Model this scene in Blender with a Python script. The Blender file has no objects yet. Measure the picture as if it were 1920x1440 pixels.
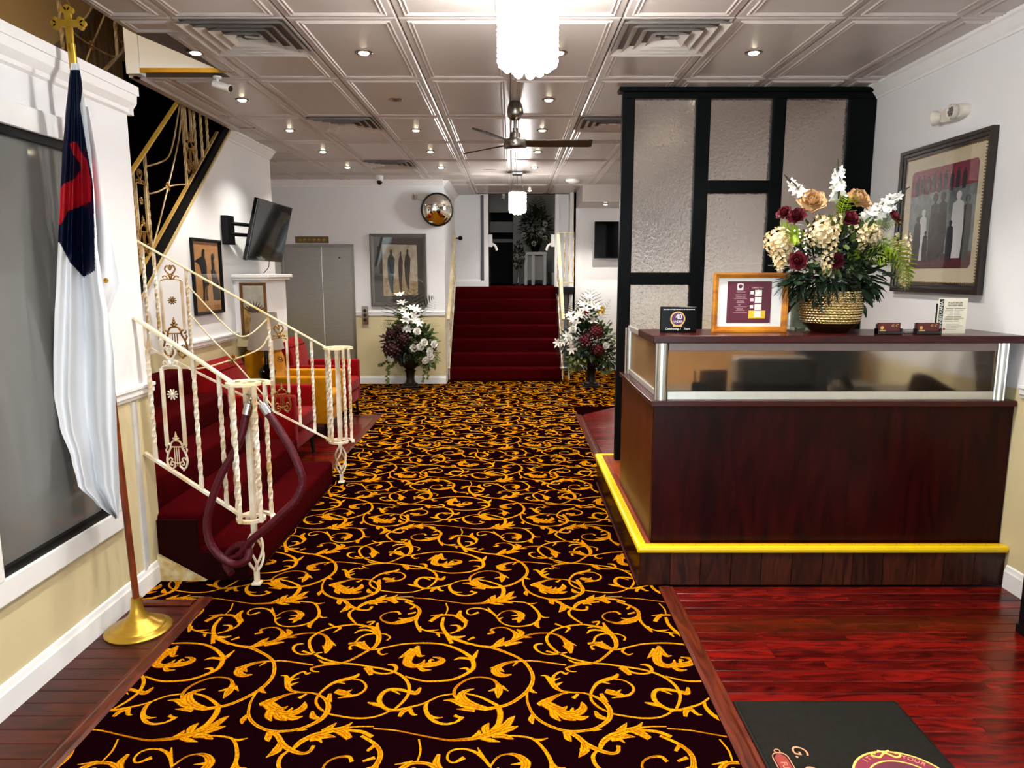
import bpy, bmesh, math, random
from math import sin, cos, tan, pi, atan, radians
from mathutils import Vector, Matrix
sc = bpy.context.scene
COL = sc.collection
V = Vector
# ------------------------------------------------------------------ camera
FPX, CXP, CYP, HC = 1331.0, 960.0, 720.0, 1.70
PITCH = atan(208.0 / FPX)
cam_d = bpy.data.cameras.new('camera'); cam_d.sensor_width = 36.0; cam_d.lens = FPX / 1920.0 * 36.0
cam_d.clip_start = 0.05; cam_d.clip_end = 100
cam = bpy.data.objects.new('camera', cam_d); COL.objects.link(cam)
cam.location = (0, 0, HC); cam.rotation_euler = (pi / 2 - PITCH, 0, 0)
sc.camera = cam
# ------------------------------------------------------------------ world, exposure
sc.view_settings.view_transform = 'Standard'; sc.view_settings.look = 'None'
sc.view_settings.gamma = 1.0; sc.view_settings.use_curve_mapping = False
sc.view_settings.exposure = EXPOSURE = 1.12
wd = bpy.data.worlds.new('daylight'); sc.world = wd; wd.use_nodes = True
bgn = wd.node_tree.nodes['Background']; bgn.inputs[0].default_value = (0.86, 0.93, 1.0, 1); bgn.inputs[1].default_value = 2.8
SPOT_W = 46.0          # recessed downlights
CHANDELIER_E = 30.0    # chandelier crystal emission
sc.cycles.max_bounces = 8
sc.cycles.diffuse_bounces = 4
sc.cycles.glossy_bounces = 4
sc.cycles.transmission_bounces = 8
sc.cycles.sample_clamp_indirect = 4.0
sc.cycles.caustics_reflective = False
sc.cycles.caustics_refractive = False
# ------------------------------------------------------------------ pixel -> world (1920x1440 frame)
def ray(x, y):
    dx = (x - CXP) / FPX; dv = (y - CYP) / FPX
    c, s = cos(PITCH), sin(PITCH)
    return V((dx, c - dv * s, -s - dv * c))
def at_z(x, y, z):
    d = ray(x, y); t = (z - HC) / d.z
    return V((0, 0, HC)) + d * t
def at_y(x, y, Y):
    d = ray(x, y); return V((0, 0, HC)) + d * (Y / d.y)
def at_x(x, y, X):
    d = ray(x, y); return V((0, 0, HC)) + d * (X / d.x)
# ------------------------------------------------------------------ materials
def lin(c):
    return tuple((v / 12.92 if v <= 0.04045 else ((v + 0.055) / 1.055) ** 2.4) for v in c)
def rgb(r, g, b): return lin((r / 255.0, g / 255.0, b / 255.0))
MATS = {}
def mat(name, col, rough=0.5, metal=0.0, spec=0.5, noise=0.0, nscale=20.0, bump=0.0, bscale=60.0, emit=0.0, coat=0.0,
        trans=0.0, ior=1.45, stretch=(1, 1, 1), col2=None, sheen=0.0, bdist=0.01, alpha=1.0):
    m = bpy.data.materials.new(name); m.use_nodes = True; MATS[name] = m
    nt = m.node_tree; b = nt.nodes['Principled BSDF']; I = b.inputs
    I['Base Color'].default_value = (*col, 1); I['Roughness'].default_value = rough
    I['Metallic'].default_value = metal; I['Specular IOR Level'].default_value = spec
    I['Coat Weight'].default_value = coat; I['Transmission Weight'].default_value = trans; I['IOR'].default_value = ior
    I['Coat Roughness'].default_value = 0.08; I['Alpha'].default_value = alpha
    if sheen: I['Sheen Weight'].default_value = sheen
    if emit:
        I['Emission Color'].default_value = (*col, 1); I['Emission Strength'].default_value = emit
    tc = None
    if noise or bump or col2:
        tc = nt.nodes.new('ShaderNodeTexCoord'); mp = nt.nodes.new('ShaderNodeMapping')
        mp.inputs['Scale'].default_value = stretch; nt.links.new(tc.outputs['Object'], mp.inputs['Vector'])
    if noise or col2:
        n = nt.nodes.new('ShaderNodeTexNoise'); n.inputs['Scale'].default_value = nscale; n.inputs['Detail'].default_value = 4
        nt.links.new(mp.outputs[0], n.inputs['Vector'])
        r = nt.nodes.new('ShaderNodeValToRGB'); r.color_ramp.elements[0].position = 0.3; r.color_ramp.elements[1].position = 0.7
        c2 = col2 if col2 else tuple(v * (1 - noise) for v in col)
        r.color_ramp.elements[0].color = (*c2, 1); r.color_ramp.elements[1].color = (*col, 1)
        nt.links.new(n.outputs['Fac'], r.inputs[0]); nt.links.new(r.outputs[0], I['Base Color'])
    if bump:
        n2 = nt.nodes.new('ShaderNodeTexNoise'); n2.inputs['Scale'].default_value = bscale; n2.inputs['Detail'].default_value = 3
        nt.links.new(mp.outputs[0], n2.inputs['Vector'])
        bp = nt.nodes.new('ShaderNodeBump'); bp.inputs['Strength'].default_value = bump; bp.inputs['Distance'].default_value = bdist
        nt.links.new(n2.outputs['Fac'], bp.inputs['Height']); nt.links.new(bp.outputs[0], I['Normal'])
    return m
def two_tone(name, zsplit, lo, hi, rough=0.55):
    m = mat(name, hi, rough, bump=0.05, bscale=150); nt = m.node_tree; b = nt.nodes['Principled BSDF']
    g = nt.nodes.new('ShaderNodeNewGeometry'); s = nt.nodes.new('ShaderNodeSeparateXYZ'); nt.links.new(g.outputs['Position'], s.inputs[0])
    gt = nt.nodes.new('ShaderNodeMath'); gt.operation = 'GREATER_THAN'; gt.inputs[1].default_value = zsplit
    nt.links.new(s.outputs['Z'], gt.inputs[0])
    n = nt.nodes.new('ShaderNodeTexNoise'); n.inputs['Scale'].default_value = 1.6; n.inputs['Detail'].default_value = 3
    nt.links.new(g.outputs['Position'], n.inputs['Vector'])
    r = nt.nodes.new('ShaderNodeValToRGB'); r.color_ramp.elements[0].position = .35; r.color_ramp.elements[1].position = .65
    r.color_ramp.elements[0].color = (*tuple(v * .93 for v in lo), 1); r.color_ramp.elements[1].color = (*lo, 1)
    nt.links.new(n.outputs['Fac'], r.inputs[0])
    mx = nt.nodes.new('ShaderNodeMix'); mx.data_type = 'RGBA'
    mx.inputs[7].default_value = (*hi, 1)
    nt.links.new(r.outputs[0], mx.inputs[6]); nt.links.new(gt.outputs[0], mx.inputs[0]); nt.links.new(mx.outputs[2], b.inputs['Base Color'])
    return m
def wood(name, dark, light, rough=0.25, axis='X', scale=1.0, coat=0.0, per_object=True, spec=0.3):
    """long-grained wood, tinted per object"""
    m = mat(name, light, rough, coat=coat, spec=spec); nt = m.node_tree; b = nt.nodes['Principled BSDF']
    tc = nt.nodes.new('ShaderNodeTexCoord'); oi = nt.nodes.new('ShaderNodeObjectInfo')
    mp = nt.nodes.new('ShaderNodeMapping')
    st = {'X': (2.2, 12, 12), 'Y': (12, 2.2, 12), 'Z': (12, 12, 2.2)}[axis]
    mp.inputs['Scale'].default_value = tuple(v * scale for v in st)
    ad = nt.nodes.new('ShaderNodeVectorMath'); ad.operation = 'ADD'
    sc_ = nt.nodes.new('ShaderNodeVectorMath'); sc_.operation = 'SCALE'; sc_.inputs[0].default_value = (37, 19, 53)
    nt.links.new(oi.outputs['Random'], sc_.inputs['Scale'])
    nt.links.new(tc.outputs['Object'], ad.inputs[0]); nt.links.new(sc_.outputs[0], ad.inputs[1]); nt.links.new(ad.outputs[0], mp.inputs[0])
    n = nt.nodes.new('ShaderNodeTexNoise'); n.inputs['Scale'].default_value = 1.7; n.inputs['Detail'].default_value = 7; n.inputs['Distortion'].default_value = 1.6
    nt.links.new(mp.outputs[0], n.inputs['Vector'])
    r = nt.nodes.new('ShaderNodeValToRGB'); r.color_ramp.elements[0].position = .32; r.color_ramp.elements[1].position = .72
    r.color_ramp.elements[0].color = (*dark, 1); r.color_ramp.elements[1].color = (*light, 1)
    nt.links.new(n.outputs['Fac'], r.inputs[0])
    hs = nt.nodes.new('ShaderNodeHueSaturation'); mr = nt.nodes.new('ShaderNodeMapRange')
    mr.inputs[3].default_value = 0.6; mr.inputs[4].default_value = 1.35 if per_object else 1.0
    if not per_object: mr.inputs[3].default_value = 1.0
    nt.links.new(oi.outputs['Random'], mr.inputs[0]); nt.links.new(mr.outputs[0], hs.inputs['Value'])
    nt.links.new(r.outputs[0], hs.inputs['Color']); nt.links.new(hs.outputs[0], b.inputs['Base Color'])
    return m
WHITE = mat('white_paint', rgb(236, 236, 236), .45, noise=.03, nscale=8)
TRIM = mat('trim_white', rgb(238, 238, 238), .35, noise=.03, nscale=10)
WALL2 = two_tone('wall_white_over_cream', 1.09, rgb(214, 200, 158), rgb(232, 233, 236))
WALLW = mat('wall_white', rgb(230, 231, 234), .55, noise=.03, nscale=3, bump=.04, bscale=150)
CREAM = mat('cream_paint', rgb(214, 200, 158), .5, noise=.06, nscale=3)
TAN = mat('tan_paint', rgb(178, 150, 95), .6, noise=.1, nscale=2)
CEIL = mat('ceiling_taupe_satin', rgb(186, 177, 172), .3, spec=.5, noise=.05, nscale=1.5)
GAP = mat('ceiling_gap_taupe', rgb(104, 95, 90), .8, noise=.2)
BLACK = mat('black_satin', rgb(9, 10, 11), .4, noise=.2, nscale=30, spec=.25)
BLACKWOOD = mat('black_painted_wood', rgb(5, 8, 9), .5, noise=.3, nscale=12, spec=.08)
GLOSSBLACK = mat('gloss_black', rgb(6, 6, 7), .08, noise=.1)
CHROME = mat('chrome', rgb(205, 208, 212), .15, 1.0, noise=.1, nscale=40)
STEEL = mat('brushed_steel', rgb(186, 186, 182), .42, 1.0, noise=.15, nscale=6, stretch=(1, 1, 40))
ALU = mat('aluminium', rgb(190, 190, 188), .28, 1.0, noise=.1, nscale=10, stretch=(1, 1, 20))
NICKEL = mat('brushed_nickel', rgb(140, 134, 128), .3, 1.0, noise=.15, nscale=20)
BRASS = mat('brass', rgb(190, 150, 55), .3, .8, noise=.2, nscale=18)
GOLD = mat('gold_leaf', rgb(206, 164, 52), .32, .45, noise=.25, nscale=25)
IVORY = mat('worn_ivory_gold_paint', rgb(242, 240, 230), .4, col2=rgb(186, 152, 96), nscale=7, spec=.5)
IVORY2 = mat('ivory_gold_rail', rgb(238, 232, 202), .35, col2=rgb(208, 184, 120), nscale=5)
BRONZE = mat('aged_bronze_ornament', rgb(160, 118, 60), .4, .6, noise=.5, nscale=60)
REDCARPET = mat('red_stair_carpet', rgb(66, 2, 6), .95, noise=.5, nscale=120, spec=.02, bump=.5, bscale=400)
DARKRED = mat('dark_red_carpet', rgb(36, 6, 8), .95, noise=.4, nscale=120, spec=.05)  # closed stair side, a darker red than the treads
REDVELVET = mat('red_velvet', rgb(124, 4, 8), .85, noise=.25, nscale=12, spec=.05, sheen=.05)
YELVELVET = mat('yellow_velvet', rgb(178, 116, 8), .8, noise=.25, nscale=12, spec=.05, sheen=.05)
CARPET = mat('carpet_dark_maroon', rgb(18, 2, 5), .95, noise=.5, nscale=200, spec=.0, bump=.6, bscale=500)
SCROLL = mat('carpet_gold_scroll', rgb(204, 144, 9), .9, col2=rgb(146, 78, 6), nscale=110, spec=.0, bump=.5, bscale=500)
SCROLLD = mat('carpet_brown_outline', rgb(140, 72, 6), .9, noise=.4, nscale=110, spec=0)
CHERRY = wood('cherry_floor', rgb(42, 4, 4), rgb(104, 14, 8), .2, 'X')
CHERRYD = wood('cherry_floor_deep', rgb(34, 8, 6), rgb(76, 24, 14), .35, 'X')
TRIMWOOD = wood('floor_trim_wood', rgb(40, 10, 5), rgb(92, 34, 15), .3, 'Y', per_object=False)
MAHOG = wood('mahogany_laminate', rgb(20, 1, 2), rgb(46, 4, 4), .3, 'Z', .5, per_object=False, coat=0, spec=.15)
MAHOGTOP = wood('mahogany_counter_top', rgb(36, 6, 7), rgb(64, 15, 14), .25, 'X', .5, per_object=False)
WALNUT = wood('walnut_board', rgb(26, 9, 6), rgb(66, 28, 16), .35, 'Z', 1.2)
PLATTOP = wood('platform_top_wood', rgb(90, 34, 14), rgb(140, 62, 26), .35, 'Y', per_object=False)
YELLOW = mat('yellow_nosing', rgb(218, 182, 10), .35, noise=.1, nscale=12)
GREYGLASS = mat('smoked_window_glass', rgb(112, 112, 110), .06, spec=.6, noise=.12, nscale=.8)
PAPER = mat('paper_white', rgb(240, 240, 236), .7, noise=.03)
INK = mat('ink_black', rgb(16, 16, 20), .6, noise=.1)
def frosted(name, col, rough, bump=0, bscale=40, trans=.85):
    m = mat(name, col, rough, trans=trans, ior=1.3, bump=bump, bscale=bscale, bdist=.02)
    return m
TEXGLASS = mat('hammered_glass', (.93, .91, .89), .16, trans=.96, ior=1.3, bump=1.0, bscale=42, bdist=.014)
FROST = mat('frosted_counter_glass', (.88, .85, .78), .30, trans=1.0, ior=1.15, spec=.3)
def sheet_glass(name, tint, ior=1.45, rough=.02):
    m = bpy.data.materials.new(name); m.use_nodes = True; MATS[name] = m; nt = m.node_tree; nt.nodes.remove(nt.nodes['Principled BSDF'])
    out_ = nt.nodes['Material Output']; tr_ = nt.nodes.new('ShaderNodeBsdfTransparent'); gl = nt.nodes.new('ShaderNodeBsdfGlossy'); fr_ = nt.nodes.new('ShaderNodeMath'); lw_ = nt.nodes.new('ShaderNodeLayerWeight'); lw_.inputs[0].default_value = .5; pw_ = nt.nodes.new('ShaderNodeMath'); mx = nt.nodes.new('ShaderNodeMixShader')
    tr_.inputs[0].default_value = (*tint, 1); gl.inputs['Roughness'].default_value = rough; pw_.operation = 'POWER'; pw_.inputs[1].default_value = 5; nt.links.new(lw_.outputs['Facing'], pw_.inputs[0]); fr_.operation = 'MULTIPLY_ADD'; fr_.inputs[1].default_value = .9; fr_.inputs[2].default_value = ((ior - 1) / (ior + 1)) ** 2 * 1.6; nt.links.new(pw_.outputs[0], fr_.inputs[0])
    nt.links.new(fr_.outputs[0], mx.inputs[0]); nt.links.new(tr_.outputs[0], mx.inputs[1]); nt.links.new(gl.outputs[0], mx.inputs[2]); nt.links.new(mx.outputs[0], out_.inputs[0])
    return m
CLEAR = sheet_glass('clear_glass', (.94, .97, .96)); PICGLASS = sheet_glass('picture_glass', (.98, .98, .98), 1.5)
def em(name, col, s):
    return mat(name, col, .5, emit=s, noise=0)
CRYSTAL = em('lit_crystal', (1.0, .98, .95), CHANDELIER_E)
BULB = em('lit_bulb', (1.0, .86, .62), 25.0)
# ------------------------------------------------------------------ mesh builder
class MB:
    def __init__(s): s.v = []; s.f = []
    def add(s, vs, fs):
        o = len(s.v); s.v += [V(p) for p in vs]; s.f += [tuple(i + o for i in f) for f in fs]; return s
    def box(s, a, b):
        (x0, y0, z0), (x1, y1, z1) = a, b
        x0, x1 = min(x0, x1), max(x0, x1); y0, y1 = min(y0, y1), max(y0, y1); z0, z1 = min(z0, z1), max(z0, z1)
        return s.add([(x0, y0, z0), (x1, y0, z0), (x1, y1, z0), (x0, y1, z0), (x0, y0, z1), (x1, y0, z1), (x1, y1, z1), (x0, y1, z1)],
                     [(3, 2, 1, 0), (4, 5, 6, 7), (0, 1, 5, 4), (1, 2, 6, 5), (2, 3, 7, 6), (3, 0, 4, 7)])
    def obox(s, c, h, M=None):
        """box centre c, half sizes h, rotation M"""
        vs = []
        for z in (-1, 1):
            for x, y in ((-1, -1), (1, -1), (1, 1), (-1, 1)):
                p = V((x * h[0], y * h[1], z * h[2]))
                if M is not None: p = M @ p
                vs.append(V(c) + p)
        return s.add(vs, [(3, 2, 1, 0), (4, 5, 6, 7), (0, 1, 5, 4), (1, 2, 6, 5), (2, 3, 7, 6), (3, 0, 4, 7)])
    def prism(s, pts, d):
        """planar polygon pts (3D) extruded by vector d"""
        n = len(pts); d = V(d); a = [V(p) for p in pts]
        vs = a + [p + d for p in a]
        fs = [tuple(range(n))[::-1], tuple(range(n, 2 * n))] + [(i, (i + 1) % n, n + (i + 1) % n, n + i) for i in range(n)]
        return s.add(vs, fs)
    def tube(s, pts, r, n=8, cap=True, twist=0.0, ph=0.0, flat=1.0):
        pts = [V(p) for p in pts]; m = len(pts)
        rr = r if isinstance(r, (list, tuple)) else [r] * m
        vs = []; up = None
        for i, p in enumerate(pts):
            t = (pts[min(i + 1, m - 1)] - pts[max(i - 1, 0)])
            if t.length < 1e-9: t = V((0, 0, 1))
            t.normalize()
            if up is None:
                up = t.orthogonal().normalized()
                if abs(t.z) > .9: up = (V((1, 0, 0)) - t * t.x).normalized()
            up = (up - t * up.dot(t)); up = up.normalized() if up.length > 1e-6 else t.orthogonal().normalized()
            w = t.cross(up)
            a0 = ph + twist * i / max(1, m - 1)
            for k in range(n):
                a = a0 + 2 * pi * k / n
                vs.append(p + (up * cos(a) + w * sin(a) * flat) * rr[i])
        fs = []
        for i in range(m - 1):
            for k in range(n):
                k2 = (k + 1) % n
                fs.append((i * n + k, i * n + k2, (i + 1) * n + k2, (i + 1) * n + k))
        if cap: fs += [tuple(range(n))[::-1], tuple((m - 1) * n + k for k in range(n))]
        return s.add(vs, fs)
    def lathe(s, prof, c=(0, 0, 0), n=24, M=None):
        """profile [(r,z)...] about local z"""
        c = V(c); vs = []; fs = []; m = len(prof)
        for r, z in prof:
            for k in range(n):
                a = 2 * pi * k / n; p = V((r * cos(a), r * sin(a), z))
                vs.append(c + (M @ p if M is not None else p))
        for i in range(m - 1):
            for k in range(n):
                k2 = (k + 1) % n; fs.append((i * n + k, i * n + k2, (i + 1) * n + k2, (i + 1) * n + k))
        if prof[0][0] > 1e-6: fs.append(tuple(range(n))[::-1])
        if prof[-1][0] > 1e-6: fs.append(tuple((m - 1) * n + k for k in range(n)))
        return s.add(vs, fs)
    def ball(s, c, r, n=10, sq=(1, 1, 1)):
        prof = [(max(1e-7, r * sin(pi * i / (n // 2 + 1))), -r * cos(pi * i / (n // 2 + 1))) for i in range(n // 2 + 2)]
        o = len(s.v); s.lathe(prof, (0, 0, 0), n)
        for i in range(o, len(s.v)):
            p = s.v[i]; s.v[i] = V(c) + V((p.x * sq[0], p.y * sq[1], p.z * sq[2]))
        return s
    def quad(s, a, b, c, d): return s.add([a, b, c, d], [(0, 1, 2, 3)])
    def ngon(s, pts): return s.add(pts, [tuple(range(len(pts)))])
    def mesh(s, name, smooth=False, bevel=0.0, segs=2):
        me = bpy.data.meshes.new(name)
        me.from_pydata([tuple(p) for p in s.v], [], s.f)
        bm = bmesh.new(); bm.from_mesh(me)
        bmesh.ops.remove_doubles(bm, verts=bm.verts, dist=1e-6)
        bmesh.ops.recalc_face_normals(bm, faces=bm.faces)
        if bevel > 0:
            es = [e for e in bm.edges if len(e.link_faces) == 2 and e.calc_face_angle(0) > .5]
            bmesh.ops.bevel(bm, geom=es, offset=bevel, segments=segs, profile=.5, affect='EDGES', clamp_overlap=True)
        for f in bm.faces: f.smooth = smooth
        bm.to_mesh(me); bm.free()
        if smooth:
            try: me.set_sharp_from_angle(angle=radians(40))
            except Exception: pass
        return me
    def build(s, name, m, parent=None, smooth=False, bevel=0.0, segs=2, world=False, label=None):
        if parent is not None and world:
            inv = XF[parent.name].inverted(); s.v = [inv @ p for p in s.v]
        me = s.mesh(name, smooth, bevel, segs)
        if m is not None: me.materials.append(m)
        return link(name, me, parent, label)
XF = {}
def link(name, me, parent=None, label=None, loc=None, rz=0):
    o = bpy.data.objects.new(name, me); COL.objects.link(o)
    if parent is not None:
        o.parent = parent
    XF[o.name] = XF[parent.name].copy() if parent is not None else Matrix.Identity(4)
    if loc is not None or rz:
        o.location = loc or (0, 0, 0); o.rotation_euler = (0, 0, rz)
        XF[o.name] = XF[o.name] @ Matrix.Translation(loc or (0, 0, 0)) @ Matrix.Rotation(rz, 4, 'Z')
    if label: o['label'] = label
    return o
def thing(name, label, cat, loc=(0, 0, 0), rz=0, group=None):
    o = bpy.data.objects.new(name, None); COL.objects.link(o)
    o.location = loc; o.rotation_euler = (0, 0, rz); o.empty_display_size = .05
    XF[o.name] = Matrix.Translation(loc) @ Matrix.Rotation(rz, 4, 'Z')
    o['label'] = label; o['category'] = cat
    if group: o['group'] = group
    return o
def tag(o, label, cat, group=None, kind=None):
    o['label'] = label
    if cat: o['category'] = cat
    if group: o['group'] = group
    if kind: o['kind'] = kind
    return o
def struct(o, label=None):
    o['kind'] = 'structure'
    if label: o['label'] = label
    return o
def spl(pts, k=6):
    """Catmull-Rom through points (any dimension tuples) -> list of Vectors"""
    P = [V(p) for p in pts]; out = []
    for i in range(len(P) - 1):
        p0 = P[i - 1] if i else P[i] * 2 - P[i + 1]; p1 = P[i]; p2 = P[i + 1]
        p3 = P[i + 2] if i + 2 < len(P) else P[i + 1] * 2 - P[i]
        for j in range(k):
            t = j / k
            out.append(.5 * ((2 * p1) + (p2 - p0) * t + (2 * p0 - 5 * p1 + 4 * p2 - p3) * t * t + (3 * p1 - p0 - 3 * p2 + p3) * t ** 3))
    out.append(P[-1]); return out
def lerpl(ws, n):
    """resample list of widths to n"""
    out = []
    for i in range(n):
        t = i / (n - 1) * (len(ws) - 1); a = int(t); b = min(a + 1, len(ws) - 1)
        out.append(ws[a] + (ws[b] - ws[a]) * (t - a))
    return out
def text(body, size, m, parent, M, name='lettering', align='CENTER', shear=0, extrude=.0004, spacing=1.0):
    cu = bpy.data.curves.new(name, 'FONT'); cu.body = body; cu.size = size; cu.align_x = align; cu.align_y = 'CENTER'
    cu.shear = shear; cu.extrude = extrude; cu.space_character = spacing; cu.resolution_u = 3
    o = bpy.data.objects.new('tmp_font', cu); COL.objects.link(o)
    bpy.context.view_layer.update()
    me = bpy.data.meshes.new_from_object(o.evaluated_get(bpy.context.evaluated_depsgraph_get()))
    bpy.data.objects.remove(o); bpy.data.curves.remove(cu)
    me.transform(M); me.materials.clear(); me.materials.append(m)
    return link(name, me, parent)
FACE_CAM = Matrix.Rotation(pi / 2, 4, 'X')     # text upright, facing -Y
# ================================================================== ROOM SHELL
CH = 3.07                                   # ceiling height
XR, XL, XS = 2.70, -1.97, -2.75             # right wall, display wall, stair/TV wall
YE, YB = 10.88, 12.90                       # elevator wall, far wall
# ---- floor
floor = struct(MB().box((-4.6, -1.6, -.12), (3.3, 16.5, -.014)).build('floor', CHERRYD), 'wooden floor of the lobby')
rnd = random.Random(4)
plank_cache = {}
def plank(x0, x1, y0, m):
    L = round(x1 - x0, 2); key = (L, m.name)
    if key not in plank_cache:
        b = MB(); h = .0408; t = .013; c = .0026
        prof = [(-h, 0), (-h, t - c), (-h + c, t), (h - c, t), (h, t - c), (h, 0)]
        for xx in (-L / 2 + .0006, L / 2 - .0006): b.add([(xx, p[0], p[1]) for p in prof], [tuple(range(6))])
        b.f += [(i, (i + 1) % 6, 6 + (i + 1) % 6, 6 + i) for i in range(6)]
        me = b.mesh('plank'); me.materials.append(m); plank_cache[key] = me
    o = link('plank', plank_cache[key], floor); o.location = ((x0 + x1) / 2, y0 + .0415, -.0135)
    return o
def plank_rows(x0, x1, ya, yb, m, lens=(.6, 1.3)):
    n = int(round((yb - ya) / .083))
    for i in range(n):
        y = yb - (i + 1) * .083; x = x0; first = True
        while x < x1 - .01:
            L = rnd.choice((.5, .7, .9, 1.1, 1.3)) if not first else rnd.choice((.3, .5, .7, .9, 1.1))
            first = False
            e = x + L
            if x1 - e < .2: e = x1
            plank(x, e, y, m); x = e
plank_rows(.88, XR, 1.35, 3.675, CHERRY)
plank_rows(XL + .002, -1.655, 1.35, 3.44, CHERRYD)
plank_rows(-2.748, -1.64, 5.68, 8.33, CHERRY)
plank_rows(.86, 2.70, 5.75, 8.98, CHERRY)
# transition strips (reducer mouldings)
def reducer(a, b, w, h=.016):
    a, b = V(a), V(b); d = (b - a).normalized(); n = V((-d.y, d.x, 0))
    prof = [(-w / 2, 0), (-w / 2, h * .5), (-w * .3, h), (w * .1, h), (w * .25, h * .75), (w * .42, h * .8), (w / 2, h * .3), (w / 2, 0)]
    m = MB()
    for p in (a, b): m.add([p + n * u + V((0, 0, z - .003)) for u, z in prof], [tuple(range(8))])
    m.f += [(i, (i + 1) % 8, 8 + (i + 1) % 8, 8 + i) for i in range(8)]
    return m
struct(reducer((-1.615, -1.5, 0), (-1.615, 3.53, 0), .085).build('trim_1', TRIMWOOD), 'reddish wooden reducer strip between plank strip and carpet')
struct(reducer((XL, 3.475, 0), (-1.66, 3.475, 0), .06).build('trim_2', TRIMWOOD))
struct(reducer((.84, 3.66, 0), (.84, -1.5, 0), .085).build('trim_3', TRIMWOOD))
struct(reducer((.80, 8.42, 0), (.80, 5.74, 0), .08).build('trim_4', TRIMWOOD))
struct(reducer((-1.60, 5.70, 0), (-1.60, 8.40, 0), .08).build('trim_5', TRIMWOOD))
struct(reducer((-1.60, 8.37, 0), (-2.74, 8.37, 0), .07).build('trim_6', TRIMWOOD))
# ---- patterned carpet
carpet = MB()
cpoly = [(-1.58, -1.55), (.80, -1.55), (.80, 3.68), (.685, 3.68), (.685, 5.70), (.80, 5.70), (.80, 8.40), (1.32, 8.98), (2.695, 8.98), (2.695, 12.48), (.79, 12.48), (.79, 11.14), (-1.01, 11.14),
         (-1.01, 10.87), (-3.7, 10.87), (-3.7, 8.40), (-1.58, 8.40), (-1.58, 5.64), (-1.455, 5.64), (-1.455, 3.75), (-1.965, 3.75), (-1.965, 3.50), (-1.58, 3.50)]
carpet.prism([(x, y, -.010) for x, y in cpoly], (0, 0, .016))
carpet = carpet.build('carpet', CARPET)
tag(carpet, 'dark maroon carpet with gold scrolling vines down the middle of the lobby', 'carpet')
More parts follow.
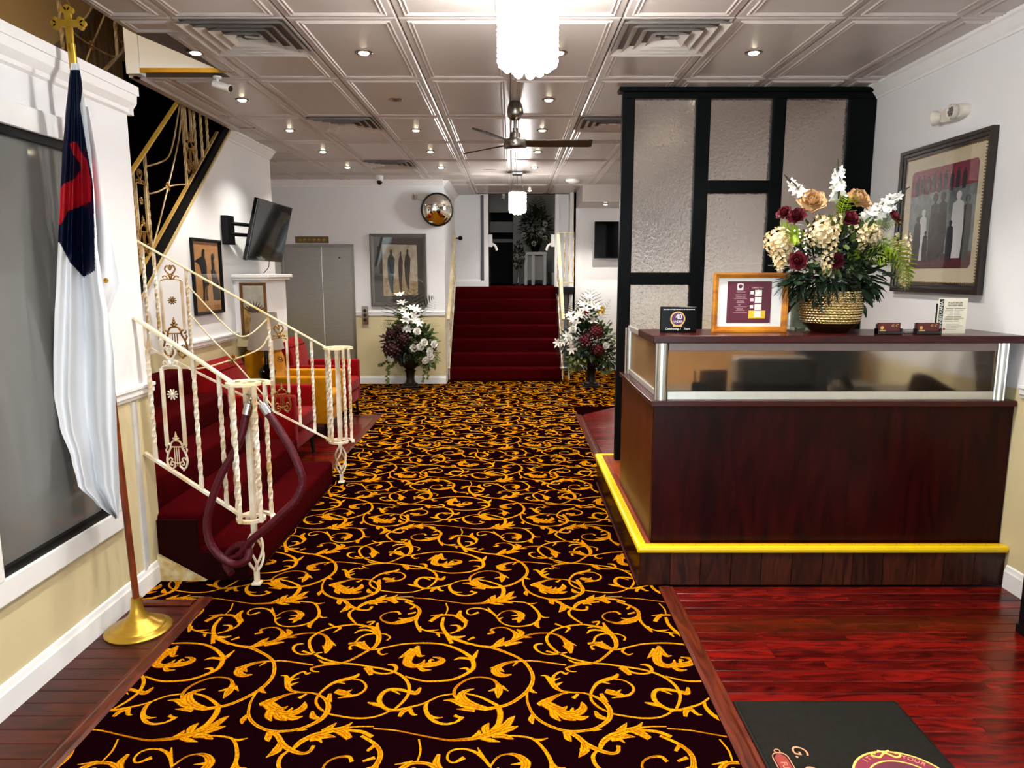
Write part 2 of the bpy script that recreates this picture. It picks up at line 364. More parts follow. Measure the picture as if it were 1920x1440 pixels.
# scrolling vine motif: one repeat, traced as strokes on the floor and laid out as a grid
TR = {'A': (580, 1130, 6.4), 'B': (860, 1130, 6.4), 'D': (400, 1215, 6.4), 'E': (860, 1290, 9.6)}
STROKES = [
 ('A', [(235,265),(310,300),(420,285),(560,275),(680,295),(780,320),(830,400),(830,470),(790,540),(720,580),(600,650),(480,710),(360,745),(200,760),(60,790),(20,810),(50,840),(120,845)], [12,10,10,12,14,22,26,24,18,13,12,12,14,13,11,10,9,3]),
 ('A', [(560,275),(420,290),(250,320),(120,370),(30,430),(0,500),(30,590),(110,660),(240,710),(380,740),(550,755),(700,780),(860,805),(1000,840),(1110,895),(1180,970),(1200,1050),(1180,1130),(1110,1220),(1030,1290)], [9,10,11,12,13,13,13,12,11,11,11,11,11,12,13,14,14,13,12,10]),
 ('A', [(160,1310),(230,1350),(400,1385),(560,1405),(750,1395),(900,1350),(960,1318),(1080,1300),(1300,1250),(1400,1215),(1560,1140),(1720,1112)], [6,8,9,9,9,9,10,12,10,9,9,8]),
 ('A', [(545,90),(490,125),(478,170),(510,215),(560,265)], [10,14,14,12,9]),
 ('A', [(780,385),(680,400),(600,440),(550,490),(480,500)], [10,12,10,9,8]),
 ('A', [(540,385),(620,345),(740,350),(810,400)], [6,16,14,10]),
 ('A', [(590,315),(700,300),(790,340)], [4,16,14]),
 ('A', [(690,250),(780,240),(720,285)], [12,8,8]),
 ('A', [(820,255),(815,320),(840,380)], [8,18,14]),
 ('A', [(470,510),(550,500),(620,510),(690,560),(740,575)], [12,14,34,24,8]),
 ('A', [(495,580),(490,540),(560,525),(640,560),(740,578)], [12,8,8,12,8]),
 ('A', [(660,475),(640,520)], [6,16]),
 ('A', [(855,385),(920,395),(970,430),(930,470)], [6,7,6,8]),
 ('A', [(310,300),(370,320),(290,375)], [4,14,5]),
 ('A', [(690,580),(800,575),(950,545),(1150,510),(1400,500),(1600,515),(1750,560),(1870,620),(1950,690),(1970,790),(1900,860),(1750,930),(1600,955),(1400,960),(1250,930),(1150,900)], [8,9,9,9,10,11,13,16,18,17,15,13,10,9,8,7]),
 ('A', [(880,560),(830,600),(870,640),(940,625)], [10,10,9,3]),
 ('A', [(1310,535),(1260,600),(1190,680),(1180,745),(1260,775),(1350,750),(1385,700)], [12,34,40,40,30,18,4]),
 ('A', [(1290,560),(1320,650),(1390,650)], [24,20,2]),
 ('A', [(1070,685),(1150,640),(1240,570)], [2,20,22]),
 ('A', [(1300,780),(1420,765),(1540,745),(1600,710),(1560,680),(1480,670)], [14,38,34,24,14,3]),
 ('A', [(1310,790),(1370,825),(1465,822)], [14,24,2]),
 ('A', [(1430,750),(1460,700),(1500,710)], [14,14,3]),
 ('A', [(1090,155),(1060,125),(960,130),(880,160),(855,200),(890,235),(980,260),(1080,250),(1200,225),(1290,180),(1325,110),(1270,50),(1150,0)], [14,12,8,7,8,9,18,40,38,20,18,15,12]),
 ('A', [(1070,200),(1150,215),(1260,190)], [6,22,14]),
 ('A', [(1300,180),(1280,240),(1310,310),(1400,350),(1500,370),(1620,385)], [16,14,12,9,8,7]),
 ('A', [(1310,300),(1335,370)], [26,8]),
 ('A', [(1420,350),(1490,348),(1555,338)], [8,14,2]),
 ('A', [(1540,385),(1560,425)], [16,5]),
 ('A', [(1280,50),(1210,92)], [14,10]),
 ('A', [(1280,130),(1180,152)], [14,8]),
 ('A', [(600,870),(540,910),(400,945),(280,985),(180,1055),(110,1125),(80,1200),(110,1270),(165,1315)], [8,20,20,14,10,9,9,9,8]),
 ('A', [(520,935),(620,950),(680,1010),(660,1070),(580,1120),(480,1140),(340,1162)], [5,6,8,9,11,14,3]),
 ('A', [(320,1075),(390,1095),(500,1130)], [26,34,12]),
 ('A', [(515,1060),(440,1100)], [3,16]),
 ('A', [(430,990),(330,970),(250,1005)], [3,10,8]),
 ('A', [(940,760),(1010,762),(1045,800),(1010,850),(900,870),(780,850),(700,785)], [6,16,14,10,9,11,12]),
 ('A', [(705,790),(740,885)], [38,14]),
 ('A', [(1190,1085),(1080,1060),(960,1060),(880,1105),(840,1180),(865,1245),(940,1298),(1080,1308)], [14,16,16,16,18,16,14,12]),
 ('A', [(700,1215),(780,1235),(870,1265)], [5,18,10]),
 ('A', [(1335,1035),(1280,1100),(1180,1080)], [8,24,18]),
 ('A', [(1000,1065),(1090,1118)], [16,3]),
 ('A', [(1080,1385),(1130,1320),(1230,1285)], [14,22,10]),
 ('A', [(1210,1305),(1240,1355),(1295,1365)], [18,14,3]),
 ('A', [(1420,1210),(1395,1270),(1420,1360),(1500,1440),(1620,1475),(1750,1455),(1830,1400)], [10,16,18,16,12,10,16]),
 ('A', [(1605,1395),(1520,1400),(1440,1370)], [3,12,10]),
 ('A', [(1740,1370),(1790,1390),(1850,1405)], [16,12,14]),
 ('A', [(1640,20),(1660,90),(1640,150)], [6,7,6]),
 ('A', [(1450,240),(1520,190),(1600,162),(1720,165),(1820,200),(1880,245)], [18,20,13,13,24,28]),
 ('A', [(1880,235),(1865,300),(1790,350),(1690,385)], [14,10,9,9]),
 ('A', [(1450,172),(1600,155)], [2,12]),
 ('A', [(1815,110),(1800,170),(1880,235)], [10,26,18]),
 ('A', [(1690,285),(1780,290),(1805,330),(1760,365)], [3,12,20,8]),
 ('A', [(1612,190),(1592,280),(1630,370),(1700,430),(1800,470),(1920,512)], [12,15,16,20,18,15]),
 ('A', [(1650,400),(1710,505)], [16,16]),
 ('A', [(1720,425),(1800,430),(1875,412)], [14,18,3]),
 ('A', [(1735,705),(1810,680),(1930,690)], [3,14,16]),
 ('A', [(1800,810),(1880,805),(1930,850)], [3,14,10]),
 ('B', [(232,585),(190,660),(150,715)], [3,20,16]),
 ('A', [(1780,1190),(1740,1120),(1750,1050),(1820,980),(1920,930),(2042,910),(2180,930),(2250,980),(2290,1060)], [9,11,10,9,8,7,7,12,34]),
 ('B', [(355,1080),(430,1060),(500,1040)], [3,16,20]),
 ('B', [(490,1020),(480,1090),(470,1165)], [30,36,4]),
 ('B', [(510,1020),(595,1078)], [20,3]),
 ('B', [(185,1050),(80,1080),(30,1130),(80,1200),(200,1260),(330,1290)], [3,20,38,42,40,26]),
 ('A', [(1610,1190),(1720,1190),(1830,1240),(1960,1270)], [3,22,28,28]),
 ('A', [(1765,1295),(1880,1298),(1990,1310)], [3,18,24]),
 ('B', [(90,1108),(230,1140),(350,1190),(470,1255)], [8,11,13,16]),
 ('B', [(100,500),(250,535),(400,555),(560,610),(700,670),(800,740),(870,840),(890,940),(845,1050),(740,1150),(600,1235),(450,1275),(300,1295)], [13,15,18,15,14,14,15,16,17,16,16,18,22]),
 ('B', [(760,715),(900,715),(1080,735),(1290,765)], [8,7,7,7]),
 ('B', [(760,715),(620,730),(500,770),(440,825),(470,870),(545,890),(635,878)], [8,13,24,38,34,22,4]),
 ('B', [(375,800),(470,790)], [4,24]),
 ('B', [(400,860),(430,830)], [4,20]),
 ('B', [(470,800),(545,845)], [26,4]),
 ('B', [(700,730),(650,778)], [10,4]),
 ('E', [(720,380),(750,480),(740,600),(700,700),(600,780)], [18,20,20,18,12]),
 ('E', [(-1536,757),(-1150,790),(-780,860),(-420,930),(-200,965),(0,962),(200,945),(400,900),(560,850),(700,790),(850,700),(930,600),(1010,530)], [5,5,5,6,8,12,15,22,34,38,32,24,3]),
 ('E', [(600,860),(800,800),(960,750),(1070,715)], [30,30,20,2]),
 ('E', [(600,890),(800,890),(900,920),(990,950)], [20,22,20,3]),
 ('E', [(400,930),(560,965),(745,1000)], [14,20,2]),
 ('E', [(500,850),(480,750),(545,660)], [22,30,4]),
 ('E', [(250,920),(350,860),(370,790)], [10,20,5]),
 ('B', [(560,0),(690,2),(820,20),(920,90),(970,165),(950,230),(860,280),(720,300),(600,290),(510,250),(460,190)], [7,8,10,13,15,14,12,10,9,8,8]),
 ('B', [(460,185),(380,120),(280,85),(180,80),(110,100),(100,140),(150,160),(240,130)], [9,15,10,8,8,8,6,18]),
 ('B', [(350,70),(390,125)], [3,16]),
 ('B', [(455,185),(520,128),(600,110),(690,120),(755,160),(740,205),(715,255)], [8,7,7,20,38,32,8]),
 ('B', [(630,172),(720,165)], [2,16]),
 ('B', [(640,215),(710,205)], [8,22]),
 ('B', [(790,215),(740,190)], [3,18]),
 ('B', [(970,160),(1020,190),(1088,190)], [12,9,2]),
 ('B', [(950,245),(935,285),(970,318)], [10,22,4]),
 ('B', [(530,190),(475,215)], [3,16]),
 ('B', [(820,20),(880,25),(945,14)], [6,12,2]),
 ('B', [(345,390),(415,372),(385,340),(460,315),(560,315),(640,350),(690,400),(650,470)], [10,14,8,7,8,10,26,16]),
 ('B', [(700,335),(755,378),(700,430)], [8,28,24]),
 ('B', [(380,552),(500,520),(620,480),(760,430),(900,388),(1060,380),(1180,400),(1270,460),(1325,540),(1345,622)], [16,24,20,15,9,8,10,18,42,8]),
 ('B', [(545,435),(500,480),(430,535)], [3,28,18]),
 ('B', [(765,488),(680,500),(550,530)], [3,20,16]),
 ('B', [(880,430),(790,430)], [3,12]),
 ('B', [(1300,480),(1412,532)], [20,3]),
 ('B', [(1250,530),(1310,560)], [3,24]),
 ('B', [(188,430),(110,465)], [16,6]),
 ('B', [(80,412),(0,430)], [3,18]),
 ('B', [(1015,508),(940,515),(915,550),(960,600),(1060,635),(1200,630),(1300,612)], [4,14,14,10,9,10,8]),
 ('B', [(1050,595),(1190,632)], [14,8]),
 ('B', [(1310,698),(1400,735),(1560,742)], [6,12,8]),
 ('D', [(800,365),(860,372),(880,430),(885,500),(930,550),(1040,570),(1160,575),(1250,600),(1330,650),(1370,720),(1360,800),(1290,890),(1170,960),(1040,1010),(900,1035),(760,1045),(640,1030),(520,980),(440,910),(410,830),(420,740),(450,660),(500,580),(560,510)], [2,14,26,24,12,9,8,10,14,20,22,20,17,15,13,14,14,13,13,11,10,9,9,10]),
 ('D', [(890,450),(960,370),(1070,320),(1110,345),(1160,330)], [18,13,9,13,7]),
 ('D', [(900,430),(1020,395)], [16,2]),
 ('D', [(905,485),(1015,445)], [18,2]),
 ('D', [(540,718),(640,690),(760,640),(900,590),(1000,572)], [16,38,20,9,8]),
 ('D', [(630,690),(700,750),(800,772),(885,738)], [44,48,24,3]),
 ('D', [(680,740),(780,820),(900,832),(1000,800),(1070,750),(1090,685)], [46,42,36,34,30,4]),
 ('D', [(830,850),(950,882),(1065,860)], [22,28,3]),
 ('D', [(720,780),(780,870),(875,912)], [34,32,3]),
 ('D', [(690,770),(650,850),(685,918)], [28,28,5]),
 ('D', [(890,810),(940,755)], [20,5]),
 ('D', [(1390,585),(1372,690)], [12,26]),
 ('D', [(1180,798),(1185,860),(1250,890)], [8,24,14]),
 ('D', [(1110,590),(1015,642)], [8,16]),
 ('D', [(405,835),(345,900),(330,955)], [10,22,3]),
 ('D', [(560,520),(580,560),(625,577)], [18,14,2]),
 ('D', [(1120,1020),(1000,1028)], [3,16]),
 ('D', [(680,1050),(760,1100),(820,1200),(920,1270),(1040,1310),(1140,1290),(1195,1215)], [18,20,22,20,15,13,14]),
 ('D', [(660,1050),(645,1125),(655,1168)], [20,28,4]),
 ('D', [(795,1175),(750,1270),(620,1362)], [16,40,2]),
 ('D', [(940,1260),(1040,1170),(1180,1100),(1320,1060),(1420,1030),(1560,1000),(1665,932)], [14,24,28,26,26,22,3]),
 ('D', [(1180,1120),(1330,1100),(1465,1112)], [18,32,2]),
 ('D', [(1290,1035),(1400,990),(1472,938)], [10,22,2]),
 ('D', [(1420,1020),(1540,1050),(1625,1130)], [18,38,22]),
 ('D', [(1500,1000),(1640,1030),(1780,1050),(1900,1110)], [8,12,14,16]),
 ('D', [(1150,1150),(1250,1140),(1292,1182)], [14,16,3]),
 ('D', [(1590,998),(1750,985),(1920,985)], [7,5,5]),
]
PXR, PYR = 1.106, 1.088
LAYERS = {}
def ribbon(cv, cf, c, hs, z):
    n = len(c); o = len(cv)
    for i, p in enumerate(c):
        t = c[min(i + 1, n - 1)] - c[max(i - 1, 0)]; t.z = 0
        if t.length < 1e-9: t = V((1, 0, 0))
        t.normalize(); nn = V((-t.y, t.x, 0)); h = hs[i]
        cv += [(p.x + nn.x * h, p.y + nn.y * h, z), (p.x - nn.x * h, p.y - nn.y * h, z)]
    cf += [(o + 2 * i, o + 2 * i + 1, o + 2 * i + 3, o + 2 * i + 2) for i in range(n - 1)]
gold_v, gold_f, line_v, line_f = [], [], [], []
jr = random.Random(7)
for si, (k, pts, ws) in enumerate(STROKES):
    ox, oy, s_ = TR[k]
    w3 = [at_z(ox + px / s_, oy + py / s_, 0) for px, py in pts]
    if k == 'D': w3 = [p + V((PXR, .012, 0)) for p in w3]
    c = spl(w3, 5 if len(pts) > 4 else 7); n = len(c); ww = lerpl(ws, n)
    ww = [w if w < 20 else 20 + (w - 20) * .82 for w in ww]
    z = .0064 + .00003 * (si % 20)
    ribbon(line_v, line_f, c, [w * .00056 + .0012 for w in ww], z - .0006)
    ribbon(gold_v, gold_f, c, [w * .00050 + .0003 for w in ww], z)
    if max(ws) > 21:    # brown veins on the broad leaves
        a0, a1 = int(n * .12), max(int(n * .12) + 3, int(n * .92))
        for off in ((0,) if max(ws) < 32 else (-.33, .33)):
            cc = []
            for i in range(a0, min(a1, n)):
                t = c[min(i + 1, n - 1)] - c[max(i - 1, 0)]; t.normalize(); cc.append(c[i] + V((-t.y, t.x, 0)) * (ww[i] * .0005 * off))
            if len(cc) > 2: ribbon(line_v, line_f, cc, [min(.0011, ww[a0 + i] * .00010) for i in range(len(cc))], z + .0010)
def scroll_region(poly, cell_v, cell_f):
    """lay the repeat over the convex region and cut it at the region's edge"""
    xs = [p[0] for p in poly]; ys = [p[1] for p in poly]
    bm = bmesh.new(); me = bpy.data.meshes.new('tmp'); vs, fs = [], []
    for i in range(int((min(xs) + .9) // PXR) - 2, int((max(xs)) // PXR) + 3):
        for j in range(int((min(ys) - 3.5) // PYR) - 1, int((max(ys) - 2.4) // PYR) + 2):
            dx, dy = i * PXR, j * PYR
            bx0, bx1 = min(v[0] for v in cell_v) + dx, max(v[0] for v in cell_v) + dx
            by0, by1 = min(v[1] for v in cell_v) + dy, max(v[1] for v in cell_v) + dy
            if bx1 < min(xs) or bx0 > max(xs) or by1 < min(ys) or by0 > max(ys): continue
            o = len(vs); vs += [(v[0] + dx, v[1] + dy, v[2]) for v in cell_v]; fs += [tuple(q + o for q in f) for f in cell_f]
    me.from_pydata(vs, [], fs); bm.from_mesh(me); bpy.data.meshes.remove(me)
    n = len(poly)
    for i in range(n):
        a, b = V((*poly[i], 0)), V((*poly[(i + 1) % n], 0)); d = b - a; nor = V((d.y, -d.x, 0)).normalized()
        bmesh.ops.bisect_plane(bm, geom=bm.verts[:] + bm.edges[:] + bm.faces[:], plane_co=a, plane_no=nor, clear_outer=True)
    out = ([tuple(v.co) for v in bm.verts], []); bm.verts.index_update()
    out = (out[0], [tuple(v.index for v in f.verts) for f in bm.faces]); bm.free()
    return out
def rect(x0, y0, x1, y1): return [(x0, y0), (x1, y0), (x1, y1), (x0, y1)]
REGS = (rect(-1.575, .6, .795, 3.68), rect(-1.45, 3.68, .68, 5.70), rect(-1.575, 5.70, .795, 8.40), rect(-1.96, 3.51, -1.575, 3.745), rect(-1.575, 3.68, -1.45, 3.745), rect(-3.6, 8.41, .795, 10.86),
        [(.795, 8.40), (1.32, 8.98), (2.69, 8.98), (2.69, 10.86), (.795, 10.86)], rect(-.98, 10.86, 2.69, 11.13), rect(.80, 11.13, 2.69, 12.4))
for nm, cv, cf, mm, lb in (('scroll_pattern', gold_v, gold_f, SCROLL, 'gold scrolling vine pattern woven into the carpet'), ('scroll_outline', line_v, line_f, SCROLLD, 'brown outlines and veins of the vine pattern')):
    sm = MB()
    for reg in REGS:
        vv, ff = scroll_region(reg, cv, cf); sm.add(vv, ff)
    me = bpy.data.meshes.new(nm); me.from_pydata([tuple(p) for p in sm.v], [], sm.f); me.materials.append(mm)
    so = link(nm, me, carpet, lb); so['kind'] = 'stuff'
# ---- walls
def wall(name, a, b, m=None, label=None):
    return struct(MB().box(a, b).build(name, m or WALL2), label)
wall_right = wall('wall_right', (XR, -1.6, 0), (XR + .15, 13.2, 5.2))
wall_rear = MB()
for a, b in (((-4.6, -1.75, 0), (-1.6, -1.6, 3.2)), ((2.3, -1.75, 0), (2.9, -1.6, 3.2)), ((-1.6, -1.75, 2.7), (2.3, -1.6, 3.2))): wall_rear.box(a, b)
struct(wall_rear.build('wall_rear', WALLW))
def bar(name, m, *boxes, parent=None, bevel=0, label=None):
    b = MB()
    for x in boxes: b.box(*x)
    return b.build(name, m, parent, bevel=bevel, label=label)
d1 = struct(bar('door_1', BLACK, ((-1.6, -1.70, 0), (-1.52, -1.62, 2.7)), ((2.22, -1.70, 0), (2.3, -1.62, 2.7)), ((-1.6, -1.70, 2.6), (2.3, -1.62, 2.7)),
                ((.32, -1.70, 0), (.40, -1.62, 2.7))), 'glazed entrance doors behind the viewer')
bar('pane', CLEAR, ((-1.52, -1.67, 0), (.32, -1.66, 2.6)), parent=d1); bar('pane', CLEAR, ((.40, -1.67, 0), (2.22, -1.66, 2.6)), parent=d1)
# left display wall with a big framed window
gx = XL
wl = MB()
WY0, WY1, WZ0, WZ1 = 2.58, 3.34, .53, 2.27
wl.box((gx - .16, -1.6, 0), (gx, 3.80, WZ0)); wl.box((gx - .16, -1.6, WZ1), (gx, 3.80, 2.62))
wl.box((gx - .16, WY1, WZ0), (gx, 3.80, WZ1)); wl.box((gx - .16, -1.6, WZ0), (gx, WY0, WZ1))
struct(wl.build('wall_left', WALL2), 'half-height white wall with a large smoked window')
cap = MB()
prof = [(0, 0), (.012, .01), (.012, .03), (.035, .06), (.04, .12), (0, .12)]
for y in (-1.6, 3.84): cap.add([(gx + u, y, 2.50 + z) for u, z in prof], [tuple(range(6))])
cap.f += [(i, (i + 1) % 6, 6 + (i + 1) % 6, 6 + i) for i in range(6)]
cap.box((gx - .18, -1.6, 2.60), (gx + .045, 3.85, 2.645)); cap.box((gx - .17, 3.80, 2.50), (gx + .02, 3.83, 2.60))
struct(cap.build('trim_7', TRIM), 'white ledge moulding along the top of the display wall')
w1 = MB(); t_ = .095
for a, b in (((gx, WY0 - t_, WZ0 - t_), (gx + .025, WY1 + t_, WZ0)), ((gx, WY0 - t_, WZ1), (gx + .025, WY1 + t_, WZ1 + t_)), ((gx, WY1, WZ0), (gx + .025, WY1 + t_, WZ1)), ((gx, WY0 - t_, WZ0), (gx + .025, WY0, WZ1))): w1.box(a, b)
window_1 = struct(w1.build('window_1', TRIM, bevel=.006), 'large smoked window framed in white beside the flag')
g_ = .035
bar('window_gasket', BLACK, ((gx - .03, WY0, WZ0), (gx + .004, WY1, WZ0 + g_)), ((gx - .03, WY0, WZ1 - g_), (gx + .004, WY1, WZ1)), ((gx - .03, WY1 - g_, WZ0 + g_), (gx + .004, WY1, WZ1 - g_)), ((gx - .03, WY0, WZ0 + g_), (gx + .004, WY0 + g_ * .5, WZ1 - g_)), parent=window_1)
bar('pane', GREYGLASS, ((gx - .03, WY0 + .016, WZ0 + g_), (gx - .02, WY1 - g_, WZ1 - g_)), parent=window_1)
# stair / TV wall: top follows the upper flight
struct(MB().prism([(XS, 4.85, 0), (XS, 8.35, 0), (XS, 8.35, CH), (XS, 7.08, CH), (XS, 4.95, 1.34), (XS, 4.85, 1.26)], (-.03, 0, 0)).build('wall_stair', WALL2), 'white wall under the rising stair with pictures and television')
wall('wall_recess', (-3.75, 8.20, 0), (XS - .031, 8.35, CH)); wall('wall_recess_side', (-3.9, 8.2, 0), (-3.75, 11.0, CH))
# elevator wall with opening
ew = MB()
for a, b in (((-3.75, YE, 0), (-3.46, YE + .15, CH)), ((-2.40, YE, 0), (-1.02, YE + .15, CH)), ((-3.46, YE, 2.10), (-2.40, YE + .15, CH))): ew.box(a, b)
struct(ew.build('wall_elevator', WALL2), 'white and cream wall around the steel elevator')
wall('wall_stairwell_side', (-1.17, YE + .15, 0), (-1.02, YB + .15, CH), WALLW)
bw = MB(); bw.box((-1.17, YB, 0), (-.46, YB + .15, 5.0)); bw.box((.80, YB, 0), (1.10, YB + .15, 5.0)); bw.box((1.06, 12.5, 0), (XR + .15, 12.65, CH)); bw.box((1.0, 12.5, 0), (1.10, YB + .15, CH))
bw.box((-.46, YB, 3.09), (.80, YB + .15, 5.0)); bw.box((-.46, YB, 0), (.80, YB + .1, 1.3))
struct(bw.build('wall_back', WALLW), 'white back wall around the doorway at the top of the red stairs')
# mouldings: chair rail, baseboard, crown
def run(name, a, b, prof, n, m=TRIM, z0=0):
    """sweep a (out, up) profile from a to b; n = outward normal"""
    mb = MB(); k = len(prof); a, b, n = V(a), V(b), V(n)
    for p in (a, b): mb.add([p + n * u + V((0, 0, z0 + z)) for u, z in prof], [tuple(range(k))])
    mb.f += [(i, (i + 1) % k, k + (i + 1) % k, k + i) for i in range(k)]
    return struct(mb.build(name, m))
RAIL = [(0, 0), (.012, .0), (.014, .012), (.022, .02), (.022, .045), (.03, .052), (.03, .066), (0, .07)]
BASE = [(0, 0), (.016, 0), (.016, .095), (.012, .105), (.008, .125), (0, .13)]
CROWN = [(0, -.10), (.012, -.10), (.016, -.085), (.03, -.07), (.06, -.03), (.075, -.022), (.08, 0), (0, 0)]
run('trim_8', (XR, -1.6, 0), (XR, 3.70, 0), RAIL, (-1, 0, 0), z0=1.05)
run('trim_9', (XL, 3.31, 0), (XL, 3.82, 0), RAIL, (1, 0, 0), z0=1.05)
run('trim_10', (XS, 5.65, 0), (XS, 8.35, 0), RAIL, (1, 0, 0), z0=1.05)
run('trim_11', (-2.38, YE, 0), (-1.02, YE, 0), RAIL, (0, -1, 0), z0=1.05)
run('baseboard_right', (XR, -1.6, 0), (XR, 3.67, 0), BASE, (-1, 0, 0)); run('baseboard_left', (XL, -1.6, 0), (XL, 3.80, 0), BASE, (1, 0, 0))
run('baseboard_stair', (XS, 5.65, 0), (XS, 8.35, 0), BASE, (1, 0, 0)); run('baseboard_elevator', (-2.38, YE, 0), (-1.02, YE, 0), BASE, (0, -1, 0))
run('baseboard_landing', (-1.0, YB, 1.46), (-.46, YB, 1.46), BASE, (0, -1, 0))
run('trim_12', (XR, -1.6, CH), (XR, 5.50, CH), CROWN, (-1, 0, 0)); run('trim_13', (XR, 5.6, CH), (XR, 11.3, CH), CROWN, (-1, 0, 0))
run('trim_14', (XS, 7.1, CH), (XS, 8.35, CH), CROWN, (1, 0, 0)); run('trim_15', (-3.7, YE, CH), (-1.02, YE, CH), CROWN, (0, -1, 0))
run('trim_16', (-1.02, YE, CH), (-1.02, YB, CH), CROWN, (1, 0, 0))
run('trim_17', (XS, 8.35, CH), (-3.75, 8.35, CH), CROWN, (0, 1, 0))
# clear corner guard on the end of the display wall
struct(bar('trim_18', mat('pale_corner_guard', rgb(226, 228, 230), .15, .3, noise=.15, nscale=9, bump=.3, bscale=18), ((XL, 3.60, .13), (XL + .012, 3.625, 1.04)), ((XL, 3.625, .13), (XL + .004, 3.66, 1.04))))
# ---- ceiling
def ceil_box(*bs):
    b = MB()
    for x in bs: b.box(*x)
    return b
cz0, cz1 = CH + .006, CH + .12
ceiling = ceil_box(((-2.2, -1.6, cz0), (XR, 4.36, cz1)), ((-2.0, 4.36, cz0), (XR, 5.17, cz1)), ((-2.62, 5.17, cz0), (XR, 7.05, cz1)),
                   ((-2.76, 7.05, cz0), (XR, 8.35, cz1)), ((-3.8, 8.35, cz0), (XR, 11.0, cz1)), ((-1.2, 11.0, cz0), (XR + .1, 13.0, cz1)))
ceiling.prism([(-2.2, 4.36, cz0), (-2.0, 4.36, cz0), (-2.0, 5.17, cz0)], (0, 0, .11))
ceiling = struct(ceiling.build('ceiling', GAP), 'tin-look panel ceiling')
GX0, GY0, GW, GL = -.012, 4.10, .61, 1.22
def tile_mesh(w, l):
    prof = [(.002, .004), (.004, 0), (.012, -.006), (.044, -.006), (.050, -.013), (.056, -.006), (.066, -.006), (.072, -.013), (.078, -.006)]
    m = MB()
    for d, z in prof: m.v += [V((-w / 2 + d, -l / 2 + d, z)), V((w / 2 - d, -l / 2 + d, z)), V((w / 2 - d, l / 2 - d, z)), V((-w / 2 + d, l / 2 - d, z))]
    for i in range(len(prof) - 1):
        for k in range(4): m.f.append((i * 4 + k, i * 4 + (k + 1) % 4, i * 4 + 4 + (k + 1) % 4, i * 4 + 4 + k))
    n = (len(prof) - 1) * 4; m.f.append((n, n + 1, n + 2, n + 3))
    me = m.mesh('ceiling_tile')
    if me.polygons[-1].normal.z > 0: me.flip_normals()
    me.materials.append(CEIL); return me
TM = {}
def tile(x0, x1, y0, y1):
    k = (round(x1 - x0, 3), round(y1 - y0, 3))
    if k not in TM: TM[k] = tile_mesh(*k)
    o = link('ceiling_tile', TM[k], ceiling); o.location = ((x0 + x1) / 2, (y0 + y1) / 2, CH)
VENTS = [(-3, 0), (1, 0), (-3, 2), (1, 2), (-3, 4)]
for j in range(-4, 8):
    y0 = GY0 + j * GL; y1 = y0 + GL
    for i in range(-7, 5):
        x0 = GX0 + i * GW; x1 = min(x0 + GW, XR)
        if x0 > XR - .1: continue
        yb = y1
        if j == 6: yb = min(y1, 12.88)
        if j == 7: continue
        # stairwell opening and recesses
        if j <= -1 and x0 < -2.0: continue
        if j == 0 and x0 < -1.9: continue
        if j in (1, 2) and x0 < -2.5: continue
        if j == 3 and x0 < -2.5: continue
        if j in (4, 5) and x0 < -3.7: continue
        if j == 5 and x0 < -1.1: yb = YE
        if j == 6 and (x0 < -1.1 or x0 > 1.1): continue
        xa = x0
        if j == 6 and x0 < -1: xa = -1.02
        if (i, j) in VENTS:
            tile(xa, x1, y0 + .61, yb); continue
        tile(xa, x1, y0, yb)
# odd pieces beside the stairwell
tile(-2.2, GX0 - 3 * GW, 3.49, 4.10) if False else None
for (x0, x1, y0, y1) in ((-2.19, -1.842, 2.88, 4.10), (-2.19, -1.842, 1.66, 2.88), (-2.19, -1.842, .44, 1.66), (-2.0, -1.842, 4.36, 5.30), (-2.61, -2.452, 5.32, 6.54), (-2.61, -2.452, 6.54, 7.05), (-2.75, -2.452, 7.1, 7.76), (-2.75, -2.452, 7.76, 8.35), (-3.06, -2.452, 8.355, 8.98), (-3.67, -3.062, 8.355, 8.98), (-1.02, -.622, 10.9, 11.42), (-1.02, -.622, 11.42, 12.88), (-2.19, -1.842, 4.10, 4.36)):
    tile(x0, x1, y0, y1)
# white fascia box of the stairwell
fb = MB(); fb.box((-2.60, 5.145, CH - .004), (-1.88, 5.168, 3.75)); fb.box((-2.64, 5.13, CH - .02), (-2.55, 5.22, 3.75)); fb.box((-2.25, -1.6, cz1), (-2.19, 4.36, 3.7))
fb.prism([(-2.2, 4.36, cz1), (-1.88, 5.17, cz1), (-1.86, 5.15, cz1), (-2.18, 4.35, cz1)], (0, 0, .6))
struct(fb.build('trim_19', TRIM), 'white fascia around the stairwell opening')
struct(bar('trim_20', BRASS, ((-2.56, 5.135, CH - .012), (-1.9, 5.145, CH + .018))), 'brass strip under the stairwell fascia')
struct(bar('trim_21', CEIL, ((-2.66, 5.2, CH - .03), (-2.60, 7.06, CH + .06)), ((-2.63, 5.2, CH - .03), (-2.6, 5.24, CH + .06))))
# lowered soffit at the far right
struct(bar('ceiling_soffit', CEIL, ((1.10, 11.4, 2.80), (XR, 12.5, CH))))
# ---- upper stairwell enclosure (tan)
tw = MB(); tw.box((-4.5, -1.6, 0), (-4.35, 9.5, 5.0)); tw.box((-4.5, 9.4, 3.2), (-2.2, 9.55, 5.0)); tw.box((-4.5, -1.6, 5.0), (XR + .15, 13.3, 5.1)); tw.box((-2.2, -1.6, 3.7), (-2.15, 4.4, 5.0)); tw.box((-1.9, 4.4, 3.7), (-1.85, 9.5, 5.0)); tw.box((-4.5, -1.75, 3.1), (-2.1, -1.6, 5.0)); tw.box((-2.2, 4.38, 3.7), (-1.85, 4.43, 5.0))
struct(tw.build('wall_stairwell', TAN), 'tan walls of the upper stairwell')
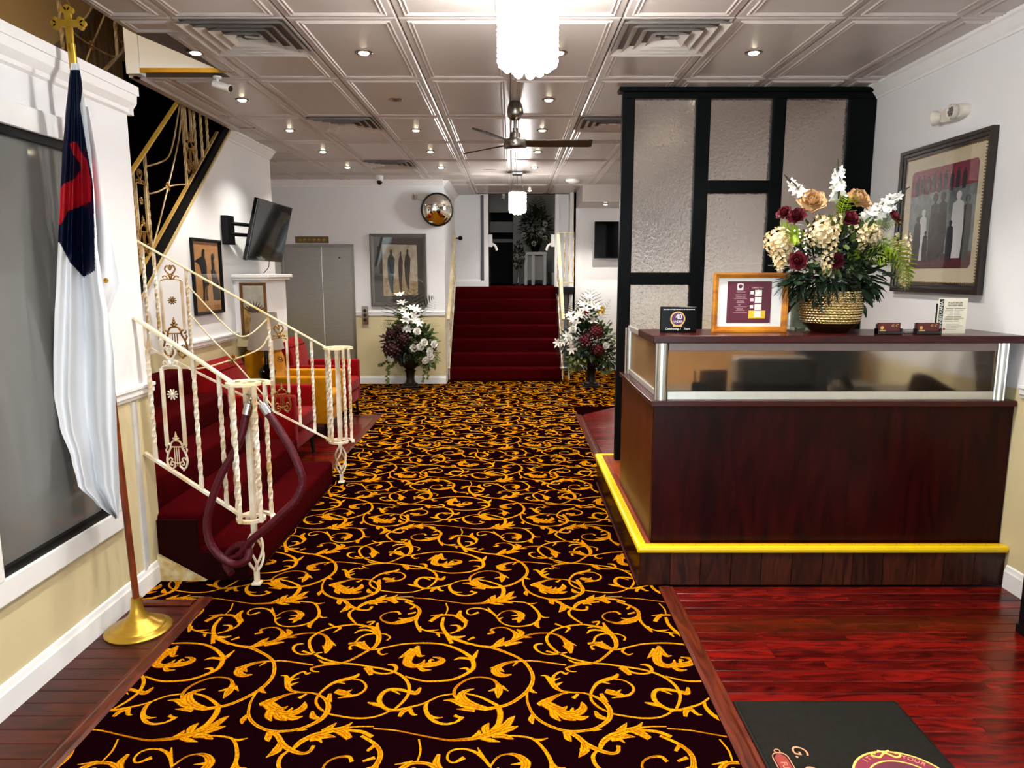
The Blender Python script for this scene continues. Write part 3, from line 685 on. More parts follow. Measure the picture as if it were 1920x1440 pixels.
# tan wall of the next flight, cut along the rise of the stairs
struct(MB().prism([(-3.2, 2.6, 2.3), (-3.2, 4.2, 2.4), (-3.2, 6.4, 4.16), (-3.2, 6.4, 4.9), (-3.2, 2.6, 4.9)], (-.05, 0, 0)).build('wall_stairwell_inner', TAN))
struct(MB().prism([(-3.19, 4.2, 2.36), (-3.19, 6.42, 4.13), (-3.19, 6.42, 4.19), (-3.19, 4.2, 2.42)], (-.07, 0, 0)).build('trim_25', mat('brown_edge', rgb(96, 70, 36), .5, noise=.2)))
# added globe light, out of sight, put in to brighten the tan stairwell
added_globe = thing('added_globe_light', 'added unseen globe light brightening the tan stairwell', 'lamp', (-2.65, 2.9, 4.2))
MB().ball((0, 0, 0), .14, 16).build('globe', em('lit_globe', (1, .9, .72), 45.0), added_globe, smooth=True); MB().tube([(0, 0, .13), (0, 0, .9)], .01).build('rod', BRASS, added_globe)
# ================================================================== STAIRS AND RAILINGS
TREAD, RISE, NX = .27, .19, 6
SX0, SY0, SY1 = -1.46, 3.78, 5.60
stair = thing('staircase', 'red carpeted stair rising from the lobby between ivory scroll newels', 'staircase', (SX0, (SY0 + SY1) / 2, 0))
for i in range(NX):
    xf = SX0 - TREAD * i; xb = -2.86 if i < NX - 1 else -4.34
    m = MB()
    y0, y1 = SY0, SY1
    if i == 0: y0, y1 = SY0 - .0, SY1 + .02
    if i >= 2: y0 = SY0 + .03
    if i == NX - 1: y0, y1 = 3.86, 4.84
    m.box((xf, y0, RISE * i - (.05 if i else 0)), (xb if i == NX - 1 else max(xf - TREAD - .10, XS + .002), y1, RISE * (i + 1)))
    m.build('step', REDCARPET, stair, bevel=.028, segs=3, world=True, smooth=True)
# closed side under the near railing and the stained plinth in front of it
side = [(SX0 - .03, SY0 - .012, .0)]
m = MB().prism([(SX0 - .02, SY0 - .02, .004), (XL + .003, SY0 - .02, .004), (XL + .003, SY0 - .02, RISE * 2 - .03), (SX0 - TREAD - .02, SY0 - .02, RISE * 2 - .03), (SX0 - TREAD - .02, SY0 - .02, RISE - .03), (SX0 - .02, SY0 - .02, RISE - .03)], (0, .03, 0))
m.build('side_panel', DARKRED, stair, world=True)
PLINTH = mat('stained_plinth', rgb(226, 214, 180), .7, col2=rgb(168, 130, 40), nscale=14)
m = MB().prism([(XL + .004, SY0 - .045, .004), (-1.70, SY0 - .045, .004), (XL + .004, SY0 - .045, .16)], (0, .02, 0))
m.build('plinth_patch', PLINTH, stair, world=True, label='stained plaster patch beside the lowest step')
# ---- ornaments
def bar_twisted(mb, p0, p1, r=.0105, turns=2.0, n=22):
    p0, p1 = V(p0), V(p1); L = (p1 - p0)
    pts, tw = [], []
    mm = MB()
    for i in range(n + 1): pts.append(p0 + L * (i / n))
    # plain ends, twisted middle
    vs = []; t = L.normalized(); up = (V((1, 0, 0)) - t * t.x)
    up = up.normalized() if up.length > .1 else V((0, 1, 0)); w = t.cross(up)
    for i, p in enumerate(pts):
        u = min(1, max(0, (i / n - .1) / .8)); a0 = pi / 4 + turns * 2 * pi * u
        for k in range(4):
            a = a0 + k * pi / 2; vs.append(p + (up * cos(a) + w * sin(a)) * r * 1.25)
    fs = [(i * 4 + k, i * 4 + (k + 1) % 4, i * 4 + 4 + (k + 1) % 4, i * 4 + 4 + k) for i in range(n) for k in range(4)]
    fs += [(3, 2, 1, 0), tuple(n * 4 + k for k in range(4))]
    mb.add(vs, fs); return mb
def curve_tube(mb, o, U, pts, r, k=5, n=6):
    """2D polyline (u, z) -> tube in the plane of horizontal direction U at origin o"""
    c = spl([(p[0], p[1], 0) for p in pts], k)
    rr = lerpl(r, len(c)) if isinstance(r, (list, tuple)) else r
    mb.tube([o + U * p.x + V((0, 0, p.y)) for p in c], rr, n); return mb
def lyre(mb, o, U, s=1.0):
    """lyre ornament, width ~.12, height ~.24, origin bottom centre"""
    def S(pts): return [(a * s, b * s) for a, b in pts]
    for g in (-1, 1):
        curve_tube(mb, o, U, S([(g * .012, .03), (g * .03, .012), (g * .048, .022), (g * .058, .06), (g * .05, .10), (g * .034, .135), (g * .036, .155), (g * .052, .158), (g * .056, .145), (g * .048, .138)]), [.006 * s] * 10)
        curve_tube(mb, o, U, S([(g * .05, .10), (g * .06, .12), (g * .055, .132)]), .005 * s)
        curve_tube(mb, o, U, S([(g * .012, .03), (g * .02, .05), (g * .036, .05), (g * .038, .036), (g * .026, .034)]), .0045 * s)
        curve_tube(mb, o, U, S([(g * .055, .06), (g * .04, .075), (g * .028, .068), (g * .034, .056)]), .0045 * s)
        curve_tube(mb, o, U, S([(g * .034, .15), (g * .02, .172), (0, .178)]), .0055 * s)
        curve_tube(mb, o, U, S([(g * .035, .0), (g * .03, .014)]), [.007 * s, .004 * s])
    for u in (-.012, 0, .012): curve_tube(mb, o, U, S([(u, .03), (u, .14)]), .0028 * s, 2, 5)
    curve_tube(mb, o, U, S([(-.035, .14), (.035, .14)]), .004 * s, 2); curve_tube(mb, o, U, S([(-.02, .045), (.02, .045)]), .004 * s, 2)
    for z, r in ((.183, .012), (.2, .010), (.214, .007), (.226, .004)): mb.ball(o + V((0, 0, z * s)), r * s, 8)
    for g in (-1, 1): mb.ball(o + U * (g * .013 * s) + V((0, 0, .19 * s)), .006 * s, 6)
    return mb
def star(mb, o, U, r=.032, n=10):
    W = V((-U.y, U.x, 0)); mb.ball(o, r * .32, 8)
    for k in range(n):
        a = 2 * pi * k / n; d = U * cos(a) + V((0, 0, sin(a))); e = U * -sin(a) + V((0, 0, cos(a)))
        mb.add([o + d * r * .2 + e * r * .1, o + d * r * .2 - e * r * .1, o + d * r * .8 - e * r * .16, o + d * r, o + d * r * .8 + e * r * .16, o + d * r * .6 + W * r * .2, o + d * r * .6 - W * r * .2],
               [(0, 1, 5), (1, 2, 5), (2, 3, 5), (3, 4, 5), (4, 0, 5), (1, 0, 6), (2, 1, 6), (3, 2, 6), (4, 3, 6), (0, 4, 6)])
    return mb
def crest(mb, o, U, w=.11):
    """small acanthus arch joining two posts"""
    for g in (-1, 1):
        curve_tube(mb, o, U, [(g * w / 2, -.03), (g * w * .42, -.005), (g * w * .2, .004), (0, .002)], .005)
        curve_tube(mb, o, U, [(g * w * .1, .004), (g * w * .22, .026), (g * w * .34, .022), (g * w * .32, .010)], .0045)
        curve_tube(mb, o, U, [(0, .01), (g * w * .08, .03), (g * w * .16, .034)], [.006, .002])
    mb.ball(o + V((0, 0, .02)), .012, 8, (1, 1, 1.5)); mb.ball(o + V((0, 0, .04)), .006, 6)
    return mb
def scroll2(mb, o, U, s=1):
    """pair of C scrolls between crest and handrail"""
    for g in (-1, 1):
        curve_tube(mb, o, U, [(0, -.012), (g * .018 * s, .004), (g * .034 * s, .03), (g * .022 * s, .054), (g * .006 * s, .046), (g * .012 * s, .034)], .006)
    mb.ball(o + V((0, 0, .03)), .010, 8); mb.ball(o + V((0, 0, .055)), .008, 6)
    return mb
def volute(mb, c, r, a0, turns=1.6, th=.012, hh=.008, sgn=1):
    """flat spiral bar in a horizontal plane"""
    pts, n = [], 40
    for i in range(n + 1):
        t = i / n; a = a0 + sgn * turns * 2 * pi * t; q = r * (1 - .72 * t)
        pts.append(V(c) + V((q * cos(a), q * sin(a), 0)))
    vs, fs = [], []
    for i, p in enumerate(pts):
        d = (pts[min(i + 1, n)] - pts[max(i - 1, 0)]).normalized(); w = V((-d.y, d.x, 0))
        vs += [p + w * th - V((0, 0, hh)), p - w * th - V((0, 0, hh)), p - w * th + V((0, 0, hh)), p + w * th + V((0, 0, hh))]
    fs = [(i * 4 + k, i * 4 + (k + 1) % 4, i * 4 + 4 + (k + 1) % 4, i * 4 + 4 + k) for i in range(n) for k in range(4)] + [(3, 2, 1, 0), tuple(n * 4 + k for k in range(4))]
    mb.add(vs, fs); return mb
def basket(mb, c, z0, z1, r=.04, n=4):
    for k in range(n):
        pts = []
        for i in range(17):
            t = i / 16; a = 2 * pi * k / n + t * 2.2; q = .008 + r * sin(pi * t) ** .8
            pts.append(V((c[0] + q * cos(a), c[1] + q * sin(a), z0 + (z1 - z0) * t)))
        mb.tube(pts, .0075, 6)
    return mb
def flat_rail(mb, p0, p1, w, h):
    p0, p1 = V(p0), V(p1); d = (p1 - p0).normalized(); side = d.cross(V((0, 0, 1))).normalized(); up = side.cross(d)
    vs = []
    for p in (p0, p1):
        for a, b in ((-1, -1), (1, -1), (1, 1), (-1, 1)): vs.append(p + side * (a * w / 2) + up * (b * h / 2))
    mb.add(vs, [(3, 2, 1, 0), (4, 5, 6, 7), (0, 1, 5, 4), (1, 2, 6, 5), (2, 3, 7, 6), (3, 0, 4, 7)]); return mb
class Rail:
    """straight sloping railing: origin o (horizontal), direction U, top and bottom heights linear in s"""
    def __init__(s, root, o, U, zt, zb, slope): s.r = root; s.o = V(o); s.U = V(U); s.zt = zt; s.zb = zb; s.k = slope
    def P(s, u, z): return s.o + s.U * u + V((0, 0, z))
    def top(s, u): return s.zt + s.k * u
    def bot(s, u): return s.zb + s.k * u
    def rails(s, u0, u1, m1, m2, wt=.032, ub0=None, ub1=None):
        flat_rail(MB(), s.P(u0, s.top(u0)), s.P(u1, s.top(u1)), wt, .016).build('handrail', m1, s.r, world=True, bevel=.004)
        b0, b1 = (u0 if ub0 is None else ub0), (u1 if ub1 is None else ub1)
        flat_rail(MB(), s.P(b0, s.bot(b0)), s.P(b1, s.bot(b1)), .026, .014).build('bottom_rail', m2, s.r, world=True)
    def baluster(s, u, m):
        bar_twisted(MB(), s.P(u, s.bot(u)), s.P(u, s.top(u) - .004)).build('baluster', m, s.r, world=True)
    def panel(s, u, m, mo, w=.105):
        """two plain posts with crest, star and lyre between"""
        zt = min(s.top(u - w / 2), s.top(u + w / 2)) - .10; zb = max(s.bot(u - w / 2), s.bot(u + w / 2))
        ls = w / .112; lo = zb + .05
        for g in (-1, 1):
            x = u + g * w * .46
            bar = MB(); p = s.P(x, s.bot(u) + .022 + .15 * ls); q = s.P(x, zt - .01); bar.obox((p + q) / 2, (.008, .008, (q.z - p.z) / 2)); bar.build('panel_post', m, s.r, world=True)
        lyre(MB(), s.P(u, s.bot(u) + .022), s.U, ls).build('lyre', mo, s.r, world=True, smooth=True)
        star(MB(), s.P(u, lo + .19 + (zt - lo - .19) * .52), s.U).build('star', mo, s.r, world=True)
        c = crest(MB(), s.P(u, zt), s.U, w); scroll2(c, s.P(u, zt + .045), s.U); c.build('crest', mo, s.r, world=True, smooth=True)
    def swoop(s, u0, u1, m, mo, flip=False):
        """open bay: a hanging swag over crossing bars tied by a star knot"""
        k = MB()
        def Q(f, t):
            u = u1 + (u0 - u1) * f if not flip else u0 + (u1 - u0) * f
            return s.P(u, s.top(u) + (s.bot(u) - s.top(u)) * t)
        for pts in ([(0, .16), (.34, .32), (.54, .39), (.66, .37), (.79, .27), (1, .03)], [(0, .44), (.25, .57), (.5, .676), (.8, .84), (1, .96)],
                    [(.5, .676), (.71, .53), (.89, .378), (1, .2)], [(.5, .676), (.27, .83), (.09, .94), (0, .98)]):
            k.tube(spl([Q(*p) for p in pts], 7), .0062, 6)
        k.build('swag_bars', m, s.r, world=True, smooth=True)
        star(MB(), Q(.5, .676), s.U, .042).build('star', mo, s.r, world=True)
def newel(root, c, U, m, z_ring=.36, z_top=1.115, r=.105):
    """open newel: square shaft, twisted bars between two scroll rings, spiral basket foot"""
    c = V(c); a0 = math.atan2(-U[1], -U[0])
    MB().box((c.x - .0135, c.y - .0135, .30), (c.x + .0135, c.y + .0135, z_top)).build('newel_shaft', m, root, world=True)
    MB().box((c.x - .024, c.y - .024, .0065), (c.x + .024, c.y + .024, .018)).box((c.x - .012, c.y - .012, .018), (c.x + .012, c.y + .012, .09)).build('newel_foot', m, root, world=True)
    basket(MB(), (c.x, c.y), .085, .305).build('newel_basket', m, root, world=True, smooth=True)
    volute(MB(), (c.x, c.y, z_ring), r, 0, 1.55).build('newel_ring', m, root, world=True)
    volute(MB(), (c.x, c.y, z_top), r * 1.1, 0, 1.7, .014, .008).build('newel_scroll', IVORY2, root, world=True)
    for a in (.4, 1.7, 2.9, 4.3, 5.5):
        x, y = c.x + cos(a) * r * .9, c.y + sin(a) * r * .9
        bar_twisted(MB(), (x, y, z_ring), (x, y, z_top)).build('baluster', m, root, world=True)
# near railing
NRY = 3.70
nr = thing('stair_railing', 'ivory wrought-iron stair railing with white lyre beside the flag stand', 'railing', (-1.42, NRY, 0))
R = Rail(nr, (-1.47, NRY, 0), (-1, 0, 0), 1.125, .40, .70)
R.rails(0, .497, IVORY2, IVORY)
for u in (.075, .205, .44): R.baluster(u, IVORY)
WORNWHITE = mat('worn_white_iron', rgb(236, 234, 226), .4, col2=rgb(190, 165, 120), nscale=7)
R.panel(.325, IVORY, WORNWHITE)
flat_rail(MB(), (-1.40, NRY, 1.125), (-1.475, NRY, 1.125), .03, .016).build('handrail_easing', IVORY2, nr, world=True)
flat_rail(MB(), (-1.40, NRY, .40), (-1.475, NRY, .40), .026, .014).build('rail_easing', IVORY, nr, world=True)
newel(nr, (-1.405, NRY, 0), (-1, 0, 0), IVORY, .385, 1.125)
# far railing
FRY = 5.62
fr = thing('stair_railing', 'ivory and gold stair railing beside the armchairs with bronze lyres', 'railing', (-1.40, FRY, 0))
UF = V((-.931, -.364, 0))
R = Rail(fr, (-1.47, FRY, 0), UF, 1.11, .36, .633)
R.rails(.0, 1.36, IVORY2, IVORY)
for u in (.01, .12, .23): R.baluster(u, IVORY)
R.panel(.36, IVORY, BRONZE, .12); R.swoop(.43, .98, IVORY2, BRONZE); R.panel(1.09, IVORY, BRONZE, .15)
for u in (.43, .985, 1.19, 1.26, 1.33): R.baluster(u, IVORY)
newel(fr, (-1.395, FRY, 0), (-1, 0, 0), IVORY, .35, 1.11)
flat_rail(MB(), (-1.39, FRY, 1.11), (-1.505, FRY, 1.11), .03, .016).build('handrail_easing', IVORY2, fr, world=True)
flat_rail(MB(), (-1.39, FRY, .36), (-1.505, FRY, .36), .026, .014).build('rail_easing', IVORY, fr, world=True)
# upper flight (rises away from the viewer above the picture wall)
UPCARPET = mat('stair_carpet_painted_shade', rgb(9, 3, 3), .95, noise=.3, nscale=120, spec=.02)  # near-black colour stands in for the darkness of the unlit stairwell
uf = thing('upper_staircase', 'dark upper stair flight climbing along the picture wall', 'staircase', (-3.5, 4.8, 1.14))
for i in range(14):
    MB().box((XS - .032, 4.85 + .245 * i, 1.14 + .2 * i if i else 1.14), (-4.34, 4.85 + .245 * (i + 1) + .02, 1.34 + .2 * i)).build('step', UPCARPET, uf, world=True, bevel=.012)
STRING = mat('black_stringer', rgb(8, 7, 6), .8, noise=.3, spec=.1)
a0, a1 = V((0, 4.72, 1.18)), V((0, 7.02, 3.06))
MB().prism([(XS + .001, 4.72, 1.122), (XS + .001, 7.12, 3.066), (XS + .001, 7.0, 3.066), (XS + .001, 4.72, 1.245)], (.04, 0, 0)).build('stringer', STRING, uf, world=True)
MB().prism([(XS + .041, 4.72, 1.107), (XS + .041, 7.13, 3.06), (XS + .041, 7.13, 3.085), (XS + .041, 4.72, 1.132)], (.012, 0, 0)).build('stringer_bead', mat('stringer_bead_gold', rgb(190, 165, 110), .4, noise=.2), uf, world=True)
ur = thing('upper_stair_railing', 'gilded railing of the upper stair flight above the picture wall', 'railing', (XS, 5.0, 1.4))
R = Rail(ur, (XS + .02, 4.75, 0), (0, 1, 0), 2.0, 1.285, .812)
GOLDP_ = mat('gilded_handrail_paint', rgb(206, 168, 70), .35, noise=.25, nscale=9)
R.rails(.12, 1.42, GOLDP_, mat('gold_brown_paint', rgb(176, 138, 66), .4, noise=.3, nscale=10), .036, ub1=2.1)
GILT = mat('gilt_worn_iron', rgb(206, 184, 136), .4, col2=rgb(128, 92, 48), nscale=8)
for u in (.18, .30, .42, .53, .72, 1.40, 1.62, 1.75, 1.88): 
    if R.top(u) < CH - .02: R.baluster(u, GILT)
    else: bar_twisted(MB(), R.P(u, R.bot(u)), R.P(u, CH + .3)).build('baluster', GILT, ur, world=True)
R.panel(.625, GILT, BRONZE, .15); R.swoop(.74, 1.38, GILT, BRONZE, True)
c = MB(); lyre(c, R.P(1.50, R.bot(1.5) + .03), R.U, 1.5); c.build('lyre', BRONZE, ur, world=True, smooth=True)
for g in (-.05, .05):
    c = MB(); p = R.P(1.5 + g, R.bot(1.5) + .3); q = R.P(1.5 + g, CH + .3); c.obox((p + q) / 2, (.009, .009, (q.z - p.z) / 2)); c.build('panel_post', GILT, ur, world=True)
curve_tube(MB(), V((XS + .02, 4.9, 0)), V((0, 1, 0)), [(-.1, 2.20), (.0, 2.24), (.05, 2.16), (.06, 2.06), (.12, 2.03), (.14, 2.07)], .012).build('rail_scroll', GOLD, ur, world=True, smooth=True)
# landing railing of the top floor, seen above the display wall
tr = thing('gallery_railing', 'golden gallery railing glimpsed high behind the cross finial', 'railing', (-3.1, 5.3, 2.9))
R = Rail(tr, (-3.1, 5.15, 0), (0, 1, 0), 3.55, 2.78, .8)
MB().box((-3.62, 5.0, 3.35), (-3.58, 6.9, 4.9)).build('backing_curtain', mat('brown_marbled_curtain', rgb(176, 142, 92), .7, col2=rgb(112, 80, 48), nscale=6, stretch=(1, 4, .6)), tr, world=True)
R.rails(0, 1.3, GOLDP_, GILT); R.swoop(.1, .72, GILT, BRONZE); R.panel(.86, GILT, BRONZE, .14)
for u in (.05, .76, .96, 1.06): R.baluster(u, GILT)
# ---- red stair to the rear doorway
s2 = thing('staircase', 'straight flight of deep red carpeted steps leading to the rear doorway', 'staircase', (-.1, 11.15, 0))
T2, R2 = .25, 1.46 / 7
for i in range(7):
    y0 = 11.15 + T2 * i; y1 = y0 + T2 + .08 if i < 6 else 16.3
    m = MB().box((-.985, y0, R2 * i - .045 if i else .002), (.78, y1, R2 * (i + 1)))
    if i == 6: m = MB().box((-1.01, y0, R2 * 6 - .045), (.78, YB + .0, 1.46))
    m.build('step', REDCARPET, s2, world=True, bevel=.03, segs=3, smooth=True)
MB().box((.785, 12.30, 1.34), (1.06, YB, 1.46)).build('landing_edge', BLACK, s2, world=True)
def side_rail(lbl, x, extra):
    r = thing('stair_railing', lbl, 'railing', (x, 11.2, 0))
    y0, y1, zt0, zt1 = 11.18, 12.62, .98, 2.36
    flat_rail(MB(), (x, y0, zt0), (x, y1, zt1), .05, .03).build('handrail', IVORY2, r, world=True, bevel=.005)
    flat_rail(MB(), (x, y0, .20), (x, y1, 1.55), .03, .015).build('bottom_rail', IVORY, r, world=True)
    for k in range(8):
        y = y0 + .03 + k * .19; t = (y - y0) / (y1 - y0)
        bar_twisted(MB(), (x, y, .02 if k in (0,) else .20 + 1.35 * t), (x, y, zt0 + (zt1 - zt0) * t), n=14).build('baluster', IVORY, r, world=True)
    MB().box((x - .015, y1 - .015, 1.46), (x + .015, y1 + .015, 2.40)).build('newel_post', IVORY, r, world=True)
    if extra:
        flat_rail(MB(), (x, 12.33, 2.38), (1.05, 12.33, 2.38), .03, .015).build('landing_rail', IVORY2, r, world=True)
        flat_rail(MB(), (x, 12.33, 1.54), (1.05, 12.33, 1.54), .03, .015).build('landing_rail', IVORY2, r, world=True)
        for xx in (.90, .97, 1.05): bar_twisted(MB(), (xx, 12.33, 1.46), (xx, 12.33, 2.38), n=14, turns=4).build('baluster', IVORY, r, world=True)
        MB().box((.90, 11.3, .007), (.93, 11.33, 1.2)).build('support_post', IVORY, r, world=True)
    return r
ra = side_rail('worn ivory railing between white side wall and red steps', -1.00, False)
ra_knob = MB().ball((-.90, 12.6, 2.30), .04, 10); ra_knob.tube([(-1.0, 12.6, 2.30), (-.92, 12.6, 2.30)], .012); ra_knob.build('end_knob', BLACK, ra, world=True, smooth=True)
side_rail('worn ivory railing of red steps next to the white lily urn', .805, True)
# ---- velvet rope hung on the near newel
rope = thing('velvet_rope', 'burgundy barrier rope with chrome ends looped on the near newel', 'rope', (-1.45, 3.62, .35))
ROPE = mat('burgundy_leatherette', rgb(74, 6, 24), .42, noise=.3, nscale=14, bump=.35, bscale=60, spec=.35)
Lp = spl([at_y(463, 775, 3.66), at_y(448, 830, 3.645), at_y(415, 890, 3.63), at_y(395, 945, 3.62), at_y(388, 985, 3.62), at_y(395, 1020, 3.62), at_y(415, 1045, 3.62), at_y(440, 1058, 3.61), at_y(462, 1050, 3.60), at_y(466, 1030, 3.63), at_y(450, 1022, 3.68), at_y(430, 1035, 3.70), at_y(424, 1058, 3.68), at_y(434, 1075, 3.64)], 6)
Rp = spl([at_y(503, 775, 3.66), at_y(520, 800, 3.645), at_y(545, 840, 3.63), at_y(562, 880, 3.62), at_y(567, 905, 3.62), at_y(556, 935, 3.61), at_y(530, 962, 3.60), at_y(500, 990, 3.60), at_y(470, 1015, 3.62), at_y(448, 1042, 3.65), at_y(420, 1052, 3.70)], 6)
MB().tube(Lp, .021, 10).build('rope', ROPE, rope, world=True, smooth=True); MB().tube(Rp, .021, 10).build('rope', ROPE, rope, world=True, smooth=True)
for P in (Lp, Rp):
    d = (P[0] - P[3]).normalized()
    MB().tube([P[0] - d * .005, P[0] + d * .055, P[0] + d * .06], [.025, .025, .018], 14).build('chrome_end', CHROME, rope, world=True, smooth=True)
    MB().tube(spl([P[0] + d * .06, P[0] + d * .09, V((P[0].x * .5 + -1.405 * .5, 3.68, P[0].z + .10))], 5), .006, 8).build('hook', CHROME, rope, world=True, smooth=True)
# ---- flag on its stand
FX, FY = -1.80, 3.20
fl = thing('flag_stand', 'white flag with navy canton and red cross on a brass-based pole', 'flag', (FX, FY, 0))
MB().lathe([(.148, .001), (.15, .008), (.145, .014), (.12, .022), (.115, .03), (.085, .042), (.08, .05), (.055, .062), (.05, .07), (.035, .09), (.027, .12), (.024, .16), (.024, .165), (0.0001, .165)], n=40).build('base', BRASS, fl, smooth=True)
POLEW = wood('pole_wood', rgb(80, 30, 12), rgb(128, 58, 26), .3, 'Z', per_object=False)
LN = -.075 / 2.78
MB().tube([(0, 0, .16), (LN * 2.5, 0, 2.50)], .015, 12).build('pole', POLEW, fl, smooth=True)
MB().tube([(LN * 2.5, 0, 2.50), (LN * 2.66, 0, 2.66)], .016, 12).build('ferrule', BRASS, fl, smooth=True)
cr = MB(); c0 = V((LN * 2.74, 0, 2.742))
for d in (V((1, 0, 0)), V((-1, 0, 0)), V((0, 0, 1))):
    L = .052
    cr.obox(c0 + d * L * .5, (L * .5 if d.x else .013, .007, L * .5 if d.z else .013))
    e = c0 + d * L; sdir = V((0, 0, 1)) if d.x else V((1, 0, 0))
    for q in (e + d * .010, e + sdir * .014, e - sdir * .014): cr.tube([q - V((0, .0075, 0)), q + V((0, .0075, 0))], .0125, 12)
cr.obox(c0 - V((0, 0, .05)), (.013, .007, .055)); cr.tube([c0 - V((0, .012, 0)), c0 + V((0, .012, 0))], .016, 14)
cr.build('cross_finial', GOLD, fl, smooth=False)
# draped cloth: rows of (y_px, left_px, right_px) on the plane of the pole, folded in depth
rows = [(118, 133, 148), (160, 128, 154), (220, 122, 163), (300, 116, 172), (380, 112, 178), (455, 109, 182), (520, 106, 190), (600, 102, 205), (680, 100, 214), (740, 101, 217), (800, 112, 219), (860, 134, 222), (910, 146, 224), (945, 180, 224), (972, 216, 222)]
NU, NV = 90, 330
cloth = MB(); grid = []; uvpx = []
yp = [r[0] for r in rows]
def interp(y, k):
    for a, b in zip(rows, rows[1:]):
        if a[0] <= y <= b[0]:
            t = (y - a[0]) / (b[0] - a[0]); t = t * t * (3 - 2 * t) * .5 + t * .5
            return a[k] + (b[k] - a[k]) * t
    return rows[-1][k]
def fold(u, t):
    s_ = 1 - .7 * (1 - min(1, t / .35))
    return (.055 * sin(u * 6.5 + .6 + 1.2 * t) + .022 * sin(u * 15 + 5 * t) + .008 * sin(u * 31 + 9 * t)) * s_ * (.35 + .9 * min(1, t * 2.2))
for j in range(NV + 1):
    t = j / NV; ypx = rows[0][0] + (rows[-1][0] - rows[0][0]) * t; l, r_ = interp(ypx, 1), interp(ypx, 2)
    for i in range(NU + 1):
        u = i / NU; xpx = l + (r_ - l) * u
        p = at_y(xpx, ypx + 3 * sin(u * 7) * t, FY - .105 - fold(u, t)); cloth.v.append(p); uvpx.append((xpx, ypx))
FAB = mat('white_satin_flag', rgb(238, 239, 243), .45, noise=.05, nscale=6, sheen=.2)
NAVY = mat('navy_satin', rgb(9, 17, 46), .4, noise=.2, nscale=8, spec=.25)
REDS = mat('red_satin', rgb(178, 14, 30), .4, noise=.2, nscale=8)
def inpoly(x, y, P):
    c = False; n = len(P)
    for i in range(n):
        (x1, y1), (x2, y2) = P[i], P[(i + 1) % n]
        if (y1 > y) != (y2 > y) and x < (x2 - x1) * (y - y1) / (y2 - y1) + x1: c = not c
    return c
CANT = [(100, 132), (160, 132), (150, 200), (163, 280), (174, 340), (177, 420), (178, 508), (157, 521), (132, 492), (112, 455), (90, 440), (100, 300)]
CRS = [[(130, 268), (143, 265), (152, 285), (163, 300), (172, 345), (170, 378), (150, 388), (128, 394), (114, 420), (108, 420), (110, 360), (118, 345), (140, 335), (152, 320), (150, 306), (138, 290)]]
sets = {'f': [], 'c': [], 'r': []}
for j in range(NV):
    for i in range(NU):
        q = (j * (NU + 1) + i, j * (NU + 1) + i + 1, (j + 1) * (NU + 1) + i + 1, (j + 1) * (NU + 1) + i)
        x = sum(uvpx[k][0] for k in q) / 4; y = sum(uvpx[k][1] for k in q) / 4
        k = 'f'
        if inpoly(x, y, CANT): k = 'c'
        if inpoly(x, y, CRS[0]): k = 'r'
        sets[k].append(q)
def sub(fs):
    m = MB(); mp = {}
    for q in fs:
        for k in q:
            if k not in mp: mp[k] = len(m.v); m.v.append(cloth.v[k].copy())
        m.f.append(tuple(mp[k] for k in q))
    return m
ff = sub(sets['f']).build('flag_field', FAB, fl, smooth=True, world=True)
sub(sets['c']).build('canton', NAVY, ff, smooth=True, world=True, label='navy blue canton of the flag')
sub(sets['r']).build('cross', REDS, ff, smooth=True, world=True, label='red cross on the canton')
# loose back fold and hem on the right side
bk = MB(); n_ = 40
for j in range(n_ + 1):
    t = j / n_; y = 200 + 400 * t; x0 = 158 + 24 * t; x1 = 165 + 62 * min(1, t * 1.15) - (28 * max(0, t - .82) / .18)
    for i in range(9):
        u = i / 8; bk.v.append(at_y(x0 + (x1 - x0) * u, y, FY - .04 + .018 * sin(u * 5 + t * 4) * t))
bk.f = [(j * 9 + i, j * 9 + i + 1, j * 9 + i + 10, j * 9 + i + 9) for j in range(n_) for i in range(8)]
bk.build('flag_back_fold', FAB, fl, smooth=True, world=True)
gp = at_y(195, 526, FY - .075)
MB().lathe([(.006, -.002), (.011, -.002), (.011, .002), (.006, .002), (.006, -.002)], gp + V((0, .015, 0)), 16, Matrix.Rotation(pi / 2, 3, 'X')).build('grommet', BRASS, fl, world=True)
# ================================================================== RECEPTION SIDE
PX0, PY0, PY1, PH = .70, 3.685, 5.68, .225
plat = thing('reception_platform', 'raised wooden platform with bright yellow nosing under the reception desk', 'platform', (1.7, 4.7, 0))
MB().box((PX0 + .014, PY0 + .014, .0005), (XR - .002, PY1, PH - .012)).build('core', WALNUT, plat, world=True)
nb = 12; bw_ = (XR - .004 - PX0) / nb
bm_ = MB().box((-bw_ / 2 + .0015, -.006, -PH / 2 + .012), (bw_ / 2 - .0015, .006, PH / 2 - .012)).mesh('riser_board', bevel=.0015); bm_.materials.append(WALNUT)
for i in range(nb):
    o = link('riser_board', bm_, plat); o.location = V((PX0 + bw_ * (i + .5), PY0 + .007, PH / 2 - .006)) - V((1.7, 4.7, 0))
nb2 = 4; L2 = (PY1 - PY0 - .014) / nb2
bm2 = MB().box((-.006, -L2 / 2 + .001, -PH / 2 + .012), (.006, L2 / 2 - .001, PH / 2 - .012)).mesh('side_board'); bm2.materials.append(MAHOG)
for i in range(nb2):
    o = link('side_board', bm2, plat); o.location = V((PX0 + .006, PY0 + .014 + L2 * (i + .5), PH / 2 - .006)) - V((1.7, 4.7, 0))
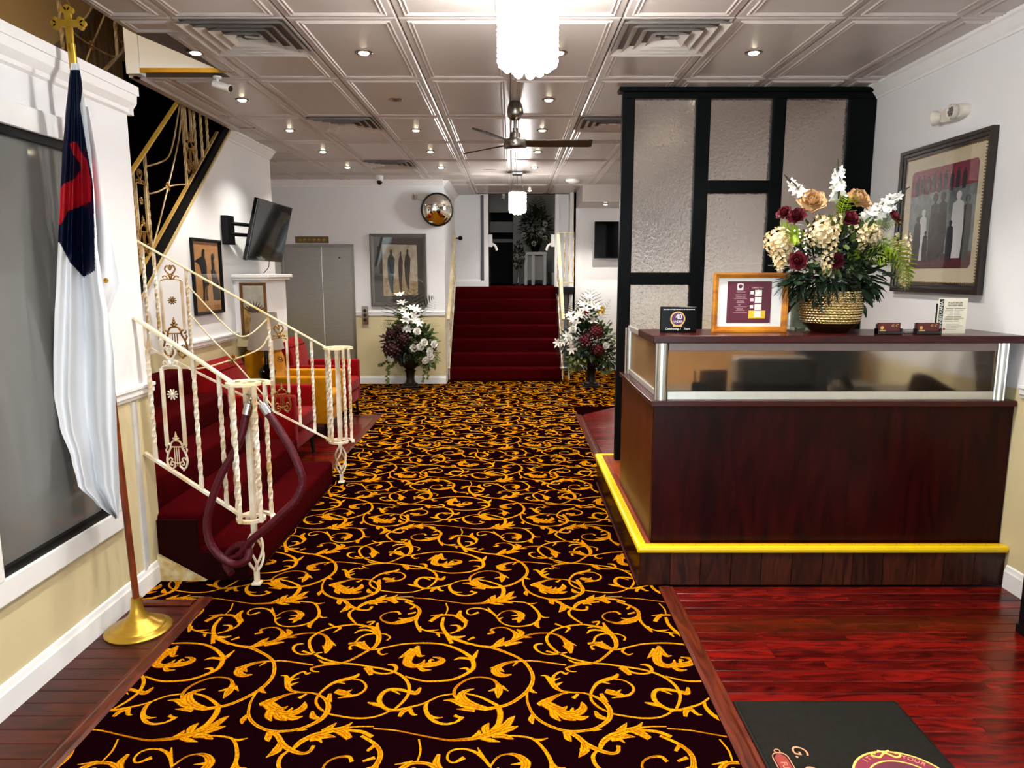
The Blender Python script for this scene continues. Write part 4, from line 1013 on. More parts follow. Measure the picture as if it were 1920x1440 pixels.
# top boards beside the desk and behind it
for i in range(2):
    x = PX0 + .014 + i * .06
    MB().box((x + .001, PY0 + .02, PH - .012), (x + .059, PY1 - .01, PH)).build('deck_board', PLATTOP, plat, world=True)
MB().box((PX0 + .135, PY0 + .02, PH - .012), (XR - .002, PY1 - .01, PH)).build('deck', PLATTOP, plat, world=True)
def nosing(p0, p1, nrm):
    p0, p1, n = V(p0), V(p1), V(nrm); prof = [(-.034, .0), (-.034, .006), (.004, .008), (.016, .003), (.020, -.010), (.016, -.026), (.010, -.028), (.008, 0)]
    m = MB()
    for p in (p0, p1): m.add([p + n * u + V((0, 0, z)) for u, z in prof], [tuple(range(8))])
    m.f += [(i, (i + 1) % 8, 8 + (i + 1) % 8, 8 + i) for i in range(8)]; return m
ny = nosing((PX0 - .012, PY0, PH), (XR - .004, PY0, PH), (0, -1, 0)).build('nosing', YELLOW, plat, world=True, label='yellow nosing along the front edge')
ns = nosing((PX0, PY0 - .012, PH), (PX0, PY1, PH), (-1, 0, 0)).build('nosing', YELLOW, plat, world=True)
nosing((PX0, PY1, PH), (1.0, PY1, PH), (0, 1, 0)).build('nosing', YELLOW, plat, world=True)
sc_ = MB()
for i in range(16): sc_.lathe([(.004, 0), (.003, .0015), (.0001, .0018)], (PX0 + .06 + i * .122, PY0 + .014, PH + .006), 6)
for i in range(16): sc_.lathe([(.004, 0), (.003, .0015), (.0001, .0018)], (PX0 + .016, PY0 + .06 + i * .12, PH + .006), 6)
sc_.build('screws', BLACK, plat, world=True)
# ---- reception desk
DX0, DX1, DY0, DY1, DZ = .765, XR - .006, 3.745, 4.86, 1.0
desk = thing('reception_desk', 'mahogany reception desk with frosted glass band and dark counter top', 'desk', (1.7, 4.2, PH))
def dbox(name, m, a, b, bevel=0, lbl=None): return MB().box(a, b).build(name, m, desk, world=True, bevel=bevel, label=lbl)
dbox('front_panel', MAHOG, (DX0, DY0, PH), (DX1, DY0 + .03, DZ))
dbox('side_panel', wood('mahogany_side', rgb(48, 12, 6), rgb(80, 24, 12), .4, 'Z', .6, per_object=False), (DX0 - .002, DY0 + .03, PH), (DX0 + .028, DY1, DZ))
led = MB().box((DX0 - .022, DY0 - .022, DZ - .004), (DX1, DY0 + .05, DZ + .026)); led.box((DX0 - .022, DY0 + .05, DZ - .004), (DX0 + .05, DY1 + .01, DZ + .026))
led.build('ledge', MAHOGTOP, desk, world=True, bevel=.003)
dbox('work_surface', mat('worktop_grey_brown', rgb(92, 78, 66), .5, noise=.2), (DX0 + .05, DY0 + .05, .955), (DX1, 4.55, .985))
zt0, zt1 = 1.335, 1.375
top = MB().box((.742, 3.715, zt0), (DX1 + .002, 4.17, zt1)); top.build('counter_top', MAHOGTOP, desk, world=True, bevel=.004)
def post(x, y):
    p = MB(); p.lathe([(.034, DZ + .026), (.034, zt0)], (x, y, 0), 16)
    for a in range(4): p.tube([(x + .03 * cos(a * pi / 2 + .4), y + .03 * sin(a * pi / 2 + .4), DZ + .027), (x + .03 * cos(a * pi / 2 + .4), y + .03 * sin(a * pi / 2 + .4), zt0 - .001)], .008, 8)
    p.build('post', ALU, desk, world=True, smooth=True)
post(.80, 3.775); post(DX1 - .075, 3.775); post(.80, 4.80)
SILV = mat('satin_rail', rgb(205, 203, 194), .35, .7, noise=.08)
dbox('glass_rail', SILV, (.835, 3.76, DZ + .026), (DX1 - .11, 3.785, DZ + .072), .003); dbox('glass_rail', mat('top_rail_shadow_taupe', rgb(128, 112, 108), .4, .4, noise=.1), (.835, 3.762, zt0 - .045), (DX1 - .11, 3.785, zt0), .002)  # top rail coloured darker to stand in for the shadow on it
dbox('glass_rail', SILV, (.79, 3.81, DZ + .026), (.812, 4.77, DZ + .06), .003); dbox('glass_rail', SILV, (.79, 3.81, zt0 - .02), (.812, 4.83, zt0 + .012), .003)
fg = dbox('glass_panel', FROST, (.837, 3.769, DZ + .072), (DX1 - .112, 3.775, zt0 - .045), 0, 'frosted glass strip along the desk front')
dbox('glass_panel', mat('amber_side_glass', rgb(176, 140, 96), .2, trans=.5, ior=1.2, noise=.1), (.799, 3.815, DZ + .06), (.805, 4.765, zt0 - .02))
dbox('end_panel', MAHOG, (DX1 - .03, DY0 + .05, PH), (DX1, 4.55, .955))
# things on the work surface, seen blurred through the glass
def item(name, lbl, cat, mb, m, **k):
    return tag(mb.build(name, m, **k), lbl, cat)
zs = .9855
def onwork(x, y=3.98): return at_y(x, 700, y).x
a = onwork(1395); b = onwork(1540)
pr = thing('desk_printer', 'pale grey printer blurred behind the frosted desk glass', 'printer', ((a + b) / 2, 4.10, zs))
MB().box((-.21, -.14, 0), (.21, .14, .07)).build('base', BLACK, pr, bevel=.01); MB().box((-.22, -.13, .0705), (.22, .14, .225)).build('body', mat('printer_grey', rgb(176, 166, 158), .5, noise=.05), pr, bevel=.02, segs=3); MB().box((.03, -.136, .15), (.16, -.13, .20)).build('tray_slot', INK, pr)
item('cardboard_box', 'brown wedge-shaped packet lying behind the desk glass', 'packet', MB().prism([(onwork(1712), 3.95, zs), (onwork(1812), 3.95, zs), (onwork(1815), 3.95, zs + .03), (onwork(1790), 3.95, zs + .06), (onwork(1735), 3.95, zs + .15), (onwork(1722), 3.95, zs + .14)], (0, .10, 0)), mat('kraft_brown', rgb(120, 74, 48), .7, noise=.2), bevel=.006)
item('yellow_note', 'small yellow note stuck low behind the desk glass', 'note', MB().box((onwork(1752, 3.86), 3.86, zs), (onwork(1776, 3.86), 3.865, zs + .075)), mat('note_yellow', rgb(220, 196, 20), .6, noise=.05))
item('binder', 'dark blue binder standing upright beside the printer', 'binder', MB().box((onwork(1543), 4.0, zs), (onwork(1557), 4.22, zs + .20)), mat('binder_blue', rgb(22, 34, 70), .5, noise=.2), bevel=.003)
item('file_sorter', 'dark brown file sorter standing against the printer', 'sorter', MB().prism([(onwork(1520), 3.93, zs), (onwork(1541), 3.93, zs), (onwork(1536), 3.93, zs + .20), (onwork(1523), 3.93, zs + .20)], (0, .025, 0)), mat('sorter_brown', rgb(52, 34, 24), .5, noise=.2))
item('tissue_box', 'orange patterned tissue box behind the desk glass', 'box', MB().box((onwork(1330), 4.05, zs), (onwork(1372), 4.17, zs + .16)), mat('box_orange', rgb(206, 138, 78), .6, col2=rgb(150, 110, 80), nscale=14), bevel=.008)
pc = thing('pen_cup', 'dark pen cup full of pens behind the desk glass', 'cup', (onwork(1312, 3.95), 3.97, zs))
MB().lathe([(.035, 0), (.04, .10), (.036, .10), (.032, .01), (.0001, .01)], n=16).build('cup', BLACK, pc, smooth=True)
for k, (dx, dy, c_) in enumerate(((-.015, 0, (.7, .3, .15)), (.01, .01, (.1, .1, .12)), (.015, -.01, (.7, .7, .65)))): MB().tube([(dx * .5, dy * .5, .012), (dx * 1.6, dy * 1.6, .17)], .005, 8).build('pen', mat('pen_%d' % k, c_, .4, noise=.1), pc)
item('mouse', 'dark computer mouse resting on a low stack behind the glass', 'mouse', MB().ball((onwork(1672), 4.0, zs + .02), .04, 12, (.9, 1.3, .5)), mat('mouse_dark', rgb(50, 44, 38), .5, noise=.1), smooth=True)
ph = thing('desk_telephone', 'grey desk telephone blurred behind the glass strip', 'telephone', (onwork(1620), 4.06, zs))
MB().prism([(-.10, -.08, 0), (-.10, .1, 0), (-.10, .1, .09), (-.10, -.08, .03)], (.2, 0, 0)).build('body', mat('phone_grey', rgb(112, 100, 88), .5, noise=.1), ph, bevel=.006); MB().tube(spl([(-.07, -.08, .07), (-.075, 0, .115), (-.07, .08, .13)], 4), .022, 8).build('handset', INK, ph, smooth=True)
# office chair seen dimly through the glass at the right end
oc = thing('office_chair', 'dark office chair behind the reception desk seen through frosted glass', 'chair', (2.25, 5.0, PH))
MB().box((-.25, .0, .65), (.25, .06, 1.05)).build('backrest', INK, oc, bevel=.03, segs=3); MB().box((-.25, -.4, .40), (.25, .05, .48)).build('seat', INK, oc, bevel=.03, segs=3); MB().tube([(0, -.18, .08), (0, -.18, .40)], .03).build('column', BLACK, oc)
MB().tube([(0, .03, .44), (0, .07, .7)], .025).build('back_stem', BLACK, oc)
for k in range(5):
    a = 2 * pi * k / 5; MB().tube([(0, -.18, .09), (.25 * cos(a), -.18 + .25 * sin(a), .05)], [.022, .014]).ball((.25 * cos(a), -.18 + .25 * sin(a), .027), .026, 8).build('leg', BLACK, oc)
cz_ = thing('credenza', 'honey brown credenza behind the reception desk seen through frosted glass', 'cabinet', (1.81, 5.33, PH))
HONEY = wood('honey_wood', rgb(150, 104, 58), rgb(196, 150, 92), .5, 'X', .5, per_object=False)
MB().box((-.84, -.14, .0005), (.84, .14, .90)).build('body', HONEY, cz_, bevel=.004); MB().box((-.85, -.155, .90), (.85, .145, .93)).build('top', HONEY, cz_, bevel=.004)
for k in range(3): MB().box((-.83 + k * .555, -.152, .05), (-.285 + k * .555, -.14, .87)).build('door', HONEY, cz_, bevel=.003)
# ---- black partition with hammered glass
QY, QT = 5.50, .07
part = thing('glass_partition', 'tall black timber partition with hammered glass panes behind the desk', 'partition', (1.7, QY, PH))
def X5(x, y=360): return at_y(x, y, QY).x
def Z5(y, x=1300): return at_y(x, y, QY).z
xe = [X5(1164), X5(1187), X5(1301), X5(1327), X5(1442), X5(1466), X5(1582), XR - .004]
ztop = Z5(184); zt_ = CH - .02
def pb(name, m, a, b, bevel=.004): return MB().box(a, b).build(name, m, part, world=True, bevel=bevel)
for i in range(4): pb('stile', BLACKWOOD, (xe[2 * i], QY, PH), (xe[2 * i + 1], QY + QT, ztop))
pb('top_rail', BLACKWOOD, (xe[0], QY, ztop), (xe[-1], QY + QT, zt_ - .03))
pb('cornice', BLACKWOOD, (xe[0] - .03, QY - .03, zt_ - .03), (xe[-1], QY + QT + .03, zt_), .008)
cols = [(xe[1], xe[2], [(ztop, Z5(511)), (Z5(534), 1.1)]), (xe[3], xe[4], [(ztop, Z5(338)), (Z5(362), 1.1)]), (xe[5], xe[6], [(ztop, Z5(560)), (Z5(584), 1.1)])]
for x0, x1, zz in cols:
    for k, (za, zb_) in enumerate(zz):
        pb('pane', TEXGLASS, (x0 - .004, QY + .030, zb_ - .004), (x1 + .004, QY + .036, za + .004), 0)
        lo = zz[k + 1][0] if k + 1 < len(zz) else PH
        if k + 1 < len(zz): pb('rail', BLACKWOOD, (x0, QY, lo), (x1, QY + QT, zb_))
        else: pb('lower_panel', BLACKWOOD, (x0, QY + .01, PH), (x1, QY + QT - .01, zb_))
# ---- things on the counter top
TZ = zt1 + .0005
def on_top(x, Y): return at_y(x, 620, Y).x
# black acrylic plaque
fy = 3.93
pl = thing('award_plaque', 'black acrylic award plaque with purple 40 UNDER roundel', 'plaque', (on_top(1271, fy), fy, TZ))
pm = MB().box((-.10, -.008, 0), (.10, .008, .142)); pm.build('slab', mat('black_acrylic', rgb(5, 5, 6), .12, noise=.05, spec=.12), pl, bevel=.003)
DISC = lambda r0, r1, c, y, m, nm, p: MB().lathe([(r0, 0), (r0, .0012), (r1, .0012), (r1, 0), (r0, 0)] if r0 > 0 else [(r1, 0), (r1, .0012), (.0001, .0012)], (c[0], y, c[1]), 40, Matrix.Rotation(pi / 2, 3, 'X')).build(nm, m, p)
PURP = mat('purple_print', rgb(70, 24, 84), .4, noise=.1); GOLDP = mat('gold_print', rgb(214, 168, 96), .4, noise=.1); WPR = mat('white_print', rgb(235, 232, 228), .5, noise=.02)
DISC(.0, .034, (-.005, .075), -.0085, PURP, 'roundel', pl); DISC(.034, .041, (-.005, .075), -.0085, GOLDP, 'roundel_ring', pl)
MB().box((-.03, -.0098, .032), (.02, -.0084, .042)).build('ribbon', GOLDP, pl)
text('40', .040, WPR, pl, Matrix.Translation((.0, -.0105, .086)) @ FACE_CAM, spacing=.85); text('UNDER', .017, WPR, pl, Matrix.Translation((-.005, -.0105, .060)) @ FACE_CAM, spacing=.9)
text('Celebrating 1   Years', .016, WPR, pl, Matrix.Translation((-.005, -.0092, .020)) @ FACE_CAM, shear=.3)
tl = MB()
r9 = random.Random(2); x = -.085
while x < .085:
    w = r9.uniform(.004, .016); tl.box((x, -.0092, .124), (min(x + w, .088), -.0084, .128)); x += w + .003
tl.build('small_print', WPR, pl)
# framed notice
fy = 3.97
fx0, fx1 = on_top(1333, fy), on_top(1472, fy); fw = (fx1 - fx0) / 2; fh = .327
nf = thing('framed_notice', 'gold framed burgundy contact notice standing on the counter', 'picture frame', ((fx0 + fx1) / 2, fy, TZ))
FRAMEG = wood('gilded_wood', rgb(150, 84, 16), rgb(216, 146, 40), .3, 'X', .6, per_object=False)
def frame4(w, h, t, d, mtl, parent, name='frame_side', z0=0, y=0, steps=((0, 1), (.35, .75), (.7, .5))):
    """four mitred mouldings around a w x h rectangle facing -Y (local)"""
    for (ax, az, bx, bz, nx, nz) in ((-w, 0, w, 0, 0, 1), (-w, h, w, h, 0, -1), (-w, 0, -w, h, 1, 0), (w, 0, w, h, -1, 0)):
        m = MB(); k = []
        prof = [(0, 0), (0, 1)] + [(t_ * 1.0, d_) for t_, d_ in ((.35, 1.0), (.40, .75), (.68, .7), (.74, .45), (1, .4))] + [(1, 0)]
        for end, (ex, ez) in enumerate(((ax, az), (bx, bz))):
            sx = 1 if (bx - ax) else 0; sz = 1 if (bz - az) else 0; sg = 1 if end == 0 else -1
            m.add([(ex + (nx + sx * sg) * t * p, y - d * q, z0 + ez + (nz + sz * sg) * t * p) for p, q in prof], [tuple(range(len(prof)))])
        n = len(prof); m.f += [(i, (i + 1) % n, n + (i + 1) % n, n + i) for i in range(n)]
        m.build(name, mtl, parent)
frame4(fw, fh, .030, .024, FRAMEG, nf)
MB().box((-fw + .02, -.004, .02), (fw - .02, -.001, fh - .02)).build('mat_board', PAPER, nf)
MAROON = mat('maroon_print', rgb(86, 18, 40), .5, noise=.05)
s_ = 2.97e-3
def NL(x, y): return ((x - 1402.5) * s_, (622 - y) * s_)
x0, z1 = NL(1360, 528); x1, z0 = NL(1442, 605)
MB().box((x0, -.006, z0), (x1, -.004, z1)).build('notice', MAROON, nf)
def nbx(xa, ya, xb, yb, m, nm, d=.0075):
    (a, zb), (b, za) = NL(xa, ya), NL(xb, yb); MB().box((a, -d, za), (b, -.0058, zb)).build(nm, m, nf)
nbx(1378, 532, 1389, 544, WPR, 'emblem_ground'); c_ = NL(1383.5, 537); DISC(0, .011, c_, -.0076, MAROON, 'emblem', nf)
for k in range(4): nbx(1411.5, 544 + k * 13, 1424, 555 + k * 13, WPR, 'code_square', .0085)
nbx(1401, 582, 1432, 596.5, mat('yellow_print', rgb(236, 190, 40), .5, noise=.05), 'yellow_label', .0075)
for k in range(3): nbx(1403, 546 + k * 13, 1409, 552 + k * 13, mat('icon_%d' % k, ((.8, .8, .85), (.85, .5, .55), (.8, .8, .85))[k], .5, noise=.1), 'icon')
def ntx(s, x, y, size, sp=1.0):
    a, z = NL(x, y); text(s, size, WPR, nf, Matrix.Translation((a, -.0072, z)) @ FACE_CAM, spacing=sp)
ntx('CONTACT INFO', 1385, 553, .0065, 1.3); ntx('Phone Number', 1385, 564.5, .0062); ntx('Email', 1383, 571.5, .0062); ntx('Wifi Network', 1384, 579, .0062)
ntx('CONNECT WITH', 1416, 540, .0065, 1.3); ntx('US', 1417, 543, .0055)
sm_ = MB()
for (y, w) in ((547.5, 17), (557, 18), (560, 24), (567.5, 15), (575, 23), (582, 17), (586, 26)):
    a, z = NL(1385 - w / 2, y); b, _ = NL(1385 + w / 2, y); sm_.box((a, -.0066, z - .0012), (b, -.0058, z + .0012))
sm_.build('small_print', mat('pink_print', rgb(190, 140, 150), .5, noise=.1), nf)
MB().prism([(-.05, .001, 0), (.05, .001, 0), (.03, .001, .2), (-.03, .001, .2)], (0, .004, 0)).build('back', BLACK, nf)
# glass vase behind the frame
gv = thing('glass_vase', 'clear green-tinted glass vase half hidden behind the framed notice', 'vase', (on_top(1500, 4.09), 4.09, TZ))
GG = mat('green_tint_glass', rgb(205, 214, 190), .08, trans=.8, ior=1.3, bump=.4, bscale=40, noise=.1)
MB().lathe([(.055, 0), (.06, .02), (.06, .23), (.054, .23), (.054, .02), (.0001, .015)], n=24).build('body', GG, gv, smooth=True)
tg = MB().lathe([(.016, 0), (.02, .006), (.018, .03), (.024, .11), (.022, .11), (.016, .03), (.0001, .02)], (on_top(1479, 4.02), 4.02, TZ), 20)
item('drinking_glass', 'narrow clear drinking glass beside the gold framed notice', 'glass', tg, CLEAR, smooth=True)
# card holders
def cards(lbl, x, Y, hi):
    t = thing('card_holder', lbl, 'card holder', (on_top(x, Y), Y, TZ))
    w = .062
    b = MB().box((-w, -.02, 0), (w, .02, .018)); b.box((-w - .004, -.022, 0), (-w + .004, .022, .032)); b.box((w - .004, -.022, 0), (w + .004, .022, .032)); b.box((-w, .012, .018), (w, .02, .055 + hi))
    b.build('holder', GLOSSBLACK, t, bevel=.002)
    MB().box((-w + .004, -.008, .016), (w - .004, .010, .062)).build('cards', mat('card_maroon', rgb(88, 26, 24), .5, noise=.25, nscale=30), t)
    MB().box((-w + .006, -.0092, .018), (-.02, -.008, .024)).build('gold_line', GOLDP, t)
    DISC(.005, .009, (-.04, .036), -.0085, GOLDP, 'emblem', t)
    text('G. C', .018, GOLDP, t, Matrix.Translation((.025, -.0092, .048)) @ FACE_CAM, shear=.4)
cards('black card holder with maroon cards standing alone near the gold vase', 1666, 3.80, 0)
cards('black card holder with maroon cards touching the notary fee sheet', 1739, 3.80, .004)
item('business_card_stack', 'small grey gadget lying between the two card holders', 'gadget', MB().box((on_top(1696, 3.86), 3.85, TZ), (on_top(1718, 3.86), 3.89, TZ + .016)), mat('gadget_grey', rgb(140, 140, 138), .4, noise=.2), bevel=.004)
# notary sheet
fy = 3.86
ns_ = thing('fee_sheet', 'cream sheet headed MAXIMUM NOTARY FEES with black PENNSYLVANIA band', 'sign', (on_top(1782, fy), fy, TZ))
k_ = 2.9e-3; w = 27 * k_; h = 66 * k_
MB().box((-w, -.002, 0), (w, .002, h)).build('sheet', mat('cream_card', rgb(228, 222, 200), .6, noise=.03), ns_)
MB().box((-w + .006, -.003, h - .118 - .062), (-w + .028, -.0018, h - .006)).build('band', INK, ns_)
MB().box((-w - .004, .002, 0), (-w + .02, .012, h - .03)).build('stand', GLOSSBLACK, ns_)
text('PENNSYLVANIA', .0235, PAPER, ns_, Matrix.Translation((-w + .017, -.0035, h - .094)) @ FACE_CAM @ Matrix.Rotation(pi / 2, 4, 'Z'), spacing=.92)
text('MAXIMUM', .0135, INK, ns_, Matrix.Translation((.012, -.0026, h - .027)) @ FACE_CAM, spacing=1.35); text('NOTARY FEES', .0125, INK, ns_, Matrix.Translation((.012, -.0026, h - .040)) @ FACE_CAM)
sp = MB(); r9 = random.Random(8)
for i in range(9):
    z = h - .058 - i * .0085; sp.box((-.045 + r9.uniform(0, .03), -.0026, z), (.005, -.0018, z + .0025)); sp.box((.010, -.0026, z), (.03 + r9.uniform(0, .04), -.0018, z + .0025))
for i in range(4): z = h - .142 - i * .009; sp.box((-.03, -.0026, z), (.055 + r9.uniform(-.03, .01), -.0018, z + .0015))
sp.build('small_print', mat('grey_print', rgb(110, 104, 96), .6, noise=.1), ns_)
DISC(0, .006, (-.038, .024), -.0022, mat('red_seal', rgb(150, 40, 40), .5, noise=.1), 'seal', ns_)
# ---- framed print on the right wall (faces -X)
PW = thing('framed_print', 'large framed print of standing figures on the right wall', 'picture', (XR - .002, 4.575, 1.575), -pi / 2)
# local: x along +Y... facing -Y local = world -X
W2, H2 = .475, .935
WOODF = mat('dark_bronze_frame', rgb(34, 24, 18), .3, noise=.4, nscale=20, spec=.6)
frame4(W2, H2, .062, .035, WOODF, PW)
bd = MB()
for i in range(46):
    for sx in (-1, 1): bd.ball((sx * (W2 - .066), -.016, .07 + i * (H2 - .14) / 45), .0045, 6)
for i in range(42):
    for zz in (.066, H2 - .066): bd.ball((-W2 + .07 + i * (2 * W2 - .14) / 41, -.016, zz), .0045, 6)
bd.build('bead_row', BRONZE, PW)
MB().box((-W2 + .05, -.010, .05), (W2 - .05, -.002, H2 - .05)).build('mat_board', mat('mat_cream', rgb(214, 202, 172), .6, noise=.04), PW)
def flatpoly(pts, y, m, nm, parent, d=.0008):
    return MB().prism([(x, y, z) for x, z in pts], (0, d, 0)).build(nm, m, parent)
ax0, ax1, az0, az1 = -W2 + .135, W2 - .125, .155, H2 - .15
PR = thing
c8 = .02
flatpoly([(ax0, az0 + c8), (ax0 + c8, az0), (ax1 - c8, az0), (ax1, az0 + c8), (ax1, az1 - c8), (ax1 - c8, az1), (ax0 + c8, az1), (ax0, az1 - c8)], -.0112, mat('print_ground', rgb(136, 146, 146), .6, col2=rgb(92, 98, 102), nscale=12), 'print_ground', PW)
flatpoly([(ax0, az1 - .16), (ax1, az1 - .14), (ax1, az1 - c8), (ax1 - c8, az1), (ax0 + c8, az1), (ax0, az1 - c8)], -.0122, mat('print_rose', rgb(140, 56, 74), .6, noise=.3, nscale=14), 'print_sky', PW)
flatpoly([(ax0, az0 + c8), (ax0 + c8, az0), (ax1 - c8, az0), (ax1, az0 + c8), (ax1, az0 + .10), (ax0, az0 + .07)], -.0122, mat('print_plum', rgb(84, 30, 44), .6, noise=.3, nscale=14), 'print_ground_strip', PW)
def figure(cx, z0, h, w, m, nm, y, parent, hat=False):
    hd = h * .065
    P = [(cx - w * .42, z0), (cx - w * .5, z0 + h * .45), (cx - w * .42, z0 + h * .70), (cx - w * .40, z0 + h * .82), (cx - w * .12, z0 + h * .86), (cx - w * .1, z0 + h * .885)]
    P += [(cx + hd * sin(a), z0 + h * .935 + hd * -cos(a)) for a in [(-.7 - i * .62) for i in range(9)]]
    P += [(cx + w * .1, z0 + h * .885), (cx + w * .12, z0 + h * .86), (cx + w * .40, z0 + h * .82), (cx + w * .46, z0 + h * .66), (cx + w * .5, z0 + h * .42), (cx + w * .42, z0)]
    return flatpoly(P, y, m, nm, parent)
PB = mat('print_black', rgb(20, 18, 22), .6, noise=.1); PWH = mat('print_white', rgb(214, 214, 216), .6, noise=.05); PG = mat('print_grey', rgb(52, 54, 60), .6, noise=.1)
for k in range(9): figure(ax0 + .07 + k * .062, az1 - .16 + (k % 2) * .01, .12, .04, PG, 'figure', -.0130, PW)
figure(-.05, az0 + .05, .42, .10, PB, 'figure', -.0132, PW); figure(.03, az0 + .06, .41, .11, PB, 'figure', -.0134, PW)
figure(.19, az0 + .06, .40, .13, PWH, 'figure', -.0132, PW); figure(.13, az0 + .05, .24, .07, PG, 'figure', -.0136, PW); figure(.28, az0 + .05, .38, .09, PG, 'figure', -.0130, PW)
figure(-.17, az0 + .05, .33, .09, PWH, 'figure', -.0132, PW); figure(-.23, az0 + .04, .30, .09, PB, 'figure', -.0134, PW); figure(-.13, az0 + .04, .20, .06, PB, 'figure', -.0136, PW)
MB().box((-W2 + .05, -.0165, .05), (W2 - .05, -.0150, H2 - .05)).build('glazing', PICGLASS, PW)
# ---- emergency light on the right wall
def emergency(lbl, loc, rz, s=1.0):
    e = thing('emergency_light', lbl, 'emergency light', loc, rz)
    PL = mat('ivory_plastic' + str(len(MATS)), rgb(214, 208, 196), .4, noise=.05)
    bx = MB(); n = 28
    for yy, q in ((0, 1.0), (-.035, 1.0), (-.05, .92)):
        bx.v += [V((.15 * q * s * (abs(cos(2 * pi * k / n)) ** .75) * (1 if cos(2 * pi * k / n) > 0 else -1), yy * s, .055 * q * s * (abs(sin(2 * pi * k / n)) ** .75) * (1 if sin(2 * pi * k / n) > 0 else -1))) for k in range(n)]
    for r in range(2): bx.f += [(r * n + k, r * n + (k + 1) % n, r * n + n + (k + 1) % n, r * n + n + k) for k in range(n)]
    bx.f += [tuple(range(n)), tuple(2 * n + k for k in range(n))]
    bx.build('housing', PL, e, smooth=True)
    for sx, rot in ((-.13, -.9), (.06, .0)):
        M3 = Matrix.Rotation(rot, 3, 'Z') @ Matrix.Rotation(pi / 2, 3, 'X')
        h = MB().lathe([(.03 * s, 0), (.05 * s, .03 * s), (.052 * s, .06 * s), (.046 * s, .06 * s), (.04 * s, .05 * s), (.0001, .048 * s)], V((sx * s, -.035 * s, 0)), 24, M3); hd = h.build('lamp_head', PL, e, smooth=True)
        g = MB()
        for k in range(7):
            a = 2 * pi * k / 6; q = .024 * s if k < 6 else 0
            g.lathe([(.012 * s, .049 * s), (.010 * s, .056 * s), (.0001, .058 * s)], V((sx * s, -.035 * s, 0)) + M3 @ V((q * cos(a), q * sin(a), 0)), 10, M3)
        g.build('lens', CHROME, hd, smooth=True)
    return e
emergency('ivory twin-head emergency light on the right wall above the framed print', (XR - .001, 4.50, 2.655), -pi / 2, .85)
# ---- entrance mat
mtx = thing('entrance_mat', 'charcoal entrance mat with burgundy and gold emblem on the cherry planks', 'mat', (1.211, 2.05, 0))
MATM = mat('mat_charcoal', rgb(32, 31, 28), .95, noise=.25, nscale=60, bump=.4, bscale=300, spec=.0)
MB().box((-.326, -.55, .0005), (.326, .565, .006)).build('rubber_border', BLACK, mtx, bevel=.002); MB().box((-.316, -.54, .006), (.316, .555, .0085)).build('pile', MATM, mtx)
BURG = mat('mat_burgundy', rgb(110, 28, 50), .9, noise=.2, nscale=60); MGOLD = mat('mat_gold', rgb(224, 176, 84), .9, noise=.15, nscale=60); MCOP = mat('mat_copper', rgb(196, 128, 96), .9, noise=.15, nscale=60)
# emblem oval, partly past the picture edge: runs along the mat, read from the wall side
ec = at_z(1690, 1560, .01); cx_, cy_ = at_z(1640, 1412, .01).x - 1.211 + .035, at_z(1640, 1412, .01).y - 2.05 - .145
def ell(a, b, z, m, nm, hole=0):
    n = 48; mb = MB()
    P = [(cx_ + a * cos(2 * pi * k / n), cy_ + b * sin(2 * pi * k / n), z) for k in range(n)]
    if not hole: mb.prism(P, (0, 0, .0006))
    else:
        Q = [(cx_ + a * hole * cos(2 * pi * k / n), cy_ + (b - a * (1 - hole)) * sin(2 * pi * k / n), z) for k in range(n)]
        mb.v = [V(p) for p in P + Q]; mb.f = [(k, (k + 1) % n, n + (k + 1) % n, n + k) for k in range(n)]
    mb.build(nm, m, mtx)
ell(.165, .155, .0086, BURG, 'emblem_ground'); ell(.168, .158, .0094, MGOLD, 'emblem_ring', .955); ell(.118, .108, .0094, MGOLD, 'emblem_ring', .95); ell(.108, .098, .0090, mat('mat_plum', rgb(84, 24, 44), .9, noise=.2), 'emblem_field')
kn = MB()
for g in (-1, 1):
    c = spl([(cx_ - .02 * g, cy_ + .158, 0), (cx_ + .008 * g, cy_ + .140, 0), (cx_ + .03 * g, cy_ + .122, 0), (cx_ + .05 * g, cy_ + .132, 0), (cx_ + .046 * g, cy_ + .145, 0), (cx_ + .034 * g, cy_ + .142, 0)], 5)
    kn.tube([p + V((0, 0, .0097)) for p in c], .0038, 6)
kn.build('emblem_knot', MGOLD, mtx)
def arc_text(s, r, a0, da, size, m):
    for i, ch in enumerate(s):
        if ch == ' ': continue
        a = a0 - da * i
        text(ch, size, m, mtx, Matrix.Translation((cx_ + r * cos(a), cy_ + r * .95 * sin(a), .0098)) @ Matrix.Rotation(a - pi / 2, 4, 'Z'), 'emblem_letter')
arc_text('YOUR DI', .141, radians(66), radians(8.2), .026, MCOP); arc_text('ITY', .141, radians(128), radians(8.2), .026, MCOP)
gp1 = at_z(1492, 1402, .01); gp2 = at_z(1512, 1431, .01); fp = at_z(1466, 1424, .01)
RZ = Matrix.Rotation(radians(-90), 4, 'Z')
def mtext(s, p, size, m, dx=0, dy=0, shear=0): text(s, size, m, mtx, Matrix.Translation((p.x - 1.211 + dx, p.y - 2.05 + dy, .0098)) @ RZ, shear=shear)
mtext('G.', gp1, .075, MCOP, .004, -.02, .2); mtext('C', gp2, .075, MCOP, .004, -.035, .2)
pl_ = MB(); n = 12; X_, Y_ = fp.x - 1.211, fp.y - 2.05
P = [(X_ + .022 * cos(a), Y_ + .0 + .03 * sin(a), .0088) for a in [pi * k / n for k in range(n + 1)]] + [(X_ - .022, -.45, .0088), (X_ + .022, -.45, .0088)]
pl_.prism(P, (0, 0, .0006)); pl_.build('banner', mat('mat_brick', rgb(128, 44, 36), .9, noise=.2), mtx)
